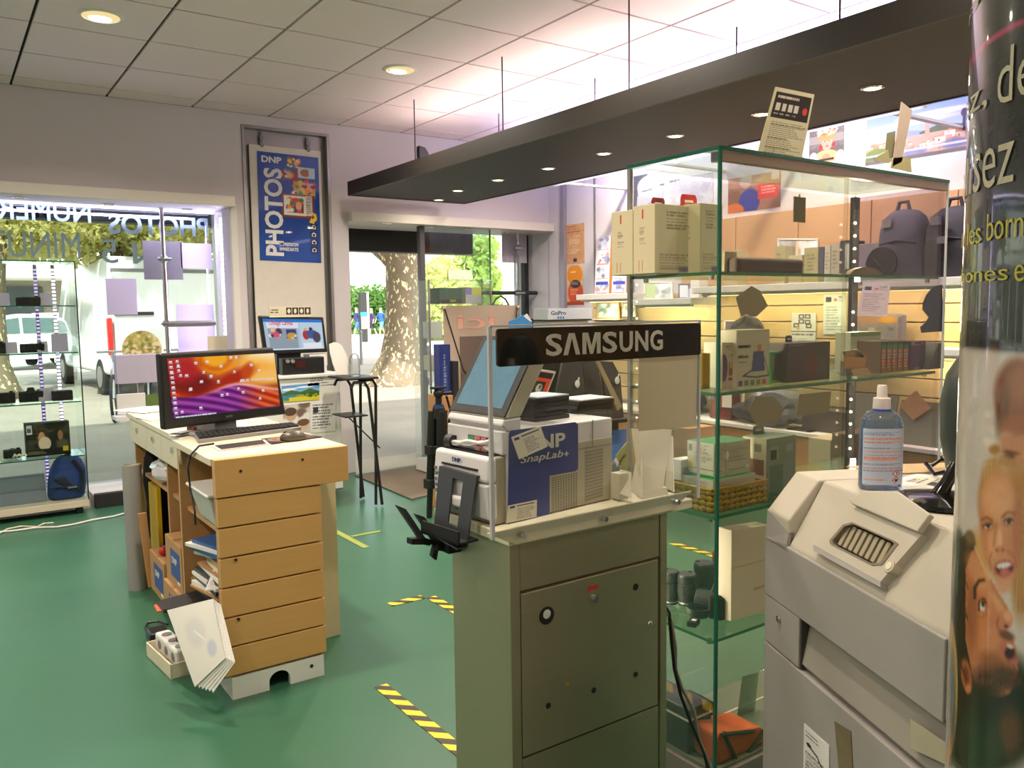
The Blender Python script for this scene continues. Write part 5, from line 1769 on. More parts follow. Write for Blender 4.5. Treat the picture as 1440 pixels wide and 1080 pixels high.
lettering('letters','ici',(b.x,BY+.0185,a.z),(-1,0,0),(0,0,1),b.x-a.x,b.z-a.z,mat('faded pink letters',(206,150,130),.8),t,.001,.012)
a,b=A('y',BY,651,600),A('y',BY,720,471)
MB().box(a.x,BY+.016,.40,b.x,BY+.0195,b.z).build('dark_print',mat('dark print show-through',(96,80,70),.7,var=.3,scale=5),t)
# wooden plinth, blue box, black strip
PY=4.95
a,b=A('y',PY,622,557),A('y',PY,641,557)
t=thing('plinth','narrow wooden plinth behind the folded tripod','plinth',((a.x+b.x)/2,PY+.1,0))
MB().box(a.x,PY,0.0,b.x-.02,PY+.2,a.z).build('body',wood('plinth wood',(196,146,96),(180,130,84),'Z',4),t,bevel=.003)
MB().box(b.x-.02,PY-.01,0,b.x+.02,PY+.2,A('y',PY,640,508).z).build('black_strip',M_BLACKM,t)
f=Ink(20,60,(44,58,120)).rect(.3,.4,.7,.9,(60,74,134)).text(.4,.2,.6,.9,12,(150,160,200),3)
px_box('blue_box','tall blue box standing on the wooden plinth behind the tripod','box',PY+.02,619,484,633,557,.08,mat('blue carton',(44,58,120),.5),a.z,face=f)
# folded tripod
c=A('z',0,616,728)
Y_=c.y
t=thing('tripod','folded black tripod with blue locks standing near the entrance','tripod',c)
top=A('y',Y_,617,578)
M_BLUEA=mat('blue anodised ring',(40,96,190),.3,.6)
for k in range(3):
    a=2*PI*k/3+.4
    dx,dy=math.cos(a),math.sin(a)
    b0,b1=Vector((c.x+dx*.06,c.y+dy*.06,.01)),Vector((top.x+dx*.04,top.y+dy*.04,top.z))
    lg=MB().tube([b0,b0.lerp(b1,.3),b0.lerp(b1,.32),b0.lerp(b1,.62),b0.lerp(b1,.64),b1],[.02,.02,.028,.028,.034,.034],10).build('leg',M_BLACK,t,smooth=True)
    for q in (.31,.63):
        p=b0.lerp(b1,q)
        MB().box(p.x-.036,p.y-.036,p.z-.03,p.x+.036,p.y+.036,p.z+.035).build('clamp',M_BLACKM,lg,bevel=.006)
    MB().lathe([(.016,0),(.02,.01),(.014,.035)],(b0.x,b0.y,.0),n=10).build('rubber_foot',M_BLACKM,lg)
z=top.z
MB().cyl((top.x,top.y,z-.05),(top.x,top.y,z+.03),.05,.04,16).build('shoulder',M_BLACK,t,bevel=.006)
MB().cyl((top.x,top.y,z+.03),(top.x,top.y,z+.045),.035,n=16).build('blue_ring',M_BLUEA,t)
MB().cyl((top.x,top.y,z+.045),(top.x,top.y,z+.09),.022,n=14).build('column',M_BLACK,t)
MB().sphere((top.x,top.y,z+.12),.035,14).build('ball_head',M_BLACK,t,smooth=True)
MB().box(top.x-.05,top.y-.03,z+.15,top.x+.05,top.y+.03,z+.165).cyl((top.x+.03,top.y,z+.12),(top.x+.09,top.y-.02,z+.12),.012,n=8).build('plate',M_BLACK,t,bevel=.003)
MB().cyl((top.x,top.y,z+.148),(top.x,top.y,z+.154),.03,n=16).build('blue_ring',M_BLUEA,t)
MB().tube([(top.x+.05,top.y-.02,z+.1),(top.x+.08,top.y-.02,z+.0),(top.x+.06,top.y-.02,z-.12)],.008,6).build('handle',M_BLACK,t)
# hazard tape
M_TAPE=mat('hazard tape',(232,200,40),.45)
nt=M_TAPE.node_tree
b=nt.nodes['Principled BSDF']
tc=nt.nodes.new('ShaderNodeTexCoord')
sp_=nt.nodes.new('ShaderNodeSeparateXYZ')
nt.links.new(tc.outputs['Object'],sp_.inputs[0])
ad=nt.nodes.new('ShaderNodeMath')
ad.operation='ADD'
nt.links.new(sp_.outputs[0],ad.inputs[0])
nt.links.new(sp_.outputs[1],ad.inputs[1])
mm=nt.nodes.new('ShaderNodeMath')
mm.operation='MULTIPLY'
mm.inputs[1].default_value=10.5
nt.links.new(ad.outputs[0],mm.inputs[0])
fr=nt.nodes.new('ShaderNodeMath')
fr.operation='FRACT'
nt.links.new(mm.outputs[0],fr.inputs[0])
gt=nt.nodes.new('ShaderNodeMath')
gt.operation='GREATER_THAN'
gt.inputs[1].default_value=.5
nt.links.new(fr.outputs[0],gt.inputs[0])
mxx=nt.nodes.new('ShaderNodeMix')
mxx.data_type='RGBA'
mxx.inputs[6].default_value,mxx.inputs[7].default_value=rgb(240,206,40),rgb(58,52,40)
nt.links.new(gt.outputs[0],mxx.inputs[0])
nt.links.new(mxx.outputs[2],b.inputs['Base Color'])

def tape(label,x0,y0,x1,y1,m=M_TAPE):
    return one('hazard_tape',label,'tape',MB().box(min(x0,x1),min(y0,y1),.0005,max(x0,x1),max(y0,y1),.0025),m,'black and yellow floor tapes')

tape('long black and yellow tape on the floor left of the steel cabinet',1.26,1.4,1.31,2.74)
tape('black and yellow tape on the floor behind the steel cabinet',1.885,2.7,1.935,3.47)
tape('short yellow and black tape piece turning left at the far end of the middle tape',1.70,3.47,1.88,3.52)
tape('black and yellow tape on the floor seen through the showcase glass',3.50,2.7,3.55,3.42)
tape('short tape piece at the corner seen through the showcase glass',3.56,3.02,3.78,3.07)
M_WORN=mat('worn yellow tape',(150,160,80),.5,var=.3,scale=60)
tape('worn yellow tape trace on the floor beyond the counter',2.0,4.45,2.04,5.0,M_WORN)
tape('second worn yellow tape trace turning off on the floor beyond the counter',2.05,4.72,2.25,4.75,M_WORN)

# ================================================================== STEEL CABINET WITH PHOTO PRINTER
KX0_,KX1_,KY0_,KY1_=.962,1.428,1.40,1.64
kc=thing('steel_cabinet','brushed steel cabinet with a locked door and a white tray on top','cabinet',(1.195,1.52,0))
MB().box(KX0_,KY0_+.012,0,KX1_,KY1_,.905).build('carcass',M_STEEL,kc,bevel=.002)
MB().box(KX0_,KY0_,0,KX0_+.026,KY0_+.014,.905).build('front_stile',M_STEEL,kc,bevel=.002)
MB().box(KX1_-.022,KY0_,0,KX1_,KY0_+.014,.905).build('front_stile',M_STEEL,kc,bevel=.002)
MB().box(KX0_+.028,KY0_+.003,.80,KX1_-.024,KY0_+.014,.905).build('top_panel',M_STEEL,kc,bevel=.0015)
MB().box(KX0_+.028,KY0_+.003,0.02,KX1_-.024,KY0_+.014,.423).build('lower_panel',M_STEEL,kc,bevel=.0015)
dr=MB().box(.989,KY0_-.002,.43,1.396,KY0_+.012,.795).build('door',M_STEEL,kc,bevel=.002)
MB().cyl((1.056,KY0_-.0035,.733),(1.056,KY0_-.001,.733),.020,n=24).build('hole',M_BLACKM,dr)
hk=MB().sphere((1.056,KY0_+.004,.7365),.0185,18,s=(1,.5,1)).build('white_ball',M_WHITE,dr,smooth=True)
MB().cyl((1.191,KY0_-.010,.742),(1.191,KY0_-.001,.742),.009,n=18).cyl((1.191,KY0_-.0125,.742),(1.191,KY0_-.010,.742),.006,n=14).build('lock',M_CHROME,dr,smooth=True)
MB().box(1.175,KY0_-.003,.763,1.203,KY0_-.0015,.773).build('red_label',mat('red label',(206,52,36),.5),dr)
for x,z,r_ in ((1.321,.742,.0085),(1.058,.527,.0068),(1.19,.525,.0068),(1.321,.527,.0068)):
    MB().cyl((x,KY0_-.003,z),(x,KY0_-.001,z),r_,n=16).build('screw_hole',M_BLACKM,dr)
MB().sphere((1.366,KY0_-.004,.643),.0075,12,s=(1,.7,1)).build('stud',M_CHROME,dr,smooth=True)
MB().box(1.108,KY0_-.003,.557,1.118,KY0_-.0015,.566).build('glue_mark',mat('yellow glue',(170,140,60),.5),dr)
# white tray
M_TRAY=mat('cream acrylic tray',(226,216,188),0.3,var=.02)
MB().box(.95,1.385,.908,1.50,1.70,.932).build('tray',M_TRAY,kc,bevel=.003)
MB().prism([(.892,1.378,.948),(1.492,1.378,.954),(1.425,1.378,.915),(.963,1.378,.912)],(0,.006,0)).build('front_lip',M_TRAY,kc,bevel=.002)
# acrylic sign sheet
M_ACR=pane_glass('clear acrylic',(250,252,252),.3)
M_ACRE=mat('frosted acrylic edge',(204,206,214),.3)
sg=thing('acrylic_sign','clear acrylic sheet carrying a black sign with seven grey letters on the steel cabinet','sign',(1.2,1.372,.93))
MB().box(.905,1.370,.935,1.504,1.374,1.368).build('sheet',M_ACR,sg)
MB().box(.897,1.369,.935,.905,1.3755,1.368).box(1.504,1.369,.935,1.508,1.3755,1.368).box(.901,1.369,1.366,1.507,1.3755,1.3705).build('sheet_edge',M_ACRE,sg)
M_SIGN=mat('gloss black sign',(10,10,10),.08,spec=.5,coat=.5)

def rrect(x0,z0,x1,z1,r,y,n=6):
    pts=[]
    for cx,cz,a0 in ((x1-r,z0+r,-90),(x1-r,z1-r,0),(x0+r,z1-r,90),(x0+r,z0+r,180)):
        for k in range(n+1):
            a=R(a0+90*k/n)
            pts.append((cx+r*math.cos(a),y,cz+r*math.sin(a)))
    return pts

MB().prism(rrect(.913,1.287,1.501,1.3635,.007,1.362),(0,.007,0)).build('black_panel',M_SIGN,sg,bevel=.001)
M_SIGNL=mat('grey cream letters',(196,192,178),.5)
# the seven letters; the A has no bar
lx=[(1.035,1.078,'S'),(1.082,1.128,'A'),(1.135,1.186,'M'),(1.193,1.235,'S'),(1.243,1.283,'U'),(1.291,1.331,'N'),(1.338,1.378,'G')]
for k,(a,b,ch) in enumerate(lx):
    a,b=1.034+(a-1.035)*.985,1.034+(b-1.035)*.985
    z0,hh=1.3035,.046
    if ch=='M':
        w_=b-a
        MB().prism([(a+w_*x_,1.361,z0+hh*z_) for x_,z_ in ((0,0),(.2,0),(.2,.72),(.42,0),(.58,0),(.8,.72),(.8,0),(1,0),(1,1),(.7,1),(.5,.34),(.3,1),(0,1))],(0,.0012,0)).build('letter',M_SIGNL,sg)
    elif ch=='A':
        w_=b-a
        MB().prism([(a,1.361,z0),(a+.012,1.361,z0),(a+w_*.5,1.361,z0+hh*.8),(b-.012,1.361,z0),(b,1.361,z0),(a+w_*.5+.0075,1.361,z0+hh),(a+w_*.5-.0075,1.361,z0+hh)],(0,.0012,0)).build('letter',M_SIGNL,sg)
    else:
        lettering('letter',ch,(a,1.362,z0),(1,0,0),(0,0,1),b-a,hh,M_SIGNL,sg,.0012,.022)
for x,z in ((.973,.934),(1.2,.932),(1.43,.937)):
    MB().cyl((x,1.362,z),(x,1.378,z),.0062,n=14).build('bolt',M_CHROME,sg,bevel=.0015)
# pale sheet stuck on the acrylic
M_TRANSL=translucent('cream tracing sheet',(240,228,200),.4)
one('pale_sheet','pale cream sheet with faint marks hanging behind the right end of the black sign','paper',MB().hexa([(1.311,1.3765,1.118),(1.503,1.3765,1.112),(1.503,1.378,1.112),(1.311,1.378,1.118)],[(1.311,1.3765,1.29),(1.503,1.3765,1.29),(1.503,1.378,1.29),(1.311,1.378,1.29)]),M_TRANSL)

# photo printer ------------------------------------------------------------
PR0=Vector((.964,1.462,.934))
pa_=R(6.0)
ex_,ey_,ez_=Vector((math.cos(pa_),math.sin(pa_),0)),Vector((-math.sin(pa_),math.cos(pa_),0)),Vector((0,0,1))
pr_t=thing('photo_printer','white photo printer with tilted touchscreen and blue side on the steel cabinet','printer',PR0,pa_)

def PN(u,v,off=0.0):      # on the near side face
    return AP(PR0-ey_*off,ey_,u,v)

def PF(u,v,off=0.0):      # on the front face
    return AP(PR0-ex_*off,ex_,u,v)

def loc(p):
    d=Vector(p)-PR0
    return d.dot(ex_),d.dot(ey_),d.z

WP=.20
M_PRW=mat('white printer shell',(226,222,224),.35,var=.02)
M_PRG=mat('warm grey printer side',(176,168,146),.45,var=.03)
M_PRB=mat('blue side sticker',(44,58,128),.4,var=.03)
ztop1=loc(PN(695,645))[2]
xj=loc(PN(713,660))[0]
x1=loc(PN(861,640))[0]
zt2=loc(PN(855,588))[2]
body=MB(True)
body.box(.006,.004,0,xj,WP,ztop1).build('printer_side',M_PRG,pr_t,bevel=.003)
fr_=MB(True)
fr_.hexa([(-.012,.0,.012),(.012,.0,.012),(.012,WP,.012),(-.012,WP,.012)],[(-.016,.0,ztop1*.62),(.012,.0,ztop1*.62),(.012,WP,ztop1*.62),(-.016,WP,ztop1*.62)])
fr_.build('front_cover',M_PRW,pr_t,bevel=.006,seg=3)
MB(True).hexa([(-.016,.0,ztop1*.63),(.012,.0,ztop1*.63),(.012,WP,ztop1*.63),(-.016,WP,ztop1*.63)],[(-.010,.0,ztop1+.002),(.012,.0,ztop1+.002),(.012,WP,ztop1+.002),(-.010,WP,ztop1+.002)]).build('front_cover',M_PRW,pr_t,bevel=.008,seg=3)
MB(True).box(-.0175,.035,ztop1*.80,-.012,WP-.035,ztop1*.825).build('paper_slot',M_BLACKM,pr_t)
lettering('badge','DNP',PR0+ex_*-.0155+ey_*.125+ez_*ztop1*.87,-ey_,ez_,.03,.010,M_PRB,pr_t,.001,.03)
for k in range(5):
    MB(True).box(-.0175,WP-.014,.05+k*.013,-.013,WP-.006,.057+k*.013).build('button',M_GREY,pr_t)
MB(True).box(.012,.02,ztop1,xj-.002,WP-.005,ztop1+.004).build('top_plate',M_BLACKM,pr_t)
MB(True).box(xj,.0,0,x1,WP,zt2).build('housing',M_PRW,pr_t,bevel=.003)
MB(True).box(xj+.25*(x1-xj),-.001,0.002,x1-.001,.003,zt2*.77).build('side_panel',M_PRG,pr_t,bevel=.002)
# blue L shaped sticker on the near side
st=[PN(*p,.0015) for p in ((716,609),(719,605.5),(809,593.5),(813,597),(813,659),(809,662.5),(773,669),(773,726),(714,735))]
MB().prism(st,ey_*.001).build('blue_sticker',M_PRB,pr_t)

def side_text(s,u0,v0,u1,v1,b=.0,sh=0.0,name='print',m=None):
    o=PN(u0,v1,.003)
    e=PN(u1,v1-(u1-u0)*.165,.003)
    lettering(name,s,o,e-o,ez_,(e-o).length,(PN(u0,v0,.003)-o).length,m or mat('grey cream print',(206,202,190),.5),pr_t,.0006,b,sh)

side_text('DNP',736,616.5,795,636.5,.03)
side_text('SnapLab',732,641.5,792,655,.006,.25)
side_text('+',793.5,635,799.5,642,.02)
# perforated vents
M_PERF=mat('perforated vent',(160,153,134),.6,var=.1,scale=420)
for pts in (((776,671),(812,664),(812,712),(776,721)),((823,634),(848,629),(848,698),(823,706))):
    q=[PN(*p,.0016) for p in pts]
    v_=MB().prism(q,ey_*.0012).build('vent',M_PERF,pr_t)
    dm=MB()
    for i in range(10):
        for j in range(15):
            a,b=(i+.5)/10,(j+.5)/15
            p=(q[0]*(1-a)+q[1]*a)*(1-b)+(q[3]*(1-a)+q[2]*a)*b
            r_=.0017
            dm.add([p-ey_*.0003+ex_*(r_*math.cos(t_))+ez_*(r_*math.sin(t_)) for t_ in (0,1.57,3.14,4.71)],[(0,1,2,3)])
    d_=dm.build('vent_holes',M_BLACKM,v_)
    d_['kind']='stuff'
for u in (833,):
    q=[PN(*p,.0014) for p in ((833,590.5),(834.2,590.3),(834.2,627),(833,627.3))]
    MB().prism(q,ey_*.0006).build('seam',M_GREY,pr_t)
q=[PN(*p,.0014) for p in ((814,631),(861,623),(861,624.5),(814,632.5))]
MB().prism(q,ey_*.0006).build('seam',M_GREY,pr_t)
# touchscreen wedge
S0,S1=PN(709,590),PN(764,468)
T0,T1=PN(733,586),PN(790,470)
wd=(S1-S0).normalized()
M_PRE=mat('beige wedge side',(206,198,176),.4)
LEN=.21
S1=S0+wd*LEN
T1=T0+wd*(LEN-.01)
q=[S0,S1,T1,T0]
MB().prism(q,ey_*WP).build('screen_wedge',M_PRE,pr_t,bevel=.004)
chin=[PN(*p) for p in ((709,590),(733,586),(733,606),(714,608),(706,599))]
MB().prism(chin,ey_*WP).build('screen_chin',M_PRW,pr_t,bevel=.004)
nrm=wd.cross(ey_).normalized()
nrm=nrm if nrm.dot(EYE-S0)>0 else-nrm
MB().prism([S0+wd*.004,S0+wd*(LEN-.002),S0+wd*(LEN-.002)+ey_*WP,S0+wd*.004+ey_*WP],nrm*.003).build('bezel',M_BLACK,pr_t,bevel=.002)
f=lambda a,b:S0+wd*(a*LEN)+ey_*(b*WP)+nrm*.0035
ink=Ink(60,60,(132,166,176)).noise(1.5,6)
ink_mesh('screen',ink,quadmap(f(.93,.92),f(.93,.10),f(.11,.10),f(.11,.92)),print_mat('pale blue screen',.08,.75,0.0),pr_t)
# front of the upper housing with the small sample stickers
q=[PF(641,580,-xj+.001),PF(704,597,-xj+.001)]
zf=loc(PN(714,606))[2]
MB(True).box(xj-.012,.0,ztop1+.004,xj+.002,WP,zf).build('upper_front',M_PRW,pr_t,bevel=.003)
ink=Ink(44,20,(40,40,44)).rect(.02,.06,.24,.42,(70,150,100)).rect(.02,.5,.24,.95,(90,170,210)).rect(.28,.06,.5,.95,(206,130,130)).rect(.54,.06,.78,.95,(200,120,110)).rect(.82,.06,.98,.95,(90,80,84)).blot(8,.3,.4,.76,.9,.04,.08,[(230,190,180),(150,60,60)],3)
xs=xj-.0135
def fr3(y,z):
    return PR0+ex_*xs+ey_*y+ez_*z
ink_mesh('sample_sticker',ink,flat(fr3(WP*.60,zf-.018),fr3(WP*.17,zf-.018),fr3(WP*.60,zf-.052)),GLOSSY,pr_t)
# dark paper catcher with a slot
M_CATCH=mat('dark grey catcher',(56,60,66),.5,var=.04)
c4=[PF(*p,.02) for p in ((619.5,655),(672,669.5))]+[PF(*p,.045) for p in ((658,768),(612,741))]
tl,tr_,br_,bl_=c4
g=lambda a,b:(tl*(1-a)+tr_*a)*(1-b)+(bl_*(1-a)+br_*a)*b
a0,a1,b0,b1=.40,.68,.12,.82
mb=MB()
th=-ex_*.004
for cs_ in (((0,0),(1,0),(1,b0),(0,b0)),((0,b0),(a0,b0),(a0,b1),(0,b1)),((a1,b0),(1,b0),(1,b1),(a1,b1)),((0,b1),(1,b1),(1,1),(0,1))):
    mb.prism([g(*p) for p in cs_],th)
mb.prism([g(0,1),g(1,1),g(1,1)-ex_*.03+ez_*.0,g(0,1)-ex_*.03],-ez_*.003)
mb.prism([g(0,.0),g(1,.0),g(1,0)+ex_*.02,g(0,0)+ex_*.02],-ez_*.003)
mb.build('paper_catcher',M_CATCH,pr_t)
MB(True).box(-.075,.03,-.035,-.02,WP-.03,-.03).box(-.075,.03,-.035,-.07,WP-.03,-.005).build('catcher_shelf',M_BLACKM,pr_t)
MB(True).box(-.03,.05,.03,.0,WP-.05,.055).build('white_roller',M_PRW,pr_t,bevel=.006)
# cables bundled on the printer
t=thing('cable_bundle','bundle of white cables and a black spool lying on top of the photo printer','cable',PR0+ex_*.03+ey_*.1+ez_*(ztop1+.004))
zc=ztop1+.011
for k in range(4):
    pts=[]
    for i in range(9):
        s=i/8
        pts.append(PR0+ex_*(.022+.006*math.sin(3*s+k))+ey_*(.03+.14*s)+ez_*(zc+.006*k*(1-s)+.006*math.sin(5*s+k*1.7)**2))
    MB().tube(pts,.0045,6).build('cable',M_WHITE,t)
MB().cyl(PR0+ex_*.02+ey_*(WP-.035)+ez_*(zc+.006),PR0+ex_*.02+ey_*(WP-.012)+ez_*(zc+.006),.015,n=18).build('spool',M_BLACK,t)
MB().prism([PR0+ex_*.02+ey_*.06+ez_*(zc+.004),PR0+ex_*.03+ey_*.06+ez_*(zc+.004),PR0+ex_*.03+ey_*.085+ez_*(zc+.006),PR0+ex_*.02+ey_*.085+ez_*(zc+.006)],ez_*.002).build('red_tag',mat('red label',(206,52,36)),t)

def side_card(label,pts,seed):
    q=[PN(*p,.004) for p in pts]
    t=thing('price_card',label,'card',q[3])
    MB().prism(q,ey_*.001).build('card',M_CREAM,t)
    ink=Ink(60,44,(232,226,208)).rect(.07,.1,.24,.2,(70,60,110)).rect(.3,.1,.9,.16,(90,84,100)).text(.34,.28,.92,.9,7,(150,144,140),seed)
    ink_mesh('print',ink,quadmap(*[p-ey_*.0005 for p in q]),PAPER,t)

side_card('tilted cream price card stuck over the brand letters on the printer side',((719,615),(760,599),(770,628),(730,646)),3)
side_card('upright cream price card leaning at the foot of the photo printer',((715,711),(755,703),(754.5,727),(711.5,736)),5)
# black catcher stand with prongs on the floor side, fixed to the left of the cabinet
pz=lambda u,v:AP(PR0+ey_*.17,ey_,u,v)
mb=MB()
for (a,b,c_,d_) in (((559,711),(571,716),(606,768),(596,766)),((585,723),(597,727),(634,772),(616,770))):
    MB().prism([pz(*a),pz(*b),pz(*c_),pz(*d_)],ey_*.012).build('prong',M_CATCH,kc)
MB().prism([pz(579,758),pz(600,757),pz(640,770),pz(640,775),pz(606,766),pz(579,766)],ey_*.02).build('base_plate',M_BLACKM,kc)
MB().box(.93,1.60,.845,.962,1.64,.865).build('prong_bracket',M_BLACKM,kc)
MB().tube([pz(612,768),pz(640,771),Vector((.945,1.62,.855))],.01,8).build('prong_arm',M_BLACKM,kc)
MB().prism([pz(612,766),pz(618,768),pz(614,788),pz(608,782)],ey_*.012).build('prong_tail',M_BLACKM,kc)
# albums on the printer
zz=PR0.z+zt2
def album_stack(label,u,v,w,d,n,top,rz,tz=.011):
    p=A('z',zz,u,v)
    t=thing('album_stack',label,'albums',(p.x,p.y,zz),rz,'albums on the printer')
    z=0
    for k in range(n):
        MB(True).cbox((random.uniform(-.003,.003),random.uniform(-.003,.003),z),(w,d,tz-.001),0).build('album',M_BLACKM,t,bevel=.001)
        z += tz
    MB(True).cbox((0.004,0,z),(w*.96,d*.96,.003),.06).build('top_sheet',top,t)
    return z

album_stack('tall stack of black albums with a pale blue sheet, behind the printer touchscreen',757,588,.115,.10,5,mat('pale blue sheet',(176,190,206),.5),pa_)
album_stack('lower stack of black albums with a white sheet on top, right of the taller stack',822,578,.12,.09,3,M_PAPER,pa_-.1)

# white acrylic leaflet holder on the tray
M_ACW=translucent('milky acrylic',(236,230,212),.3)
t=thing('leaflet_rack','milky acrylic stepped leaflet rack on the right of the cream tray','rack',(1.42,1.47,.932))
def tz_(u,v,y):
    return A('y',y,u,v)
b0,b1=A('z',.936,861,703),A('z',.936,948,686)
MB().box(1.345,1.42,.932,1.49,1.56,.937).build('base',M_TRAY,t)
def rk(u,v,y):
    return A('y',y,u,v)
MB().prism([rk(902,692,1.47),rk(932,691,1.47),rk(945,604,1.52),rk(889,603,1.52)],(0,.004,0)).build('back_plate',M_ACW,t)
MB().prism([rk(902,700,1.44),rk(896,697,1.47),rk(886,690,1.53),rk(898,625,1.53),rk(902,627,1.51)],(.004,0,0)).build('fin',M_ACW,t)
MB().prism([rk(947,692,1.44),rk(940,688,1.5),rk(935,685,1.54),rk(941,612,1.54),rk(945,614,1.52)],(.004,0,0)).build('fin',M_ACW,t)
MB().prism([rk(871,694,1.47),rk(888,700,1.45),rk(888,664,1.47),rk(873,660,1.49)],(0,.004,0)).build('fin',M_ACW,t)
MB().hexa([(1.385,1.438,.937),(1.47,1.438,.937),(1.47,1.441,.937),(1.385,1.441,.937)],[(1.385,1.442,.955),(1.47,1.442,.955),(1.47,1.445,.955),(1.385,1.445,.955)]).build('lip',M_ACW,t)
MB().box(1.335,1.47,.937,1.365,1.5,1.0).build('pocket',M_ACW,t)
y_=1.50
q=[tz_(*p,y_) for p in ((866,641),(883,620),(884,652),(880,668))]
t=thing('green_leaflet','pale green leaflet reading Appel slanted in the leaflet rack','leaflet',q[3])
MB().prism(q,(0,.002,0)).build('card',mat('pale green card',(176,184,120),.6),t)
o_=tz_(867.5,652,y_)-Vector((0,.001,0))
e_=tz_(877,637,y_)-Vector((0,.001,0))
lettering('print','Appel!',o_,e_-o_,(e_-o_).cross(Vector((0,1,0)))*-1,(e_-o_).length,.011,M_BLACK,t,.0005,.02)

# tall black rack with boards behind the printer ----------------------------
RY=2.75
t=thing('display_rack','black display rack with poster foot behind the photo printer','rack',(2.0,RY+.1,0))
a,b=A('y',RY,742,505),A('y',RY,884,505)
zr=A('y',RY,800,602).z
MB().box(a.x,RY+.06,0,b.x-.005,RY+.2,zr).build('foot_box',M_BLACKM,t,bevel=.004)
MB().box(a.x,RY-.02,zr,b.x,RY+.22,zr+.015).build('ledge',M_BLACKM,t)
MB().box(a.x,RY+.2,zr,b.x,RY+.22,A('y',RY,800,478).z).build('back_board',mat('charcoal board',(58,60,58)),t)
ink=Ink(60,70,(70,120,196)); ink.rect(0,0,1,.45,(74,124,200)).poly([(0,.5),(.2,.38),(.4,.5),(.62,.36),(.8,.48),(1,.4),(1,1),(0,1)],(214,216,220)).blot(26,0,.45,1,.7,.04,.12,[(120,122,126),(236,236,238),(90,92,96)],4,.4).rect(0,.7,1,1,(40,44,48)).blot(8,0,.7,1,1,.06,.14,[(206,206,210)],5)
p=[A('y',RY+.058,*q) for q in ((845,608),(881,603),(881,700),(845,706))]
ink_mesh('mountain_poster',ink,quadmap(*p),GLOSSY,t)
M_BOARD=mat('dark grey presentation board',(62,60,56),.35,var=.08)

def leaning(name,label,pts,cat='board',m=M_BOARD,y=RY+.0,th=.012,lean=.12):
    zb_=zr+.0155
    q=[A('y',y,*p) for p in pts]
    zmin=min(p.z for p in q)
    q=[Vector((p.x,p.y+(p.z-zmin)*lean,p.z)) for p in q]
    t=thing(name,label,cat,(sum(p.x for p in q)/len(q),y,zmin),0)
    MB().prism(q,(0,th,0)).build('panel',m,t,bevel=.002)
    return t,q

b1_,q1=leaning('presentation_board','wide dark board with a small white emblem leaning on the black rack',((773,595),(797,511),(824,506),(828,590)))
b2_,q2=leaning('presentation_board','dark board leaning beside the wide one on the black rack',((830,590),(825,506),(846,504),(855,586)),y=RY+.03)
b3_,q3=leaning('presentation_board','right dark board with clipped corner and a small white emblem on the black rack',((858,596),(850,508),(869,509),(878,530),(878,593)),y=RY+.02)
def emblem(parent,u,v,y):
    p=A('y',y,u,v)
    MB().sphere((p.x,y,p.z),.018,12,s=(.8,.15,1)).sphere((p.x+.008,y,p.z+.022),.008,8,s=(.6,.2,1)).build('emblem',M_WHITE,parent,smooth=True)
emblem(b1_,812,540,RY+.008)
emblem(b3_,868,535,RY+.03)
leaning('wooden_slat','pale slanted strip leaning between the dark boards',((869,578),(843,507),(848,505),(876,572)),'slat',mat('pale strip',(150,134,96),.5),y=RY-.03,th=.008)
t,q=leaning('book','open book with a red and black page leaning behind the touchscreen',((724,600),(762,519),(788,523),(750,604)),'book',mat('grey book cover',(196,186,166),.5),y=RY-.06,th=.01)
ink=Ink(44,54,(206,76,52)).rect(0,0,1,.22,(50,40,40)).rect(.05,.36,.72,.98,(50,46,44)).ell(.4,.6,.2,.16,(196,188,178)).ell(.4,.86,.3,.12,(214,206,196)).ell(.45,.55,.08,.08,(90,80,76))
off=Vector((0,-.002,0))
g_=lambda a,b:(q[1]*(1-a)+q[2]*a)*(1-b)+(q[0]*(1-a)+q[3]*a)*b
ink_mesh('red_page',ink,quadmap(g_(.12,.04)+off,g_(.9,.04)+off,g_(.9,.5)+off,g_(.12,.5)+off),GLOSSY,t)
# items close to the entrance wall -----------------------------------------
GYp=5.3
a,b=A('y',GYp,770,452),A('y',GYp,832,433)
t=thing('camera_display','white action camera display block with a small printed name and blue squares','display',((a.x+b.x)/2,GYp+.1,0))
MB().box(a.x+.02,GYp+.02,0,b.x-.02,GYp+.22,a.z).build('plinth',M_WHITE,t)
MB().box(a.x,GYp,a.z,b.x,GYp+.24,a.z+.012).build('dark_line',M_BLACK,t)
MB().box(a.x+.005,GYp,a.z+.012,b.x,GYp+.2,b.z).build('block',mat('pale blue white',(208,216,222),.4),t,bevel=.003)
o_,e_=A('y',GYp-.001,775,443),A('y',GYp-.001,796,437)
lettering('print','GoPro',(o_.x,GYp,o_.z),(1,0,0),(0,0,1),e_.x-o_.x,e_.z-o_.z,M_DARK,t,.001,.015)
for k in range(3):
    p=A('y',GYp,785+k*3.5,446.5)
    MB().box(p.x-.008,GYp-.002,p.z-.009,p.x+.008,GYp,p.z+.009).build('blue_square',M_BLUE,t)
a,b=A('y',6.4,738,470),A('y',6.4,751,448)
one('black_bag','black shoulder bag top standing at the entrance right of the banner','bag',MB().hexa([(a.x-.02,6.35,0),(b.x+.02,6.35,0),(b.x+.02,6.5,0),(a.x-.02,6.5,0)],[(a.x+.03,6.4,b.z),(b.x-.0,6.4,b.z),(b.x,6.45,b.z),(a.x+.03,6.45,b.z)]),M_BLACKM,bevel=.01)
a,b=A('y',5.9,690,432),A('y',5.9,715,417)
pts=[A('y',5.9,u,v) for u,v in ((692,430),(697,421),(704,416),(711,421),(716,430))]
t=thing('carry_bag','dark bag with a thin carrying loop showing above the banner','bag',((a.x+b.x)/2,5.9,0))
MB().tube(pts,.008,8).build('handle',M_BLACK,t)
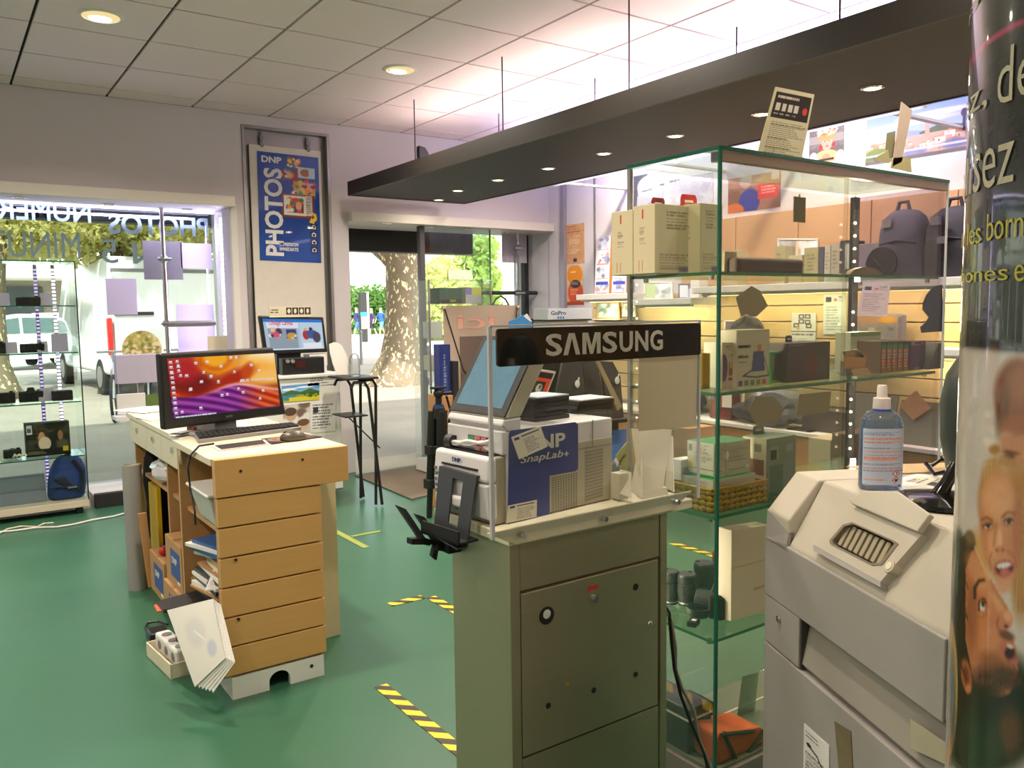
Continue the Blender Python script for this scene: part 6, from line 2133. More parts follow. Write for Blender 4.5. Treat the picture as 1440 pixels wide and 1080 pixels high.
MB().hexa([(pts[0].x-.05,5.85,.0),(pts[4].x+.05,5.85,.0),(pts[4].x+.05,5.97,.0),(pts[0].x-.05,5.97,.0)],[(pts[0].x,5.88,pts[0].z+.01),(pts[4].x,5.88,pts[4].z+.01),(pts[4].x,5.94,pts[4].z+.01),(pts[0].x,5.94,pts[4].z+.01)]).build('body',M_BLACKM,t,bevel=.01)
q=[A('y',5.0,*p) for p in ((716,452),(741,441),(748,452))]
t=thing('blue_pennant','small blue and white triangular card above the black sign','card',(q[0].x+.06,5.0,0))
MB().prism([(q[0].x,5.0,q[0].z-.1),q[0],q[1],q[2],(q[2].x,5.0,q[2].z-.1)],(0,.006,0)).build('card',mat('bright blue card',(46,130,190),.5),t)
MB().prism([q[1]+Vector((-.03,-.002,-.02)),q[1]+Vector((0,-.002,0)),q[2]+Vector((0,-.002,0)),q[2]+Vector((-.02,-.002,0))],(0,.001,0)).build('white_edge',M_PAPER,t)
MB().box(q[0].x+.02,5.01,0,q[0].x+.06,5.03,q[0].z).build('post',M_GREY,t)
MB().cyl((q[0].x+.04,5.02,0),(q[0].x+.04,5.02,.015),.12,n=24).build('foot',M_GREY,t)

# ================================================================== GLASS SHOWCASE
SX0,SX1,SY0,SY1,SZT=1.705,2.86,1.487,1.84,1.82
SZ=[1.495,1.168,.826,.475]
SB=.10
sc=thing('glass_showcase','tall green edged glass showcase with LED dots behind the steel cabinet','showcase',((SX0+SX1)/2,(SY0+SY1)/2,0))
M_SG=pane_glass('showcase glass',(248,250,247),.14)
M_SGS=pane_glass('showcase shelf glass',(232,242,234),.3)
M_SGF=pane_glass('tinted sliding glass',(226,222,230),.12)
M_SGS2=pane_glass('smoky sliding pane',(244,242,236),.13)
M_EDG=mat('bright green shelf edge',(58,122,84),.15,var=.25,scale=14)
MB().box(SX0,SY0,0,SX1,SY1,SB-.01).build('base',mat('grey showcase base',(120,116,108),.5),sc,bevel=.003)
MB().box(SX0+.01,SY0+.01,SB-.01,SX1-.01,SY1-.01,SB).build('base_plate',mat('pale base plate',(112,122,104),.3),sc)
MB().box(SX0+.004,SY0+.005,SB,SX0+.009,SY1,SZT-.02).build('left_pane',M_SG,sc)
MB().box(SX0+.01,SY0+.002,SB,(SX0+SX1)/2,SY0+.007,SZT-.03).build('sliding_pane',M_SGS2,sc)
MB().box((SX0+SX1)/2,SY0+.012,SB,SX1-.008,SY0+.017,SZT-.03).build('sliding_pane',M_SGS2,sc)
MB().box(SX1-.008,SY0+.006,SB,SX1-.003,SY1,SZT-.02).build('right_pane',M_SGF,sc)
MB().box(SX0+.01,SY1-.006,SB,SX1-.01,SY1-.001,SZT-.02).build('back_pane',M_SG,sc)
MB().box(SX0,SY0,SZT-.008,SX1,SY1,SZT).build('top_pane',M_SGS,sc)
MB().box(SX0-.001,SY0-.001,SZT-.009,SX1+.001,SY0+.002,SZT+.0005).box(SX0-.001,SY0,SZT-.009,SX0+.002,SY1,SZT+.0005).build('top_edge',M_EDGE,sc)
MB().box(SX0+.01,SY0+.001,SZT-.036,SX1-.004,SY0+.022,SZT-.009).build('top_rail',mat('bronze rail',(150,130,110),.35,.5),sc)
MB().box(SX0-.001,SY0-.001,SB,SX0+.0085,SY0+.006,SZT-.009).build('corner_edge',M_EDGE,sc)
MB().box(SX1-.006,SY0,SB,SX1,SY0+.006,SZT-.009).box(SX1-.004,SY1-.006,SB,SX1+.001,SY1,SZT-.009).build('corner_strip',M_ACRE,sc)
MB().box(SX0,SY1-.012,SB,SX0+.012,SY1,SZT-.009).build('rear_strip',M_ALU,sc)
MB().box(SX1-.036,SY1-.026,SB,SX1-.006,SY1-.006,SZT-.02).build('led_rail',M_BLACK,sc)
M_LEDW=emit('warm white led dots',(255,244,214),6.0)
for x in (SX1-.04,):
    l=MB()
    for k in range(34):
        if k%7 in (5,6):
            continue
        l.sphere((x,SY1-.03,.2+k*.047),.0055,8)
    l.build('led_dots',M_LEDW,sc)['kind']='stuff'
l=MB()
for k in range(30):
    l.sphere((SX0+.02,SY1-.02,.22+k*.05),.0035,6)
l.build('led_dots',emit('soft led dots',(236,246,206),3.0),sc)['kind']='stuff'
area('led_lamp',sc,(SX1-.06-(SX0+SX1)/2,.12,1.0),.02,1.5,(R(90),0,R(136)),(255,240,210),3.5,120)
area('led_lamp',sc,(SX0+.04-(SX0+SX1)/2,.12,1.0),.02,1.5,(R(90),0,R(-135)),(255,246,214),4.5,140)
for z in SZ:
    s=MB().box(SX0+.012,SY0+.022,z-.008,SX1-.012,SY1-.008,z).build('shelf',M_SGS,sc)
    MB().box(SX0+.012,SY0+.0205,z-.0085,SX1-.012,SY0+.0235,z+.0005).box(SX0+.0115,SY0+.02,z-.0085,SX0+.014,SY1-.008,z+.0005).build('shelf_edge',M_EDG,s)
    for x in (SX0+.03,SX1-.03):
        for y in (SY0+.05,SY1-.05):
            MB().cyl((x,y,z-.02),(x,y,z-.008),.008,n=10).build('stud',M_CHROME,s)
MB().box(SX0-.002,SY0+.004,SZT-.04,SX0+.012,SY0+.03,SZT-.012).build('hinge',M_CHROME,sc,bevel=.002)
area('top_lamp',sc,(0,0,SZT-.03),.9,.2,(0,0,0),(255,236,196),2.0,160)

def SYp(frac):
    return SY0+.03+frac*(SY1-SY0-.06)

def sbox(name,label,cat,y,u0,u1,vt,zb,depth,m,face=None,side=None,top=None,group=None,hang=None,rz=0.0,vref=None,clampx=True):
    """product box standing on a showcase shelf (height zb), its front on plane y between the columns u0..u1, its top at row vt"""
    vref=vref or (vt+20)
    a,b=A('y',y,u0,vref),A('y',y,u1,vref)
    zt=A('y',y,(u0+u1)/2,vt).z
    x0,x1=a.x,b.x
    c=Vector(((x0+x1)/2,y+depth/2,zb+.0008))
    t=thing(name,label,cat,c,rz,group)
    W2,D2,H=(x1-x0)/2,depth/2,zt-zb
    MB(True).box(-W2,-D2,0,W2,D2,H).build('carton',m,t,bevel=.0015)
    M=_X[t.name]
    wp=lambda x,yy,z:np.array(M @ Vector((x,yy,z)))
    if face is not None:
        ink_mesh('front_print',face,flat(wp(-W2+.001,-D2-.0006,H-.001),wp(W2-.001,-D2-.0006,H-.001),wp(-W2+.001,-D2-.0006,.001)),GLOSSY,t)
    if side is not None:
        ink_mesh('side_print',side,flat(wp(-W2-.0006,D2-.001,H-.001),wp(-W2-.0006,-D2+.001,H-.001),wp(-W2-.0006,D2-.001,.001)),GLOSSY,t)
    if top is not None:
        MB(True).box(-W2+.0005,-D2+.0005,H,W2-.0005,D2-.0005,H+.0008).build('top_print',top,t)
    if hang is not None:
        hm,hw,hh=hang
        n=10
        pts=[(-hw,0,H),(-hw,0,H+hh*.7),(-hw*.8,0,H+hh),(hw*.8,0,H+hh),(hw,0,H+hh*.7),(hw,0,H)]
        MB(True).prism([(p[0],D2-.004,p[2]) for p in pts],(0,.0015,0)).build('hang_tab',hm,t)
        MB(True).box(-hw*.5,D2-.0055,H+hh*.35,hw*.5,D2-.0025,H+hh*.55).build('tab_slot',M_PAPER,t)
    return t

M_BOXW=mat('cream product carton',(214,202,168),.55,var=.03)
M_REDT=mat('red hang tab',(206,40,34),.45)
RTXT=(200,90,70)

def canon_face(seed=1,label=True):
    f=Ink(50,70,(206,196,164))
    f.text(.25,.1,.75,.38,6,(150,140,116),seed).text(.1,.72,.9,.96,6,(170,158,132),seed+3)
    f.rect(.5,.9,.9,.97,(130,120,150))
    return f

def canon_side(seed=1):
    f=Ink(44,80,(218,206,170))
    f.rect(.4,.06,.48,.2,(200,70,60)).text(.3,.32,.62,.44,4,(150,140,120),seed).text(.3,.48,.6,.58,3,(170,160,140),seed+1).rect(.25,.8,.3,.96,(206,150,120)).rect(.42,.8,.46,.96,(206,150,120)).rect(.0,.05,.02,1,(196,180,140))
    return f

GC='cream camera cartons on the top showcase shelf'
z=SZ[0]
# cream cartons (their left sides face the left pane)
tA=sbox('camera_carton','leftmost cream camera carton at the rear of the top showcase shelf','box',1.735,890,921,296,z,.09,M_BOXW,canon_face(2),canon_side(3),group=GC)
tB=sbox('camera_carton','tall cream camera carton with a dark red hang tab on the top showcase shelf','box',1.645,921,987,289,z,.085,M_BOXW,canon_face(4),canon_side(6),group=GC,hang=(mat('dark red tab',(130,36,34),.5),.026,.03))
tC=sbox('camera_carton','cream camera carton with a bright red hang tab beside the corner edge of the showcase','box',1.60,985,1016,287,z,.09,M_BOXW,canon_face(8),canon_side(9),group=GC,hang=(M_REDT,.034,.036))
# lettering on the tab and carton
for t_ in (tC,):
    bx_=t_.children[0].dimensions
    M_=_X[t_.name]
    o_=M_ @ Vector((-.018,bx_.y/2-.006,bx_.z+.004))
    lettering('print','Canon',o_,(1,0,0),(0,0,1),.03,.007,M_PAPER,t_,.0006,.02)
# second row on the front side of the corner: long brown case etc.
t=thing('lens_case','long dark brown case lying behind the showcase front on the top shelf','case',(2.03,1.66,z))
a,b=A('y',1.62,1038,370),A('y',1.62,1131,370)
zt=A('y',1.62,1085,362.5).z
MB().box(a.x,1.62,z+.0008,b.x,1.72,zt).build('body',mat('dark brown leather',(62,38,28),.5,var=.1),t,bevel=.012,seg=3)
MB().box(a.x-.0,1.6195,z+(zt-z)*.6,b.x,1.6215,z+(zt-z)*.63).build('seam',M_BLACK,t)
t=sbox('small_carton','small grey olive carton just right of the showcase corner edge on the top shelf','box',1.66,1019,1036,354,z,.07,mat('olive grey carton',(150,142,120),.6))
p=A('z',z,1217,384)
p.y=1.62
t=thing('half_disc','olive half round lid leaning on the right of the top showcase shelf','lid',(2.38,1.63,z))
a,b=A('y',1.62,1195,380),A('y',1.62,1242,380)
zt=A('y',1.62,1218,376).z
n=20
MB().prism([((a.x+b.x)/2+(b.x-a.x)/2*math.cos(PI*k/n),1.62,z+.001+(zt-z)*math.sin(PI*k/n)) for k in range(n+1)],(0,.02,0)).build('lid',mat('olive brown lid',(112,92,66),.5),t)
# clipped paper label hanging inside under the top
for (u0,v0,u1,v1,m_,lab,yy) in ((1116,278,1133,312,mat('olive tag',(132,124,84),.7),'small olive tag hanging on the showcase front glass',SY0+.0235),):
    a,b=A('y',yy,u0,v1),A('y',yy,u1,v0)
    t=thing('hang_tag',lab,'tag',((a.x+b.x)/2,yy,a.z))
    MB().box(a.x,yy-.0002,a.z,b.x,yy+.002,b.z).build('tag',m_,t)
    MB().box((a.x*.6+b.x*.4),yy,b.z-.001,(a.x*.45+b.x*.55),yy+.003,b.z+.008).build('tape',M_CREAM,t)

def stuck(name,label,cat,pts,m,y=SY0+.0095,t_=.0012):
    """paper cut-out stuck flat to the inner side of the showcase front"""
    q=[A('y',y,*p) for p in pts]
    return one(name,label,cat,MB().prism(q,(0,t_,0)),m)

M_KP=mat('greyish kraft cut-out',(150,142,112),.75,var=.03)
stuck('paper_star','kraft hexagonal paper star stuck to the front glass between the two upper shelves','paper',((1057,402),(1069,409),(1080,430),(1064,445),(1057,445),(1050,442),(1042,445),(1035,418)),M_KP)
stuck('paper_kite','kraft paper kite with two points stuck to the front glass under the second shelf','paper',((1063,557),(1088,558),(1103,576),(1090,600),(1078,590),(1067,602),(1052,577)),M_KP)
stuck('paper_square','kraft paper square stuck to the front glass under the second shelf, right of the kite','paper',((1124,555),(1169,550),(1166,580),(1119,586)),M_KP)
stuck('paper_cutout','dark grey bear shaped cut-out stuck at the right end of the front glass','paper',((1311,404),(1325,400),(1327,466),(1296,468),(1294,460),(1302,453),(1306,446),(1297,435),(1298,425),(1303,414)),mat('slate cut-out',(84,84,92),.7))

# ---- second shelf
z=SZ[1]
yy=1.56
# gold box, thin
sbox('gold_box','slim shiny gold box upright at the left pane on the second showcase shelf','box',1.60,988,999,497,z,.05,mat('gold foil',(206,170,40),.18,.9,var=.1,scale=60,stretch=(1,1,.2)))
f=Ink(50,76,(196,190,168)).rect(.06,.26,.42,.32,(120,110,96)).text(.06,.44,.4,.5,1,(130,124,110),2).rect(.06,.55,.3,.57,(90,90,96))
f.rect(.62,.26,.74,.4,(190,130,70)).poly([(.5,.38),(.82,.38),(.86,.74),(.44,.74)],(66,76,128)).line(.44,.72,.2,.8,.02,(60,64,90)).line(.2,.8,.6,.84,.02,(60,64,90)).line(.6,.84,.98,.82,.02,(60,64,90)).line(.84,.5,.98,.8,.01,(60,64,90))
for k,c_ in enumerate(((70,76,120),(110,120,70),(90,130,80),(120,150,50),(190,90,70))):
    f.rect(.06+.18*k,.88,.18+.18*k,.97,c_)
t=sbox('camera_bag_box','grey cream box with a printed blue camera pouch on the second showcase shelf','box',yy,1036,1082,464,z,.07,mat('grey cream carton',(190,184,160),.5),f)
M_=_X[t.name]
dx_,dz_=t.children[0].dimensions.x,t.children[0].dimensions.z
lettering('print','instax',M_ @ Vector((-dx_/2+.006,-.0355,dz_*.69)),(1,0,0),(0,0,1),dx_*.32,.010,M_DARK,t,.0006,.02)
lettering('print','HOUSSE',M_ @ Vector((-dx_/2+.006,-.0355,dz_*.51)),(1,0,0),(0,0,1),dx_*.32,.007,M_DARK,t,.0006,.01)
f=Ink(30,66,(196,186,160)).text(.2,.08,.9,.18,2,(120,100,90),3).ell(.1,.55,.25,.3,(96,74,128)).rect(.45,.44,.85,.72,(150,96,50)).ell(.6,.5,.12,.06,(206,170,120)).rect(.4,.78,.8,.84,(170,60,50)).rect(.5,.26,.9,.3,(160,150,140))
sbox('camera_box','instant camera box with a purple camera picture beside the showcase corner','box',yy+.015,1016,1036,482,z,.07,mat('grey cream carton',(190,184,160)),f)
# green frame box
t=thing('framed_box','bright green open frame box on the second showcase shelf','box',(2.0,1.62,z))
a,b=A('y',1.585,1084,540),A('y',1.585,1118,540)
zt=A('y',1.585,1100,494).z
M_GRN=mat('bright green plastic',(74,160,60),.35)
e=.006
MB().box(a.x,1.585,z+.0008,a.x+e,1.63,zt).box(b.x-e,1.585,z+.0008,b.x,1.63,zt).box(a.x+e,1.585,zt-e,b.x-e,1.63,zt).box(a.x+e,1.585,z+.0008,b.x-e,1.63,z+e+.0).build('frame',M_GRN,t,bevel=.001)
MB().box(a.x+e,1.62,z+e,b.x-e,1.624,zt-e).build('window',M_SGS,t)
f=Ink(60,60,(70,52,46)).ell(.3,.3,.5,.5,(78,60,66),1.0).rect(.04,.04,.4,.07,(120,104,96)).rect(.55,0,1,1,(72,66,44)).rect(.6,.4,.9,.9,(84,78,56)).ell(.55,.6,.14,.3,(110,56,36),.9)
sbox('dark_box','large dark brown box with a hang tab in the middle of the second showcase shelf','box',yy,1108,1167,482,z,.08,mat('dark brown carton',(66,52,46),.4),f,hang=(mat('dark tab',(56,40,36),.5),.016,.02))
# film boxes
FB='film packs on the second showcase shelf'
for k in range(5):
    f=Ink(12,44,(186,84,48)).rect(0,0,1,.12,(70,110,70)).rect(0,.12,1,.26,(90,150,100)).rect(0,.26,1,.42,(206,120,90)).rect(0,.42,1,.5,(150,140,150)).rect(0,.5,1,.8,(196,96,50)).rect(0,.8,1,1,(170,120,60)).text(.2,.3,.8,.9,6,(226,190,150),k)
    f.rect(0,0,.12,1,(60,40,34))
    sbox('film_pack',('leftmost','second','third','fourth','fifth')[k]+' orange and green film pack from the left on the second showcase shelf','film',yy+.01,1239+k*7.8,1246.2+k*7.8,480,z,.09,mat('brown film carton',(104,72,52),.45),f,group=FB)
f=Ink(30,44,(92,62,96)).rect(.1,0,.9,.14,(206,140,100)).rect(.3,.02,.7,.12,(90,60,100)).rect(.3,.9,.7,.96,(150,150,130))
sbox('purple_box','dark purple box with an orange patch right of the film packs','box',yy+.01,1279,1301,480,z,.09,mat('purple carton',(92,62,96),.45),f)
M_GTRI=mat('grey green plastic',(120,130,104),.4)
q=[A('y',1.55,*p) for p in ((1304,536),(1327,535),(1328,482),(1320,482))]
q=[Vector((p.x,p.y,max(p.z,z+.001))) for p in q]
one('wedge_stand','grey green wedge stand at the right end of the second showcase shelf','stand',MB().prism(q,(0,.05,0)),M_GTRI,bevel=.001)
f=Ink(40,56,(190,190,170)).rect(0,.0,1,.1,(110,150,80)).rect(.5,.25,.95,.6,(110,104,90)).poly([(.4,1),(.7,.1),(1,1)],(176,176,158)).rect(0,.3,.3,.9,(200,200,184))
sbox('card_box','tall pale box with a green top behind the coloured fan cards','box',1.66,1196,1238,467,z,.06,mat('pale green carton',(190,190,170),.5),f)
t=thing('colour_cards','fan of rainbow coloured cards with a small cream card at its foot','cards',(2.36,1.57,z))
for pts,c_,nm in ((((1187,518),(1216,520),(1219,500),(1207,491),(1188,494)),(206,150,90),'orange'),(((1186,494),(1207,492),(1216,500),(1214,503),(1188,501)),(120,150,100),'green'),(((1187,516),(1219,514),(1221,518),(1200,520)),(176,60,44),'red')):
    q=[A('y',1.575,*p) for p in pts]
    MB().prism(q,(0,.003,0)).build('card',mat(nm+' card print',c_,.5,var=.15,scale=60),t)
q=[A('y',1.56,*p) for p in ((1197,520),(1220,517),(1226,535),(1202,539))]
q=[Vector((p.x,p.y,max(p.z,z+.001))) for p in q]
MB().prism(q,(0,.002,0)).build('small_card',mat('peach card',(206,176,130),.6),t)
MB().box(q[0].x,1.578,z+.0008,q[1].x,1.60,z+.05).build('support',M_GREY,t)

# ---- third shelf: woven gold basket and boxes
z=SZ[2]
t=thing('woven_basket','gold woven basket carrying boxes on the third showcase shelf','basket',(1.90,1.62,z))
M_GOLDW=mat('gold woven band',(190,152,44),.3,.6,var=.25,scale=40)
M_BRNW=mat('brown basket inside',(120,80,44),.6)
bx0,bx1,by0,by1=SX0+.03,A('y',1.53,1079,720).x,1.53,1.72
bz1=A('y',1.53,1005,690).z
MB().box(bx0+.004,by0+.004,z+.001,bx1-.004,by1-.004,z+.006).box(bx0+.003,by0+.003,z+.001,bx0+.006,by1-.003,bz1).box(bx0+.003,by0+.003,z+.001,bx1-.003,by0+.006,bz1).box(bx1-.006,by0+.003,z+.001,bx1-.003,by1-.003,bz1).box(bx0+.003,by1-.006,z+.001,bx1-.003,by1-.003,bz1).build('wall',M_BRNW,t)
rows=4
hh=(bz1-z-.004)/rows
for (ax_,c0,c1,n_) in (('x',bx0,bx1,10),('y',by0,by1,8)):
    mb=MB()
    for r_ in range(rows):
        for k in range(n_):
            s0=c0+(c1-c0)*k/n_
            s1=c0+(c1-c0)*(k+1)/n_
            zc=z+.003+hh*(r_+.5)
            m_=(s0+s1)/2
            o_=.006 if (r_+k)%2 else .002
            if ax_=='x':
                mb.sphere((m_,by0+.002,zc),1,8,s=((s1-s0)*.55,o_,hh*.52))
            else:
                mb.sphere((bx0+.002,m_,zc),1,8,s=(o_,(s1-s0)*.55,hh*.52))
    mb.build('weave',M_GOLDW,t,smooth=True)['kind']='stuff'
MB().box(bx0-.002,by0-.002,bz1-.004,bx1+.002,by0+.006,bz1+.004).box(bx0-.002,by0-.002,bz1-.004,bx0+.006,by1,bz1+.004).build('rim',M_GOLDW,t,bevel=.002)
M_IW=mat('white green carton',(206,206,190),.5)
M_IGT=mat('green carton top',(60,140,86),.45)
def instax_face(seed):
    return Ink(50,50,(190,186,168)).text(.08,.14,.92,.6,9,(150,146,132),seed).rect(.1,.82,.8,.84,(90,90,86)).rect(.0,.88,1,.92,(150,190,140)).rect(.85,.76,.92,.84,(226,224,210))
def instax_side(seed):
    return Ink(36,50,(206,202,184)).text(.3,.08,.95,.6,10,(150,146,136),seed).rect(.06,.1,.2,.3,(120,120,110)).rect(.06,.62,.2,.76,(226,180,40)).rect(.0,.78,1,.8,(90,90,84)).rect(0,.94,1,1,(70,160,90))
GI='white and green instant film boxes in the basket'
sbox('film_box','flat white film box lying at the bottom of the gold basket','box',1.545,1003,1062,671,bz1-.02,.14,M_IW,instax_face(3),instax_side(4),M_IGT,GI)
zs_=A('y',1.545,1030,671).z
t=sbox('film_box','left white film box with a white oval standing on the flat one in the basket','box',1.56,1004,1020,624,zs_+.001,.10,M_IW,instax_face(5),instax_side(6),M_IGT,GI)
t=sbox('film_box','right white film box standing on the flat one in the basket','box',1.56,1021,1055,621,zs_+.001,.10,M_IW,instax_face(8),None,M_IGT,GI)
M_=_X[t.name]
dx_=t.children[0].dimensions.x
MB().add([M_ @ Vector((-dx_/2+.003+.008*math.cos(2*PI*k/18),-.0515,.06+.012*math.sin(2*PI*k/18))) for k in range(18)],[tuple(range(18))]).build('white_oval',M_PAPER,t)
sbox('white_camera','white compact camera standing on the left rim end of the gold basket','camera',1.66,958,978,646,bz1+.005,.04,M_WHITE)
c=A('y',1.659,963,661)
t_=bpy.data.objects.get('white_camera')
MB().cyl((c.x,1.652,c.z),(c.x,1.66,c.z),.010,n=18).build('lens',M_GREY,t_)
f=Ink(56,80,(126,140,120)).rect(0,0,1,.08,(136,150,120)).rect(.1,.14,.4,.36,(150,156,140)).rect(.12,.2,.34,.36,(66,60,54)).rect(.66,.12,.9,.26,(150,160,150)).rect(.1,.46,.56,1,(84,116,92)).rect(.6,.4,1,1,(128,142,138)).rect(.03,.56,.06,.9,(70,80,70))
f2=Ink(40,80,(186,176,150)).rect(.5,.1,.8,.24,(120,120,110)).rect(.1,.36,.9,.62,(110,70,46)).text(.1,.66,.9,.9,4,(130,110,90),3)
sbox('lamp_box','grey green carton with a hang tab at the right of the gold basket','box',1.56,1078,1119,615,z,.09,mat('grey green carton',(126,140,120),.5),f,f2,None,None,(mat('grey green tab',(130,144,120),.5),.026,.026),vref=640)
sbox('olive_pouch','small yellow green foil pack behind the grey green carton','pack',1.67,1075,1105,690,z,.05,mat('yellow green foil',(150,140,50),.3,.4,var=.4,scale=30))

# ---- fourth shelf: lenses, paper bag
z=SZ[3]

def lens(label,u,v,r,h,y=None):
    p=A('z',z,u,v)
    p.x=max(p.x,SX0+r+.02)
    t=thing('camera_lens',label,'lens',(p.x,p.y,z),random.uniform(0,3),'lenses on the low showcase shelf')
    MB(True).lathe([(r*.78,.001),(r*.82,.004),(r*.82,.016),(r*.9,.018),(r*.92,h*.38),(r*.98,h*.40),(r*.98,h*.70),(r*.92,h*.72),(r,h*.78),(r,h*.94)],n=28).build('barrel',M_CAM,t,smooth=30)
    rib=MB(True)
    for k in range(36):
        a=2*PI*k/36
        rib.cbox((math.cos(a)*r*.985,math.sin(a)*r*.985,h*.43),(.003,.003,h*.24),a)
    rib.build('focus_ring',M_BLACKM,t)
    MB(True).lathe([(r*.97,h*.94),(r*.97,h*.97),(r*.9,h),(.001,h)],n=28).build('cap',M_BLACK,t,smooth=30)
    MB(True).lathe([(r*.83,.008),(r*.83,.012)],n=24).build('mount_ring',M_ALU,t)
    MB(True).box(r*.5,-.005,h,r*.85,.005,h+.002).build('cap_clip',M_BLACKM,t)
    return t

lens('black camera lens partly hidden by the steel cabinet on the low showcase shelf',942,848,.030,.105)
lens('grey black camera lens with a white ring in the middle of the low showcase shelf',965,850,.031,.10)
lens('tallest camera lens, right of the other two on the low showcase shelf',990,840,.033,.115)
p=A('z',z,982,866)
t=thing('lens_hood','dark lens hood lying in front of the lenses','hood',(p.x,p.y,z))
n=24
mb=MB()
mb.lathe([(.030,.001),(.034,.012),(.036,.028),(.033,.028),(.028,.004)],(p.x,p.y,z),n=n)
mb.build('hood',M_BLACKM,t,smooth=True)
p=A('z',z,975,880)
t=thing('battery_pack','small black box with a white symbol in front of the lens hood','device',(p.x,p.y,z),.4)
MB(True).box(-.02,-.014,.001,.02,.014,.018).build('body',M_CAM,t,bevel=.003)
MB(True).box(-.006,-.008,.018,.006,.004,.0186).build('mark',M_PAPER,t)
q=[A('y',1.56,*p) for p in ((1028,874),(1082,868),(1082,738),(1029,746))]
q=[Vector((p.x,p.y,max(p.z,z+.001))) for p in q]
t=thing('paper_bag','tall white paper bag with red print on the low showcase shelf','bag',((q[0].x+q[1].x)/2,1.58,z))
MB().prism(q,(0,.05,0)).build('bag',mat('white bag paper',(244,230,214),.7),t,bevel=.001)
o_,e_=A('y',1.559,1060,830),A('y',1.559,1080,827)
lettering('print','occasion',(e_.x,1.559,o_.z),(-1,0,0),(0,0,1),(e_.x-o_.x)*2*.5,.009,mat('faded red print',(200,130,120),.6),t,.0005)
MB().box(q[0].x,1.5592,(q[0].z*.42+q[3].z*.58),q[1].x,1.5598,(q[0].z*.42+q[3].z*.58)+.0012).build('fold',mat('bag fold',(196,178,160),.7),t)
p=A('z',z,1022,872)
camera_body(p.x+.02,p.y+.04,z,'black camera with chrome ring behind the paper bag',None,.11,.4)
one('red_pouch','small dark red pouch behind the paper bag on the low showcase shelf','pouch',MB().box(SX0+.32,1.72,z+.001,SX0+.40,1.79,z+.14),mat('dark red leather',(110,40,30),.5),bevel=.012)

# ---- bottom of the showcase
z=SB
p=A('z',z,962,1075)
t=thing('case_box','black hard case with a pale rim at the bottom of the showcase','case',(SX0+.08,1.66,z))
a,b=SX0+.015,SX0+.085
MB().box(a,1.60,z+.001,b+.03,1.80,z+.10).build('lower_shell',M_BLACK,t,bevel=.004)
MB().box(a-.001,1.599,z+.10,b+.031,1.801,z+.104).build('rim',M_CREAM,t)
MB().box(a,1.60,z+.104,b+.03,1.80,z+.135).build('lid',M_BLACK,t,bevel=.006)
t=thing('flash_unit','black flash unit leaning behind the orange bag in the showcase bottom','flash',(SX0+.14,1.62,z))
q=[A('y',1.72,*p) for p in ((967,995),(985,977),(1009,990),(1002,1012),(985,1008))]
MB().prism(q,(0,.05,0)).build('head',M_CAM,t,bevel=.004)
q=[A('y',1.72,*p) for p in ((985,1008),(1002,1012),(1000,1075),(984,1075))]
MB().prism(q,(0,.05,0)).build('body',M_CAM,t,bevel=.004)
t=thing('camera_bag','orange camera bag with dark straps at the bottom of the showcase','bag',(SX0+.27,1.62,z))
q=[A('y',1.51,*p) for p in ((1010,1100),(1010,1036),(1016,1030),(1045,1028),(1070,1022),(1080,1030),(1080,1100))]
q=[Vector((p.x,p.y,max(p.z,z+.001))) for p in q]
MB().prism(q,(0,.12,0)).build('body',mat('orange bag fabric',(196,84,30),.7,var=.15,bump=.2,bscale=80),t,bevel=.008)
for pts in (((1018,1030),(1030,1056),(1038,1075)),((1074,1028),(1058,1050),(1044,1072)),((1014,1034),(1030,1031),(1060,1028))):
    MB().tube([A('y',1.507,*p) for p in pts],.006,6).build('strap',mat('dark olive strap',(44,48,34),.7),t)
q=[A('y',1.66,*p) for p in ((1034,1000),(1058,997),(1067,946),(1045,952))]
one('glass_plate','small tilted clear glass plate at the bottom of the showcase','plate',MB().prism([q[0]-Vector((0,0,.1)),q[1]-Vector((0,0,.1)),q[2],q[3]],(0,.004,0)),pane_glass('clear plate',(210,226,214),.8,.08))
q=[A('y',1.7,*p) for p in ((1014,1032),(1078,1010),(1078,992),(1018,1012))]
one('tiled_board','pale tile patterned board behind the orange bag','board',MB().prism([Vector((q[0].x,q[0].y,SB+.001)),Vector((q[1].x,q[1].y,SB+.001)),q[2],q[3]],(0,.006,0)),M_CREAM)
# cables beside the steel cabinet
for k,(m_,pts) in enumerate(((M_BLACK,((941,862),(944,900),(948,940),(958,980),(972,1018),(990,1060),(1000,1100))),(mat('grey cable',(150,140,126),.5),((944,872),(950,910),(950,940),(960,970),(976,1000),(983,1040),(1000,1080),(1006,1110))))):
    p=[A('y',1.46,*q) for q in pts]
    one('hanging_cable',('black cable hanging in the gap right of the steel cabinet','grey cable hanging in the gap right of the steel cabinet')[k],'cable',MB().tube([Vector((1.435,1.47,.72))]+p,.0045,7),m_)

# ---- on top of the showcase
t=thing('info_sheet','tall cream leaflet with a dark header standing on the showcase top','leaflet',(1.9,SY0+.1,SZT))
yq=SY0+.11
q=[A('y',yq,*p) for p in ((1091,122),(1145,133),(1125,218),(1063,206))]
q[2].z=q[3].z=SZT+.001
MB().prism(q,(0,.003,0)).build('card',mat('cream leaflet',(206,196,158),.6),t)
ink=Ink(76,120,(206,198,164)).rect(.05,.06,.95,.40,(40,30,26)).text(.12,.10,.9,.16,1,(206,190,170),2).ell(.84,.26,.06,.05,(200,60,50))
for k in range(4):
    ink.rect(.12+.15*k,.2,.22+.15*k,.3,(206,196,180)).text(.1+.15*k,.33,.23+.15*k,.37,1,(170,160,140),k)
ink.text(.1,.45,.94,.9,18,(110,100,84),5).rect(.1,.78,.7,.79,(110,100,84)).rect(.3,.78,.31,.98,(110,100,84))
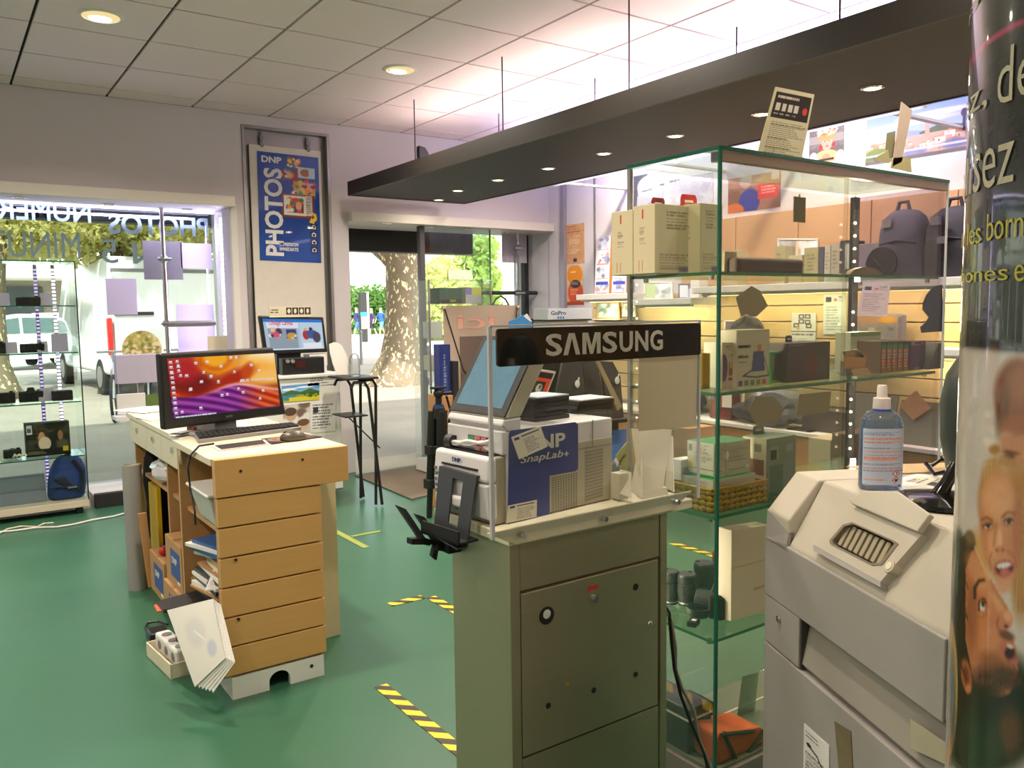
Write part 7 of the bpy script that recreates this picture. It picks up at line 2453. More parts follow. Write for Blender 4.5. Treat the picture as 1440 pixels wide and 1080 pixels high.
ink_mesh('print',ink,quadmap(*[p-Vector((0,.0008,0)) for p in q]),PAPER,t)
MB().prism([q[3]+Vector((0,.003,0)),q[2]+Vector((0,.003,0)),q[2]+Vector((0,.06,0)),q[3]+Vector((0,.06,0))],(0,0,.003)).build('foot',M_CREAM,t)
t=thing('card_stand','folded cream card with a tall slanted panel standing on the showcase top','card',(2.5,SY0+.12,SZT))
yq=SY0+.10
f=lambda u,v,dy=0:A('y',yq+dy,u,v)
MB().prism([Vector((p.x,p.y,max(p.z,SZT+.001))) for p in (f(1231,226),f(1252,229),f(1249,211),f(1231,222))],(0,.003,0)).build('left_flap',mat('olive cream card',(196,186,136),.65),t)
MB().prism([Vector((p.x,p.y,max(p.z,SZT+.001))) for p in (f(1252,236),f(1282,242),f(1281,222),f(1270,221),f(1256,222))],(0,.003,0)).build('foot_card',mat('olive cream card',(196,186,136)),t)
MB().prism([f(1255,234),f(1268,228),f(1283,155),f(1268,143)],(0,.003,0)).build('tall_panel',mat('pinkish card',(206,186,166),.65),t)
MB().prism([f(1244,224,.02),f(1258,222,.02),f(1259,184,.02),f(1248,187,.02)],(0,.003,0)).build('rear_flap',mat('grey green card',(150,146,110),.65),t)

# ================================================================== RIGHT WALL DISPLAY
WXF=5.07
wr=bpy.data.objects['wall_right']
M_WD=wood('peach wall panel',(208,168,130),(196,154,116),'Y',3)
M_SL=wood('pale slat board',(224,202,154),(212,188,138),'Y',3)
for k in range(7):
    y0=.9+k*.56
    MB().box(WXF,y0+.003,1.57,5.1,y0+.557,2.085).build('wood_panel',M_WD,wr,bevel=.002)
s0=None
for k in range(8):
    z0=.58+k*.118
    MB().box(WXF,.9,z0+.004,5.1,5.95,z0+.114).build('slat',M_SL,wr,bevel=.003)
MB().box(5.085,5.93,0,5.1,5.945,CEIL-.02).build('joint_strip',M_ALU,wr)

def W(u,v,x=5.065):
    return A('x',x,u,v)

def wsheet(name,label,cat,u0,v0,u1,v1,ink,x=5.097,m=PAPER,t=.002,group=None):
    """flat print on the wall plane x, its corners where they are seen"""
    q=[W(*p,x) for p in ((u0,v0),(u1,v0),(u1,v1),(u0,v1))]
    y0,y1=(q[0].y+q[3].y)/2,(q[1].y+q[2].y)/2
    zt,zb_=(q[0].z+q[1].z)/2,(q[2].z+q[3].z)/2
    tt=thing(name,label,cat,(x,(y0+y1)/2,zb_),0,group)
    MB().box(x,min(y0,y1),zb_,x+t,max(y0,y1),zt).build('sheet',M_PAPER,tt)
    ink_mesh('print',ink,flat((x-.0006,y0,zt),(x-.0006,y1,zt),(x-.0006,y0,zb_)),m,tt)
    return tt

# shelves with their lamps
M_SHW=mat('white shelf board',(232,230,226),.4)
M_WTUBE=emit('warm shelf tube',(255,230,160),5.0)

def wshelf(label,y0,y1,z,x0=4.75,th=.05,lamp=True,w=10):
    t=thing('wall_shelf',label,'shelf',(4.93,(y0+y1)/2,z-th))
    MB().box(x0,y0,z-th,5.098 if z>1.57 else WXF-.001,y1,z).build('board',M_SHW,t,bevel=.004)
    if lamp:
        MB().box(x0+.05,y0+.05,z-th-.018,x0+.09,y1-.05,z-th).build('lamp_housing',M_SHW,t)
        MB().cyl((x0+.105,y0+.08,z-th-.012),(x0+.105,y1-.08,z-th-.012),.009,n=10).build('tube',M_WTUBE,t)
        area('shelf_lamp',t,(x0+.13-4.93,0,-.02),.05,(y1-y0)*.9,(0,R(-25),0),(255,236,186),w*.7)
    return t

ZS1,ZS2,ZS3=1.555,1.475,1.53
wshelf('long white wall shelf behind the upper part of the showcase',1.6,4.40,ZS1,w=16)
wshelf('lower white wall shelf with frames left of the long shelf',4.42,5.1,ZS2,w=5)
wshelf('short white wall shelf under the brochures near the wall posters',5.12,5.80,ZS3,w=3)
wshelf('small white wall shelf low on the slats behind the sanitiser bottle',2.0,3.0,1.14,4.80,.04,True,4)
# base cabinets
M_CABW=wood('base cabinet wood',(206,160,104),(190,144,90),'Y',4)
for k in range(5):
    y0=1.5+k*.88
    t=thing('base_cabinet',('base cabinet at the far right under the slats, behind the showcase','second base cabinet from the right under the slats','middle base cabinet under the slats','fourth base cabinet from the right under the slats','leftmost base cabinet nearest the entrance under the slats')[k],'cabinet',(4.92,y0+.44,0),0,'wooden base cabinets along the right wall')
    MB().box(4.79,y0+.002,.05,WXF-.005,y0+.878,.52).build('body',M_CABW,t)
    for j in range(2):
        d=MB().box(4.77,y0+.01+j*.435,.06,4.789,y0+.435+j*.435,.51).build('door',M_CABW,t,bevel=.003)
        MB().cyl((4.755,y0+.40+j*.07,.42),(4.77,y0+.40+j*.07,.42),.01,n=12).build('knob',M_ALU,d)
    MB().box(4.81,y0+.01,0,5.0,y0+.87,.05).build('plinth',M_GREY,t)
one('bench_top','long white top over the base cabinets along the right wall','worktop',MB().box(4.745,1.5,.5205,WXF-.002,5.9,.55),M_SHW,bevel=.004)
ZC=.55

# prints on the wall
ink=Ink(40,56,(206,160,116)).noise(5,3).rect(0.02,.04,.08,.16,(200,80,60)).text(.12,.06,.9,.24,3,(180,110,90),3).text(.2,.3,.8,.75,9,(226,196,160),4).rect(.42,.85,.6,.95,(50,60,80))
wsheet('wall_poster','peach brown poster with a small dark badge on the white wall near the entrance','poster',795,315,822,371,ink)
ink=Ink(44,84,(222,206,178)).ell(.52,.24,.4,.26,(232,150,50),.08).ell(.55,.68,.4,.3,(226,96,60),.08).ell(.55,.47,.26,.10,(60,56,54),.1).rect(.0,.3,.1,.85,(210,196,140)).rect(0,.9,1,1,(176,84,50)).text(.3,.16,.8,.22,1,(246,210,160),3).text(.35,.42,.75,.5,3,(190,180,170),4).text(.3,.6,.8,.76,3,(240,170,130),6)
wsheet('wall_poster','poster with an orange and a red disc under the peach brown poster','poster',795,373,821,429,ink)
ink=Ink(60,80,(190,188,206)).poly([(.0,0),(.5,0),(.25,.3),(.15,.4),(.1,.9),(0,1)],(86,88,104)).ell(.55,.3,.42,.26,(206,204,220)).line(.3,.4,.6,.38,.02,(110,110,126)).line(.5,.7,.8,.9,.02,(120,120,136)).line(.4,.8,.6,.66,.02,(140,140,156)).rect(.85,.3,1,.34,(90,92,106)).noise(7,2)
wsheet('wall_poster','grey comic style poster on the wall behind the cream cartons','poster',891,244,934,304,ink)
ink=Ink(70,60,(196,194,208)).noise(9,2).text(.02,.02,.4,.12,1,(90,90,100),3).rect(.0,0,1,.03,(170,168,180)).blot(14,0,.2,1,1,.06,.14,[(206,206,220),(180,178,194)],4)
wsheet('wall_poster','pale grey drawing on the wall behind the showcase corner','poster',941,248,1003,305,ink)
ink=Ink(80,50,(150,110,96)).rect(0,0,1,.3,(176,138,120)).ell(.1,.75,.25,.4,(120,84,74)).ell(.42,.72,.2,.34,(52,60,150)).ell(.12,.95,.2,.22,(206,110,60)).rect(.58,.3,.95,.7,(206,62,70)).text(.64,.36,.9,.6,3,(230,170,160),5).rect(.82,0,.96,.22,(222,210,206)).ell(.35,.1,.12,.25,(206,190,176))
wsheet('wall_picture','picture of coloured balls with a red sign on the wall behind the showcase','picture',1024,246,1098,296,ink)
# the two large photographs high on the wall
ink=Ink(90,116,(96,94,88)).noise(8,3).rect(0,.3,1,.5,(126,122,112)).rect(0,.62,1,.72,(84,82,76))
ink.ell(.5,1.0,.42,.32,(206,152,110),.06).ell(.14,.96,.14,.26,(196,200,226),.1).ell(.9,.98,.14,.24,(206,210,232),.1).ell(.5,.86,.12,.08,(186,130,96)).rect(.28,.9,.72,.96,(50,40,36))
ink.ell(.52,.5,.155,.2,(190,140,118)).ell(.52,.33,.25,.12,(160,124,76)).ell(.52,.2,.28,.12,(206,190,160),.3).blot(26,.26,.1,.78,.3,.02,.05,[(206,60,50),(214,190,120),(236,230,214),(150,110,60)],4,.3).ell(.34,.6,.06,.06,(214,48,50)).ell(.71,.58,.06,.06,(214,48,50))
ink.ell(.46,.47,.02,.012,(60,40,36)).ell(.58,.47,.02,.012,(60,40,36)).ell(.52,.59,.05,.018,(150,70,66)).ell(.52,.535,.022,.02,(176,124,104))
wsheet('large_photo','large photo of a person in a tall decorated headdress high on the wall','photo',1138,173,1187,228,ink,m=GLOSSY)
ink=Ink(170,116,(128,150,206)); ink.a=np.stack([110+70*ink.Y,134+60*ink.Y,196+34*ink.Y],-1)
ink.ell(.7,.2,.3,.05,(220,206,214),.9).ell(.5,.3,.4,.05,(190,190,220),.9).poly([(.3,.55),(.45,.45),(.6,.5),(.75,.46),(1,.5),(1,.6),(.3,.62)],(124,140,190))
ink.poly([(.55,.52),(.75,.42),(.95,.5),(.95,.62),(.55,.6)],(70,84,60)).rect(0,.56,1,1,(176,146,130)).poly([(0,.56),(.2,.5),(.32,.52),(.34,.76),(0,.78)],(196,172,156)).rect(.08,.6,.3,.72,(150,124,112))
r_=np.random.default_rng(9)
for k in range(44):
    x,y=r_.uniform(.02,.98),r_.uniform(.55,.85)
    w_,h_=r_.uniform(.03,.1),r_.uniform(.04,.12)
    c_=[(226,206,190),(206,176,156),(190,150,124),(236,226,222),(160,120,100)][int(r_.integers(5))]
    ink.rect(x,y,x+w_,y+h_,c_).poly([(x-.008,y),(x+w_/2,y-.04),(x+w_+.008,y)],(190,132,100)).rect(x+w_*.3,y+h_*.3,x+w_*.5,y+h_*.6,(110,90,84))
ink.rect(.6,.36,.64,.62,(176,140,120)).poly([(.595,.36),(.62,.31),(.645,.36)],(190,140,110)).rect(.94,.3,.97,.64,(50,46,56)).ell(.955,.3,.03,.08,(50,46,56)).ell(.12,.8,.14,.12,(96,116,60),.6).ell(.08,.9,.2,.1,(84,104,56),.6).ell(.5,.9,.14,.1,(110,112,140),.7).ell(.88,.84,.12,.1,(100,102,136),.7).rect(0,.93,1,1,(96,90,84))
wsheet('large_photo','large panorama photo of an old town under a blue sky high on the wall','photo',1218,150,1362,222,ink,m=GLOSSY)
# brochures and frames on the left shelves
for k,(u0,lab) in enumerate(((839,'left white brochure holder with colour sketches on the short wall shelf'),(863,'right white brochure holder with colour sketches on the short wall shelf'))):
    q=[W(u0,334,5.04),W(u0+20,332,5.04),W(u0+17,407,4.95),W(u0-3,408,4.95)]
    for p in (q[2],q[3]):
        p.z=ZS3+.001
    t=thing('brochure_holder',lab,'brochure',(4.97,(q[0].y+q[1].y)/2,ZS3),0,'brochure holders on the short wall shelf')
    MB().prism(q,(.012,0,0)).build('panel',M_PAPER,t)
    MB().prism([q[1],q[1]+Vector((.02,-.004,0)),q[2]+Vector((.02,-.004,0)),q[2]],(0,-.01,0)).build('wood_edge',mat('brown side edge',(176,122,66),.5),t)
    ink=Ink(34,90,(230,226,236))
    for j in range(4):
        ink.blot(9,.15,.05+.25*j,.85,.2+.25*j,.06,.16,[(150,166,206),(214,160,146),(130,132,160),(180,196,220),(226,220,226)],10*k+j,.4).rect(.1,.22+.25*j,.9,.235+.25*j,(206,140,120))
    ink.rect(.1,.78,.9,.83,(60,80,170))
    ink_mesh('print',ink,quadmap(*[p+Vector((-.0008,0,0)) for p in q]),GLOSSY,t)

def frame(label,u0,v0,u1,v1,x0,x1,ink,fm,group=None,zb_=None,bw=.012,name='picture_frame',cat='frame'):
    """framed picture leaning: top at x1, foot at x0"""
    q=[W(u0,v0,x1),W(u1,v0,x1),W(u1,v1,x0),W(u0,v1,x0)]
    if zb_ is not None:
        q[2].z=q[3].z=zb_+.001
    t=thing(name,label,cat,(x0,(q[2].y+q[3].y)/2,q[2].z),0,group)
    ex,ez=(q[1]-q[0]),(q[3]-q[0])
    n_=ex.cross(ez).normalized()
    n_=n_ if n_.x<0 else-n_
    f=lambda a,b:q[0]+ex*a+ez*b
    wa,wb=bw/ex.length,bw/ez.length
    fr=MB()
    for (a0_,b0_,a1_,b1_) in ((0,0,1,wb),(0,1-wb,1,1),(0,wb,wa,1-wb),(1-wa,wb,1,1-wb)):
        fr.prism([f(a0_,b0_),f(a1_,b0_),f(a1_,b1_),f(a0_,b1_)],-n_*.015)
    fr.build('frame',fm,t)
    MB().prism([f(wa,wb)-n_*.006,f(1-wa,wb)-n_*.006,f(1-wa,1-wb)-n_*.006,f(wa,1-wb)-n_*.006],-n_*.006).build('backing',M_CREAM,t)
    ink_mesh('picture',ink,quadmap(f(wa,wb)-n_*.0055,f(1-wa,wb)-n_*.0055,f(1-wa,1-wb)-n_*.0055,f(wa,1-wb)-n_*.0055),GLOSSY,t)
    return t

M_FRS=mat('grey silver frame',(170,170,180),.35,.5)
M_FRD=mat('dark blue grey frame',(66,70,90),.4)
M_FRW=mat('white frame',(228,226,226),.4)
M_FRN=mat('pale wood frame',(206,180,120),.5)
pic=lambda c,s:Ink(40,30,c).blot(14,0,0,1,1,.08,.22,[tuple(min(255,int(x*k_)) for x in c) for k_ in (.7,.85,1.1,1.2)],s,.6)
frame('pale landscape in a light wood frame below the short wall shelf',839,425,870,447,4.98,5.05,pic((180,206,206),3),M_FRN)
MB().box(4.95,W(842,440,5.0).y-.3,W(850,448,4.98).z-.012,WXF,W(842,440,5.0).y+.05,W(850,448,4.98).z).build('ledge',M_SHW,wr)
frame('small silver frame lower down beside the showcase, at the short shelf',875,425,893,445,4.98,5.05,pic((190,200,190),4),M_FRS)
frame('pale green and white double frame on the lower wall shelf',905,396,945,426,4.93,5.0,pic((198,206,206),6).rect(0,0,.4,1,(176,194,150)),M_FRW,zb_=ZS2)
t=frame('dark grey collage frame with the word HOME on the lower wall shelf',954,399,992,426,4.93,5.0,Ink(44,34,(150,152,180)).rect(.02,.04,.34,.9,(200,206,220)).rect(.4,.3,.66,.9,(220,218,224)).rect(.7,.3,.96,.6,(214,210,216)).rect(.7,.64,.96,.92,(120,120,140)),M_FRD,zb_=ZS2,bw=.008)
q0,q1=W(968,407,4.955),W(989,399,4.955)
lettering('word','HOME',(4.955,q0.y,q0.z),(0,-1,0),(0,0,1),abs(q1.y-q0.y),q1.z-q0.z,M_FRD,t,.003,.03)
one('white_box','white folded stand at the right end of the lower wall shelf','box',MB().box(4.9,4.47,ZS2+.001,5.0,4.56,ZS2+.14),M_PAPER,bevel=.003)
# things on the long shelf
z=ZS1
frame('white picture frame standing among small cartons on the long wall shelf',1093,335,1150,384,4.9,4.95,pic((206,204,214),8).line(.5,.0,.45,1,.03,(226,196,150)),M_FRW,zb_=z)

def wbox(label,u0,u1,vt,x,d,m,name='carton',group='cartons on the long wall shelf',zb_=None,ink=None,cat='box'):
    zb_=z if zb_ is None else zb_
    a,b=W(u0,vt,x),W(u1,vt,x)
    zt=(a.z+b.z)/2
    t=thing(name,label,cat,(x+d/2,(a.y+b.y)/2,zb_),0,group)
    MB().box(x,min(a.y,b.y),zb_+.001,x+d,max(a.y,b.y),zt).build('carton',m,t,bevel=.003)
    if ink is not None:
        ink_mesh('front_print',ink,flat((x-.0008,a.y,zt),(x-.0008,b.y,zt),(x-.0008,a.y,zb_+.002)),GLOSSY,t)
    return t

M_C1=mat('olive cream carton',(186,176,140),.6)
M_C2=mat('grey board box',(176,170,166),.6)
M_C3=mat('slate binder',(72,72,92),.5)
tx=lambda c,s:Ink(24,40,c).text(.2,.2,.8,.7,5,tuple(int(x*.75) for x in c),s)
wbox('grey olive carton at the left end of the long shelf behind the showcase corner',1018,1037,352,4.85,.12,M_C1)
wbox('small cream carton left of the white frame on the long shelf',1089,1104,346,4.8,.1,M_C1,ink=tx((186,176,140),2))
wbox('flat cream carton in front of the white frame on the long shelf',1109,1128,359,4.8,.06,M_C1)
wbox('tall olive carton right of the white frame on the long shelf',1131,1151,348,4.8,.1,M_C1,ink=tx((176,168,126),5))
wbox('slate blue binder on the long shelf between cartons',1152,1159,347,4.8,.2,M_C3)
wbox('white and grey carton right of the slate binder',1160,1168,345,4.8,.16,M_C2,ink=tx((196,190,176),7))
wbox('taller grey carton with small print beside the binder on the long shelf',1169,1181,342,4.8,.16,M_C2,ink=tx((176,168,150),9))
wbox('black and white carton next to the LED post on the long shelf',1182,1196,338,4.8,.16,M_BLACKM,ink=Ink(20,30,(60,60,66)).rect(.5,.1,.95,.7,(190,190,196)))
wbox('large grey case on the long shelf left of the grey backpack',1206,1246,342,4.82,.18,mat('grey case',(142,138,146),.5),name='grey_case',cat='case')
p=W(1240,367,4.78)
t=thing('reflector_disc','round black reflector disc standing in front of the grey case','disc',(4.78,p.y,z))
rr_=abs(W(1219,367,4.78).y-W(1262,367,4.78).y)/2
MB().cyl((4.77,p.y,z+rr_),(4.785,p.y,z+rr_),rr_,n=36).build('disc',mat('dark disc',(30,29,29),.5),t,bevel=.002)
MB().tube([(4.768,p.y+rr_*.5,z+rr_*1.3),(4.766,p.y,z+rr_*.8),(4.766,p.y-rr_*.2,z+rr_*.3)],.004,6).build('strap',M_BLACK,t)

def pack(label,u0,u1,vt,x,d,m,straps=True):
    a,b=W(u0,380,x),W(u1,380,x)
    zt=W((u0+u1)/2,vt,x).z
    cy,hw,H=(a.y+b.y)/2,abs(a.y-b.y)/2,zt-z
    t=thing('backpack',label,'bag',(x+d/2,cy,z),0,'bags on the long wall shelf')
    n=24
    vs=[]
    pr_=[(0,.86),(.05,.97),(.4,1.0),(.7,.95),(.88,.78),(.97,.5),(1,.1)]
    for zz,s in pr_:
        for k in range(n):
            an=2*PI*k/n
            ca,sa=math.cos(an),math.sin(an)
            p_=.6
            vs.append((x+d/2+d/2*s*abs(sa)**p_*(1 if sa>0 else-1),cy+hw*s*abs(ca)**p_*(1 if ca>0 else-1),z+.001+H*zz))
    MB().add(vs,[(i*n+k,i*n+(k+1)%n,(i+1)*n+(k+1)%n,(i+1)*n+k) for i in range(6) for k in range(n)]+[tuple(reversed(range(n))),tuple(range(6*n,7*n))]).build('body',m,t,smooth='all')
    MB().tube([(x+d*.4,cy+hw*.3,z+H*.97),(x+d*.4,cy+hw*.2,z+H*1.1),(x+d*.4,cy-hw*.15,z+H*1.1),(x+d*.4,cy-hw*.25,z+H*.97)],.012,8).build('handle',m,t)
    MB().tube([(x+.02,cy+hw*.8,z+H*.5),(x-.004,cy,z+H*.55),(x+.02,cy-hw*.8,z+H*.5)],.008,6).build('zip',M_BLACK,t)
    MB().box(x-.002,cy+hw*.25,z+H*.74,x+.04,cy+hw*.62,z+H*.86).build('label_patch',M_GREY,t)
    return t

M_BAGG=mat('slate grey bag fabric',(74,74,86),.85,var=.1,bump=.2,bscale=60)
pack('slate grey backpack with a top loop on the long wall shelf',1227,1292,293,4.80,.2,M_BAGG)
t=pack('black and grey shoulder bag with buckles at the right end of the long wall shelf',1291,1372,288,4.82,.22,mat('black bag fabric',(44,44,50),.8,bump=.2,bscale=60))
p=W(1325,335,4.8)
MB().box(4.80,p.y-.02,p.z-.14,4.815,p.y+.02,p.z+.08).build('strap',M_BLACK,t)
MB().box(4.79,p.y-.026,p.z-.03,4.80,p.y+.026,p.z+.01).build('buckle',M_GREY,t)
# sheets and frames under the long shelf
def price_sheet(c=(226,226,230),s=1,head=True):
    k=Ink(40,56,c).text(.12,.3,.9,.92,9,tuple(int(x*.72) for x in c),s)
    if head:
        k.rect(.1,.08,.36,.2,(56,64,80)).rect(.45,.1,.6,.18,(206,120,120)).text(.64,.06,.95,.2,3,(120,120,130),s)
    return k
wsheet('price_sheet','pale price sheet with a dark logo on the slats left of the LED post','paper',1158,414,1190,470,price_sheet((206,222,226),3),x=5.06)
k=Ink(40,60,(214,224,228))
for j,(a_,b_) in enumerate(((.3,.05),(.55,.05),(.3,.2),(.55,.22),(.1,.32),(.6,.34))):
    k.rect(a_,b_,a_+.22,b_+.13,(60,60,64)).rect(a_+.04,b_+.03,a_+.18,b_+.1,(206,206,210))
k.rect(.22,.42,.34,.5,(206,160,60)).rect(0,.55,1,.58,(80,80,84)).text(.06,.64,.94,.72,1,(90,90,96),4).text(.06,.78,.7,.94,3,(140,140,140),5)
wsheet('price_sheet','white sheet with small black pictures on the slats above the dark brown box','paper',1113,440,1147,486,k,x=5.06)
q=[W(1214,400,4.742),W(1252,401,4.742),W(1247,444,4.70),W(1205,441,4.70)]
t=thing('price_sheet','long curved price list hanging from the front edge of the long shelf','paper',(4.73,q[3].y,q[3].z))
MB().prism(q,(.0015,0,0)).build('sheet',M_PAPER,t)
ink_mesh('print',price_sheet((222,212,206),7),quadmap(*[p-Vector((.0008,0,0)) for p in q]),PAPER,t)
frame('lilac picture in a cream frame on the slats behind the pouch box',1018,450,1068,486,4.97,5.03,pic((130,116,150),11).ell(.55,.5,.12,.2,(206,170,190)),M_FRW)
q=W(1045,486,4.97)
t=thing('tablet_display','grey tablet frame with bright pictures on the slats behind the film packs','display',(4.95,W(1235,470,4.95).y,W(1235,478,4.95).z))
a,b=W(1200,478,4.95),W(1270,442,4.95)
MB().box(4.95,min(a.y,b.y),a.z,5.0,max(a.y,b.y),b.z).build('housing',mat('lavender grey plastic',(130,128,146),.4),t,bevel=.012)
k=Ink(60,40,(176,170,150)).rect(0,.04,.96,.3,(200,160,120)).ell(.75,.16,.18,.12,(255,196,60),.8).rect(.05,.4,.3,.9,(170,168,160)).rect(.3,.5,.45,.7,(230,226,206)).rect(.5,.4,.7,.9,(156,160,150)).rect(.72,.4,.95,.95,(150,156,160)).rect(.76,.5,.9,.62,(120,116,90))
ink_mesh('screen',k,flat((4.9492,max(a.y,b.y)-.02,b.z-.012),(4.9492,min(a.y,b.y)+.03,b.z-.012),(4.9492,max(a.y,b.y)-.02,a.z+.01)),GLOSSY,t)
MB().box(4.98,(a.y+b.y)/2-.05,a.z-.03,WXF,(a.y+b.y)/2+.05,a.z+.05).build('bracket',M_GREY,t)
crumple('camera_bag','dark grey camera bag on the slat ledge behind the pouch box','bag',(4.86,W(1060,450,4.93).y,W(1060,500,4.93).z+.0),.13,mat('dark grey bag',(60,60,58),.8,bump=.2),12,(.45,1.2,1.1),.2)
a,b=W(950,505,4.9),W(1260,495,4.9)
MB().box(4.86,b.y,W(1060,500,4.93).z-.03,WXF,a.y,W(1060,500,4.93).z).build('glass_ledge',M_SGS,wr)
# goods on the counter top
z=ZC
M_BAGB=mat('black bag fabric',(44,44,50))
crumple('camera_bag','black rounded camera bag at the left on the white counter top','bag',(4.92,W(960,570,4.92).y,z),.15,M_BAGB,21,(.8,1.5,.8),.2)
t=thing('red_bag','dark red bag with a white price tag on the white counter top','bag',(4.9,W(1022,590,4.9).y,z))
c=W(1020,590,4.9)
MB().hexa([(4.84,c.y-.10,z),(5.0,c.y-.10,z),(5.0,c.y+.12,z),(4.84,c.y+.12,z)],[(4.88,c.y-.05,z+.32),(4.98,c.y-.05,z+.32),(4.98,c.y+.09,z+.32),(4.88,c.y+.09,z+.32)]).build('body',mat('dark red leather',(110,40,30)),t,bevel=.02)
MB().tube([(4.88,c.y-.06,z+.3),(4.85,c.y-.13,z+.38),(4.86,c.y-.2,z+.3),(4.86,c.y-.2,z+.02)],.012,6).build('strap',M_CREAM,t)
MB().box(4.826,c.y-.12,z+.1,4.83,c.y-.03,z+.22).build('price_tag',M_PAPER,t)
crumple('camera_bag','black soft bag lying beside the red bag on the counter top','bag',(4.88,W(1055,605,4.88).y,z),.12,M_BAGB,23,(.7,1.2,.6),.25)
crumple('plastic_wrapped_bag','plastic wrapped grey bag heap in the middle of the counter top','bag',(4.86,W(1100,590,4.93).y,z),.17,mat('grey wrapped fabric',(92,96,96),.3,var=.4,scale=14),25,(.7,1.3,.8),.3)
wbox('wide dark olive camera bag on the right of the counter top',1128,1190,577,4.85,.2,mat('dark olive bag',(66,60,48),.8,bump=.2),name='bag_box',group=None,zb_=z,cat='bag')
wbox('small black device with white lettering at the front of the counter top',1106,1138,604,4.78,.12,M_BLACK,name='projector',group=None,zb_=z,ink=Ink(40,16,(40,40,38)).text(.3,.4,.7,.6,1,(176,170,150),2).rect(.76,.3,.86,.6,(210,206,196)),cat='device')
for (u0,u1,vt,lab,s) in ((1198,1259,553,'clear grey green sleeve board standing left behind the sanitiser bottle',3),(1263,1336,563,'clear grey sleeve with a kraft diamond behind the sanitiser bottle',4)):
    a,b=W(u0,vt,4.86),W(u1,vt,4.86)
    t=thing('sleeve_board',lab,'board',(4.87,(a.y+b.y)/2,z))
    MB().hexa([(4.82,min(a.y,b.y),z+.001),(4.82,max(a.y,b.y),z+.001),(4.835,max(a.y,b.y),z+.001),(4.835,min(a.y,b.y),z+.001)],[(4.90,min(a.y,b.y),a.z),(4.90,max(a.y,b.y),a.z),(4.915,max(a.y,b.y),a.z),(4.915,min(a.y,b.y),a.z)]).build('board',mat('grey green sleeve',(110,112,92),.3),t,bevel=.002)
    if s==4:
        zc=(a.z+z)/2+.1
        yc=(a.y+b.y)/2+.05
        MB().add([(4.862-.005,yc+.1,zc),(4.872-.005,yc,zc+.1),(4.862-.005,yc-.1,zc),(4.845-.005,yc,zc-.08)],[(0,1,2,3)]).build('kraft_diamond',M_KRAFT,t)
# cartons on the floor in front of the base cabinets
for (u0,u1,vt,x,m_,lab) in ((1137,1168,617,4.3,mat('cream product carton',(214,202,168)),'cream carton on the floor in front of the base cabinets, seen through the showcase'),(1170,1196,610,4.3,mat('olive brown carton',(110,92,60),.6),'olive brown carton beside the cream one on the floor')):
    wbox(lab,u0,u1,vt,x,.3,m_,name='floor_carton',group=None,zb_=0)
wbox('peach brown carton on the floor behind the cream tray, closed with tape',950,968,602,4.45,.28,M_KRAFT,name='floor_carton',group=None,zb_=0)

# ================================================================== GREY COPIER
CA=Vector((1.3015,1.0087,0))
dY,dX=Vector((.438,.899,0)).normalized(),Vector((.899,-.438,0)).normalized()

def CP(s,t,z):
    return CA+dY*s+dX*t+Vector((0,0,z))

M_COP=mat('warm grey copier shell',(158,153,148),.55,var=.03,bump=.06,bscale=500)
M_COPL=mat('light copier top',(186,178,162),.5,var=.03,bump=.05,bscale=500)
M_COPD=mat('dark grey gap',(58,54,52),.6)
cop=thing('copier','large grey copier with a sloping vented top in front of the showcase','printer',CP(-.3,.25,0))

def prof(s0,s1,pts,m,name,bevel=.004,seg=2):
    return MB().prism([CP(s0,t,z) for t,z in pts],dY*(s1-s0)).build(name,m,cop,bevel=bevel,seg=seg)

prof(-.62,-.001,[(.03,0),(.03,.93),(.07,1.04),(.5,1.04),(.5,0)],M_COPD,'core',0)
# far end cap with chamfer
prof(-.086,0,[(.0,.843),(.0,1.008),(.058,1.08),(.5,1.08),(.5,.843)],M_COPL,'end_hood')
prof(-.62,-.0895,[(.0,.843),(.0,.962),(.066,1.08),(.5,1.08),(.5,.843)],M_COPL,'top_hood')
# vertical front: upper band, panel beside the slot, lower door
prof(-.522,-.0005,[(-.004,.842),(-.004,.958),(.01,.962),(.02,.842)],M_COP,'upper_front',.002)
MB().prism([CP(-.0005,-.004,.95),CP(-.086,-.004,.95),CP(-.086,-.004,.962),CP(-.086,.0,.985),CP(-.0005,.0,1.008)],dX*.012).build('front_cheek',M_COP,cop)
prof(-.135,-.0005,[(-.003,.748),(-.003,.8405),(.03,.8405),(.03,.748)],M_COP,'slot_cheek',.002)
prof(-.60,-.0005,[(-.003,.0),(-.003,.745),(.03,.745),(.03,0)],M_COP,'lower_door',.002)
prof(-.60,-.136,[(.012,.746),(.002,.758),(.018,.84),(.03,.84),(.03,.746)],mat('slot face',(150,144,134),.5),'slot_face',0)
MB().prism([CP(-.1365,.0,.7475),CP(-.140,.0,.7475),CP(-.140,.0,.841),CP(-.1365,.0,.841)],dX*.02).build('slot_shadow_gap',M_COPD,cop)
p=CP(-.062,-.004,.812)
MB().cyl(p,p-dX*.003,.006,n=16).cyl(p-dX*.003,p-dX*.004,.0035,n=12).build('keyhole',M_CHROME,cop)
# sloping face
wv=(CP(0,.066,1.08)-CP(0,0,.962)).normalized()
nv=dY.cross(wv).normalized()
nv=nv if nv.dot(EYE-CP(-.3,0,1))>0 else-nv
SP0=CP(0,0,.962)

def SL(u,v,off=0.0):
    q=AP(SP0+nv*off,nv,u,v)
    return q

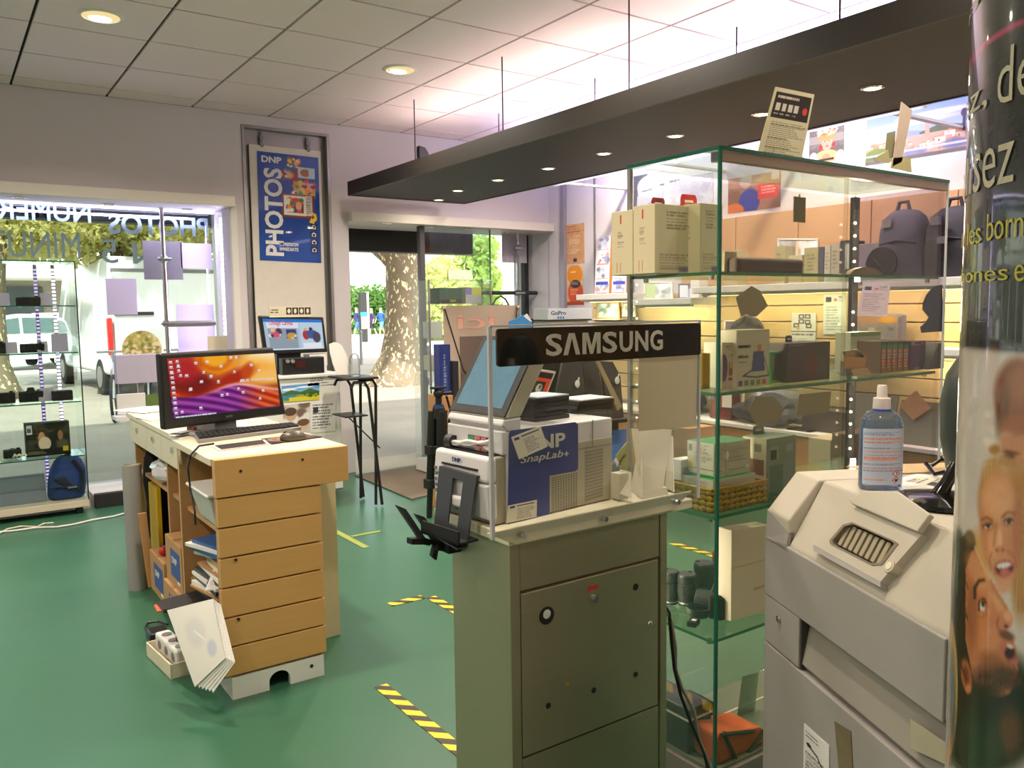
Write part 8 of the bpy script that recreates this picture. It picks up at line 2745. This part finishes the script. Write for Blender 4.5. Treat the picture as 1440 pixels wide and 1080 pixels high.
outer=[SL(*p,.015) for p in ((1143.5,766),(1238,818),(1296.5,751),(1205,711.5))]
octo=[SL(*p,.015) for p in ((1167,760),(1186,738),(1199,734.5),(1259,761),(1264,765),(1241,795),(1227,795.5),(1168,765))]
oo=[SL(*p,.015) for p in ((1143.5,766),(1205,711.5),(1205,711.5),(1296.5,751),(1296.5,751),(1238,818),(1238,818),(1143.5,766))]
mb=MB()
for i in range(8):
    j=(i+1)%8
    quad=[octo[i],octo[j],oo[j],oo[i]]
    if (oo[i]-oo[j]).length<1e-5:
        quad=[octo[i],octo[j],oo[i]]
    mb.prism(quad,-nv*.015)
mb.build('vent_frame',M_COPL,cop)
MB().prism([p-nv*.013 for p in octo],-nv*.002).build('vent_floor',mat('vent floor',(52,44,36),.6),cop)
# rim and slats
mb=MB()
cen=sum(octo,Vector())/8
inn=[cen+(p-cen)*.9 for p in octo]
for i in range(8):
    j=(i+1)%8
    mb.prism([octo[i]+nv*.0012,octo[j]+nv*.0012,inn[j]+nv*.0012,inn[i]+nv*.0012],-nv*.012)
mb.build('vent_rim',mat('brown grey rim',(122,112,92),.5),cop)
ua=(octo[6]-octo[7]).normalized()
va=(octo[2]-octo[7])
va=(va-ua*va.dot(ua))
L_,H_=(octo[6]-octo[7]).length*1.12,va.length
va.normalize()
for k in range(8):
    c0=octo[7]+ua*(L_*(.05+k*.115))+va*(H_*.10)-nv*.011
    e_=va*(H_*.80)
    MB().prism([c0,c0+ua*(L_*.075),c0+ua*(L_*.075)+e_,c0+e_],nv*.005).build('slat',mat('vent slat',(158,148,122),.5),cop,bevel=.001)
# hood over the vent
hd=[SL(*p,.014) for p in ((1199,706),(1222,694),(1268,694),(1315,727),(1297,752),(1204,712))]
MB().prism(hd,nv*.010).build('vent_hood',M_COPL,cop,bevel=.002)
lo_=[SL(*p,.0145) for p in ((1143.5,766),(1238,818),(1238,826),(1143.5,774))]
MB().prism(lo_,-nv*.0145).build('vent_frame_lip',M_COP,cop)
p=SL(1252,797,.014)
MB().cyl(p-nv*.014,p+nv*.003,.0105,n=24).build('button_ring',M_COPL,cop,bevel=.001)
MB().cyl(p,p+nv*.0042,.0065,n=20).build('button',M_CREAM,cop,bevel=.001)
# stickers on the front
def FQ(pts,off=.0045):
    return [AP(CA-dX*off,dX,*p) for p in pts]
q=FQ(((1131,1017),(1166,1049),(1166,1120),(1130,1085)))
MB().prism(q,dX*.0008).build('white_label',M_PAPER,cop)
ink=Ink(44,70,(226,224,220)).text(.1,.12,.9,.24,2,(130,128,126),3).line(.15,.36,.55,.44,.03,(40,40,40)).line(.55,.44,.78,.62,.03,(40,40,40)).ell(.22,.36,.1,.04,(36,36,36)).text(.08,.52,.9,.96,12,(90,90,90),5)
ink_mesh('label_print',ink,quadmap(*[p_-dX*.0006 for p_ in q]),PAPER,cop)
q=FQ(((1173,1014),(1196,1028),(1200,1100),(1180,1090)))
MB().prism(q,dX*.0006).build('tape_scrap',mat('old brown tape',(122,110,84),.4,var=.3,scale=60),cop)
q=FQ(((1280,1011),(1332,1046),(1332,1076),(1280,1052)))
MB().prism(q,dX*.0005).build('faded_label',mat('faded label',(172,166,142),.5,var=.05),cop)
# paper and tray on top
def TQ(pts,z=1.0808):
    return [A('z',z,*p) for p in pts]
q=TQ(((1190,657),(1230,655),(1330,652),(1336,664),(1262,667)))
MB().prism(q,(0,0,.002)).build('top_inlay',mat('beige inlay',(196,166,116),.5),cop)
q=TQ(((1252,676),(1290,667),(1350,672),(1350,690),(1270,694)),1.0812)
t=thing('copier_sheet','white printed sheet lying on the copier beside the bottle','paper',sum(q,Vector())/5)
MB().prism(q,(0,0,.0012)).build('sheet',M_PAPER,t)
q2=TQ(((1268,676),(1292,670),(1345,675),(1330,688)),1.0826)
ink_mesh('print',Ink(40,30,(226,216,190)).text(.05,.1,.95,.4,3,(110,104,120),3).rect(.1,.55,.5,.8,(60,60,70)).text(.55,.55,.95,.9,4,(120,112,120),4),quadmap(*q2),PAPER,t)
# black dish with a stalk and cable
c=A('z',1.081,1326,708)
t=thing('black_dish_stand','glossy black round dish with a dark oval body and cable on the copier','stand',c)
M_GBLK=mat('gloss black plastic',(16,16,17),.12,coat=.4)
MB().lathe([(.072,.0008),(.075,.004),(.072,.009),(.05,.013),(.02,.016),(.001,.016)],tuple(c),n=36).build('dish',M_GBLK,t,smooth=True)
MB().tube([(c.x+.01,c.y+.01,c.z+.012),(c.x+.016,c.y+.004,c.z+.03),(c.x+.03,c.y-.006,c.z+.06)],[.014,.010,.012],12).build('stalk',M_GBLK,t,smooth=True)
pb_=A('z',1.081,1376,690)
MB().lathe([(.03,.0),(.05,.03),(.062,.09),(.064,.15),(.055,.2),(.035,.235),(.001,.245)],(pb_.x,pb_.y,1.0812),n=30).build('oval_body',mat('dark green grey shell',(52,60,54),.4),t,smooth=True)
pts=[A('z',1.088,u,v) for u,v in ((1342,658),(1325,654),(1308,656),(1302,661),(1315,667),(1335,671),(1350,668))]
pts=[Vector((p_.x,p_.y,1.088+.012*(i%2))) for i,p_ in enumerate(pts)]
MB().tube(pts,.004,8).build('cable',M_GBLK,t)
# sanitiser bottle -------------------------------------------------------
BC=A('z',1.081,1237,686)
rzb=math.atan2(RGT.y,RGT.x)
bt=thing('sanitiser_bottle','clear blue hand sanitiser bottle with a white pump standing on the copier','bottle',(BC.x,BC.y,1.0812),rzb)
kb_=(BC-EYE).dot(FWD)/FPX        # metres per pixel at the bottle

def oval(profile,m,name,ry=.62,n=36,smooth=True,p_=.8):
    vs=[]
    for r,z in profile:
        for k in range(n):
            a=2*PI*k/n
            ca,sa=math.cos(a),math.sin(a)
            vs.append((r*abs(ca)**p_*(1 if ca >= 0 else-1),r*ry*abs(sa)**p_*(1 if sa >= 0 else-1),z))
    m_=len(profile)
    fs=[(i*n+k,i*n+(k+1)%n,(i+1)*n+(k+1)%n,(i+1)*n+k) for i in range(m_-1) for k in range(n)]+[tuple(reversed(range(n))),tuple(range((m_-1)*n,m_*n))]
    return MB(True).add(vs,fs).build(name,m,bt,smooth=smooth)

px=kb_
M_BOT=pane_glass('clear blue plastic',(242,247,253),.8,.05,(206,220,240))
M_GEL=pane_glass('pale blue gel',(234,243,254),.3,.06,(150,190,240))
oval([(27.5*px,0),(29*px,2*px),(29*px,88*px),(27*px,98*px),(21*px,106*px),(13*px,110*px),(12*px,112*px)],M_BOT,'bottle_shell')
oval([(26.5*px,2.5*px),(27.5*px,5*px),(27.5*px,86*px),(25*px,94*px)],M_GEL,'gel')
oval([(12.5*px,109.5*px),(12.5*px,112*px)],mat('blue neck ring',(50,70,170),.3),'neck_ring',1.0,24,True,1.0)
oval([(11.5*px,112*px),(11.8*px,113*px),(11.2*px,127*px),(7*px,128*px),(6.5*px,142*px),(5.5*px,145*px),(.1*px,145.5*px)],mat('pinkish white pump',(226,212,208),.4),'pump',1.0,28,True,1.0)
# label bent round the front
ink=Ink(70,110,(196,206,226))
for a_,b_,c_ in ((.06,.12,(130,150,190)),(.16,.21,(226,150,130)),(.23,.27,(206,160,150)),(.34,.37,(150,160,190)),(.39,.43,(226,160,140)),(.46,.49,(160,170,196)),(.5,.58,(226,150,128)),(.62,.66,(160,170,196)),(.69,.72,(206,110,110)),(.74,.77,(150,160,190))):
    ink.text(.05,a_,.95,b_,1+int((b_-a_)*40),c_,int(a_*100),.7)
ink.text(.06,.9,.5,.94,1,(226,130,120),4)
for cx_,cy_ in ((.68,.80),(.68,.92)):
    ink.poly([(cx_-.1,cy_),(cx_,cy_-.065),(cx_+.1,cy_),(cx_,cy_+.065)],(206,50,50)).poly([(cx_-.075,cy_),(cx_,cy_-.048),(cx_+.075,cy_),(cx_,cy_+.048)],(226,226,230))
ink.rect(.67,.775,.695,.81,(40,40,44)).rect(.67,.818,.695,.826,(40,40,44)).ell(.68,.92,.04,.025,(50,50,54))
for k in range(10):
    ink.rect(.86,.72+k*.016,.96,.728+k*.016,(60,64,90))
Mb=_X[bt.name]
def label_map(U,V):
    a=np.radians(-90-72+144*U)
    r=29.3*px
    x=r*np.abs(np.cos(a))**.8*np.sign(np.cos(a))
    y=-r*.62*np.abs(np.sin(a))**.8
    z=(86-78*V)*px
    P=np.stack([x,y,z],1)
    return P @ np.array(Mb.to_3x3()).T+np.array(Mb.translation)
ink_mesh('label',ink,label_map,print_mat('semi clear label',.3),bt)

# ================================================================== ROUND COLUMN WITH A PRINT
KC,KR=Vector((.845,.2,0)),.20
colm=thing('advert_column','round column wrapped in a dark chalk lettered photo advert at the right edge','column',(KC.x,KC.y,0))
MB().cyl((KC.x,KC.y,0),(KC.x,KC.y,CEIL-.001),KR-.002,n=64).build('core',M_GREY,colm,smooth=True)
TH0=math.atan2(EYE.y-KC.y,EYE.x-KC.x)          # towards the eye

def cyl_hit(u,v):
    """(angle from the eye side towards the left edge of the picture, height)"""
    d=ray(u,v)
    ox,oy=EYE.x-KC.x,EYE.y-KC.y
    a,b,c=d.x**2+d.y**2,2*(ox*d.x+oy*d.y),ox*ox+oy*oy-KR*KR
    D=b*b-4*a*c
    t=(-b-math.sqrt(max(D,0)))/(2*a)
    x,y=ox+d.x*t,oy+d.y*t
    th=math.atan2(y,x)-TH0
    th=(th+PI)%(2*PI)-PI
    return th,EYE.z+d.z*t

ZT,ZB=2.06,.86
sgn=1 if cyl_hit(1365,500)[0]<0 else-1
THA,THB=R(-100),R(42)                            # left and right edge of the sheet

class Wrap(Ink):
    """picture on the column, painted with coordinates as seen from the shop floor"""

    def __init__(self,w,h,col):
        super().__init__(w,h,col)
        th=TH0+sgn*(THA+(THB-THA)*self.X)
        lim=math.acos(KR/math.hypot(KC.x,KC.y))-.02
        th=TH0+sgn*np.clip((th-TH0)*sgn,-lim,lim)
        x,y,z=KC.x+KR*np.cos(th),KC.y+KR*np.sin(th),ZT-(ZT-ZB)*self.Y-EYE.z
        d=x*FWD.x+y*FWD.y+z*FWD.z
        self.X,self.Y=720+FPX*(x*RGT.x+y*RGT.y+z*RGT.z)/d,540-FPX*(x*UPV.x+y*UPV.y+z*UPV.z)/d

    def ell(self,cx,cy,rx,ry,col,soft=.2,rot=0.0,a=1.0):
        dx,dy=self.X-cx,self.Y-cy
        c,s_=math.cos(rot),math.sin(rot)
        return self.put(a*np.clip((1-np.hypot((dx*c+dy*s_)/rx,(-dx*s_+dy*c)/ry))/soft+.5,0,1),col)

    def stroke(self,pts,t,col,a=1.0):
        m=np.zeros(self.X.shape)
        for (x0,y0),(x1,y1) in zip(pts,pts[1:]):
            L=max((x1-x0)**2+(y1-y0)**2,1e-9)
            k=np.clip(((self.X-x0)*(x1-x0)+(self.Y-y0)*(y1-y0))/L,0,1)
            m=np.maximum(m,np.clip((t-np.hypot(self.X-x0-k*(x1-x0),self.Y-y0-k*(y1-y0)))/(t*.8)+.4,0,1))
        return self.put(m*a,col)

ink=Wrap(380,760,(58,61,56))
ink.a += 8*np.sin(ink.X*.11+1)[...,None]*np.sin(ink.Y*.023)[...,None]
th_b=cyl_hit(1400,486)[1]
zz_=ZT-(ZT-ZB)*np.linspace(0,1,ink.h)[:,None]*np.ones((1,ink.w))
low=np.clip((th_b-zz_)/.004,0,1)
ink.put(low,(212,203,192))
ink.put(np.exp(-((zz_-th_b)/.004)**2),(30,30,28))
E_=ink.ell
# child at the back
E_(1432,556,33,54,(134,80,50),.3); E_(1436,620,30,46,(206,144,104),.3); E_(1428,566,24,40,(150,92,62),.5); E_(1437,540,16,30,(176,116,84),.8,0,.7); E_(1410,575,9,34,(104,66,40),.7,.15,.7)
E_(1438,596,26,14,(170,112,78),.8); E_(1419,642,8,3.4,(110,66,46),.6,.1); E_(1422,636,12,3,(120,76,52),.7,.15); E_(1440,660,8,20,(222,158,116),.8); E_(1425,668,10,18,(186,120,82),.8); E_(1437,676,5,3,(150,80,66),.6)
# woman: hair, face, features
E_(1399,632,8,7,(176,130,70),.5); E_(1409,704,34,62,(186,138,80),.2); E_(1402,664,20,20,(206,164,108),.8,-.4,.8); E_(1436,760,18,110,(190,140,78),.4); E_(1380,790,9,46,(214,168,100),.6,-.1)
for k in range(40):
    x=1382+k*1.6
    ink.stroke([(x,690-40*math.sin(k/40*3.1)),(x+3*math.sin(k),650-8*math.sin(k/13)),(x+10,646+k*.5)],.8,(226,188,130) if k%2 else (140,98,54),.22)
for k in range(26):
    x=1428+k*.9
    ink.stroke([(x-4,690+k),(x+2,760),(x-2+4*math.sin(k),860)],.8,(224,180,116) if k%2 else (142,96,50),.3)
E_(1407,742,28,80,(214,148,102),.16,-.06); E_(1404,702,22,28,(232,174,128),.7,0,.9); E_(1395,766,11,17,(236,172,126),.8,0,.8); E_(1424,768,10,22,(206,134,90),.8,0,.8); E_(1431,745,7,50,(180,112,72),.8,0,.7); E_(1384,750,5,40,(196,132,88),.8,-.1,.6); E_(1411,824,12,10,(222,156,112),.7,0,.8)
for ex,ey in ((1389.5,739.5),(1418.5,733)):
    E_(ex,ey-1,9,6,(176,112,78),.7,-.15,.8); E_(ex,ey,6.2,3.1,(226,208,196),.3,-.15); E_(ex+.3,ey-.2,2.9,3.0,(64,48,40),.3); E_(ex+.4,ey-.4,1.3,1.4,(16,12,12),.3); ink.stroke([(ex-6.5,ey+.2),(ex-2,ey-3.2),(ex+3,ey-3.2),(ex+6.5,ey-.5)],1.0,(52,32,26)); ink.stroke([(ex-6,ey+5),(ex,ey+6.4),(ex+6,ey+4.4)],1.0,(176,110,76),.7)
ink.stroke([(1381,730),(1388,727),(1396,731)],1.5,(126,82,50)); ink.stroke([(1409,727),(1418,719),(1428,722)],1.5,(126,82,50))
ink.stroke([(1401,736),(1399,755),(1397.5,767)],2.2,(190,122,82),.7); E_(1406,757,3.4,15,(244,186,142),.7,0,.9); E_(1406,772,7.5,4.6,(206,134,96),.5); E_(1401.5,774,2,1.5,(110,58,44),.6); E_(1410.5,773,2,1.5,(110,58,44),.6)
ink.stroke([(1395,776),(1391,788),(1394,800)],1.3,(170,104,70),.7); ink.stroke([(1417,773),(1427,784),(1430,796)],1.3,(160,94,62),.7)
E_(1412.5,798,14.5,11,(168,84,74),.25,-.12); E_(1412.5,799,11.6,8,(84,28,28),.25,-.12); E_(1412,794.5,10.5,4,(240,234,224),.3,-.14); E_(1413.5,803.5,7.5,4.6,(206,110,104),.5); ink.stroke([(1400,806),(1412,812),(1424,804)],1.6,(196,108,94),.8)
# man: hair, face, beard
E_(1388,1000,80,90,(34,40,24),.3); E_(1352,850,17,104,(46,38,24),.2,-.05); E_(1360,780,12,32,(64,50,30),.3,.1); E_(1364,757,7,11,(120,92,54),.6)
ink.poly([(1358,800),(1366,776),(1373,770),(1386,800),(1405,834),(1415,850),(1424,866),(1422,880),(1416,886),(1426,899),(1430,920),(1432,944),(1420,975),(1396,985),(1370,960),(1358,900)],(196,124,80))
E_(1376,806,12,30,(222,156,108),.7,-.4,.9); E_(1391,868,20,34,(206,130,84),.8,-.3,.9); E_(1367,866,8,44,(150,88,52),.8,0,.7); E_(1392,900,14,18,(214,142,98),.8,0,.7); E_(1404,850,5,20,(226,158,112),.7,-.5,.9)
for k in range(4):
    ink.stroke([(1366+k*2.5,806+k*2),(1370+k*4,792+k*3),(1377+k*4,790+k*5)],.8,(160,98,62),.25)
E_(1412,872,11,13,(206,130,88),.4,-.3); E_(1418,866,6,8,(232,168,124),.7,-.3); E_(1415,880,3.2,2.4,(72,36,26),.5,-.4); ink.stroke([(1404,868),(1402,880),(1408,888)],1.2,(140,78,50),.8)
E_(1381,850,8,10,(166,100,66),.7,-.3,.8); E_(1381,852,4.2,7,(232,226,218),.3,-.25); E_(1382.6,849,2.6,4,(60,46,38),.3,-.2); E_(1383,848,1.2,2,(14,12,12),.3); ink.stroke([(1377,858),(1377,846),(1383,841),(1387,846)],1.1,(50,30,22)); ink.stroke([(1375,866),(1381,868),(1388,862)],1.0,(150,88,58),.8)
ink.stroke([(1371,840),(1371,826),(1377,816),(1384,815)],2.2,(50,32,22))
E_(1416,893,11,6,(110,66,44),.6,.4); E_(1417,912,12,10,(196,112,92),.4,.5); E_(1423,924,7,8,(150,78,66),.5,.4); E_(1420,917,7,8.5,(60,22,22),.3,.4); E_(1421,908,5.4,2.8,(236,228,220),.4,.5); E_(1425,931,8,3.6,(196,110,96),.4,-.4)
E_(1394,955,32,22,(70,44,26),.7,-.3,.85); E_(1424,955,14,14,(84,52,32),.7,0,.8); E_(1392,930,16,14,(140,86,54),.9,0,.7); E_(1380,990,34,22,(44,32,20),.7)
E_(1359,950,7.5,24,(176,104,62),.35,-.12); E_(1359,950,4,15,(126,68,42),.6,-.12); E_(1362,968,4,7,(206,132,84),.6)
for k in range(60):
    x,y=1343+(k*37%17),775+(k*53%180)
    ink.stroke([(x,y),(x+3,y+9)],.7,(84,66,40) if k%2 else (26,22,14),.5)
for k in range(70):
    x,y=1376+(k*29%56),935+(k*41%50)
    ink.stroke([(x,y),(x+1.5,y+5)],.6,(40,26,16),.5)
ink.stroke([(1371,768),(1380,790),(1392,815)],1.5,(236,206,150),.7)
E_(1420,1030,18,34,(96,66,40),.9); E_(1398,1050,12,30,(56,62,34),.9); E_(1360,1040,16,50,(52,62,44),.9)
# gold ring sticker at the edge, pink chalk swash
E_(1329,963,18,111,(206,156,84),.06); E_(1329,960,10,98,(150,148,146),.08); E_(1340,985,4,60,(90,88,84),.9)
ink.stroke([(1359,100),(1368,84),(1382,65),(1402,50),(1425,36),(1460,24)],4.2,(186,70,110),.95)
ink.noise(2.5,1)
ink.a *= .9
for k in range(1):
    ink.a=(ink.a*4+np.roll(ink.a,1,0)+np.roll(ink.a,-1,0)+np.roll(ink.a,1,1)+np.roll(ink.a,-1,1))/8

def col_map(U,V):
    th=TH0+sgn*(THA+(THB-THA)*U)
    return np.stack([KC.x+KR*np.cos(th),KC.y+KR*np.sin(th),ZT-(ZT-ZB)*V],1)

ink_mesh('wrap_print',ink,col_map,print_mat('laminated wrap',.22,coat=.6),colm)

def chalk(s,u0,v0,u1,v1,m,b=.02,rise=.0):
    """chalk letters bent round the column between the seen corners"""
    (ta,za),(tb,zb_)=cyl_hit(u0,v1),cyl_hit(u1,v0)
    w_,h_=abs(tb-ta),zb_-za
    o=lettering('chalk_letters',s,(0,0,0),(1,0,0),(0,0,1),w_,h_,m,None,0.0,b)
    for vv in o.data.vertices:
        a,z_=vv.co.x+o.location.x,vv.co.z+o.location.z
        th=TH0+sgn*(ta*sgn+(a-0.0))
        z_=za+z_+rise*a
        x_,y_=(KR+.0012)*math.cos(th),(KR+.0012)*math.sin(th)
        vv.co=(x_,y_,z_)
    o.location=(0,0,0)
    o.parent=colm
    return o

M_CHK=mat('cream chalk',(176,170,146),.7,var=.25,scale=160)
M_CHY=mat('yellow chalk',(178,172,50),.7,var=.25,scale=160)
for w_,u0,v0,u1,v1,m_ in (('pl',1362,-30,1396,38,M_CHK),('ez,',1358,118,1391,180,M_CHK),('de',1404,46,1462,150,M_CHK),('ali',1354,218,1369,282,M_CHK),('sez',1370,196,1429,272,M_CHK),
                              ('ur les',1350,309,1382,350,M_CHY),('bornes',1389,286,1476,339,M_CHY),('phones',1349,370,1420,406,M_CHY),('et',1428,366,1456,396,M_CHY)):
    chalk(w_,u0,v0,u1,v1,m_,-.004)
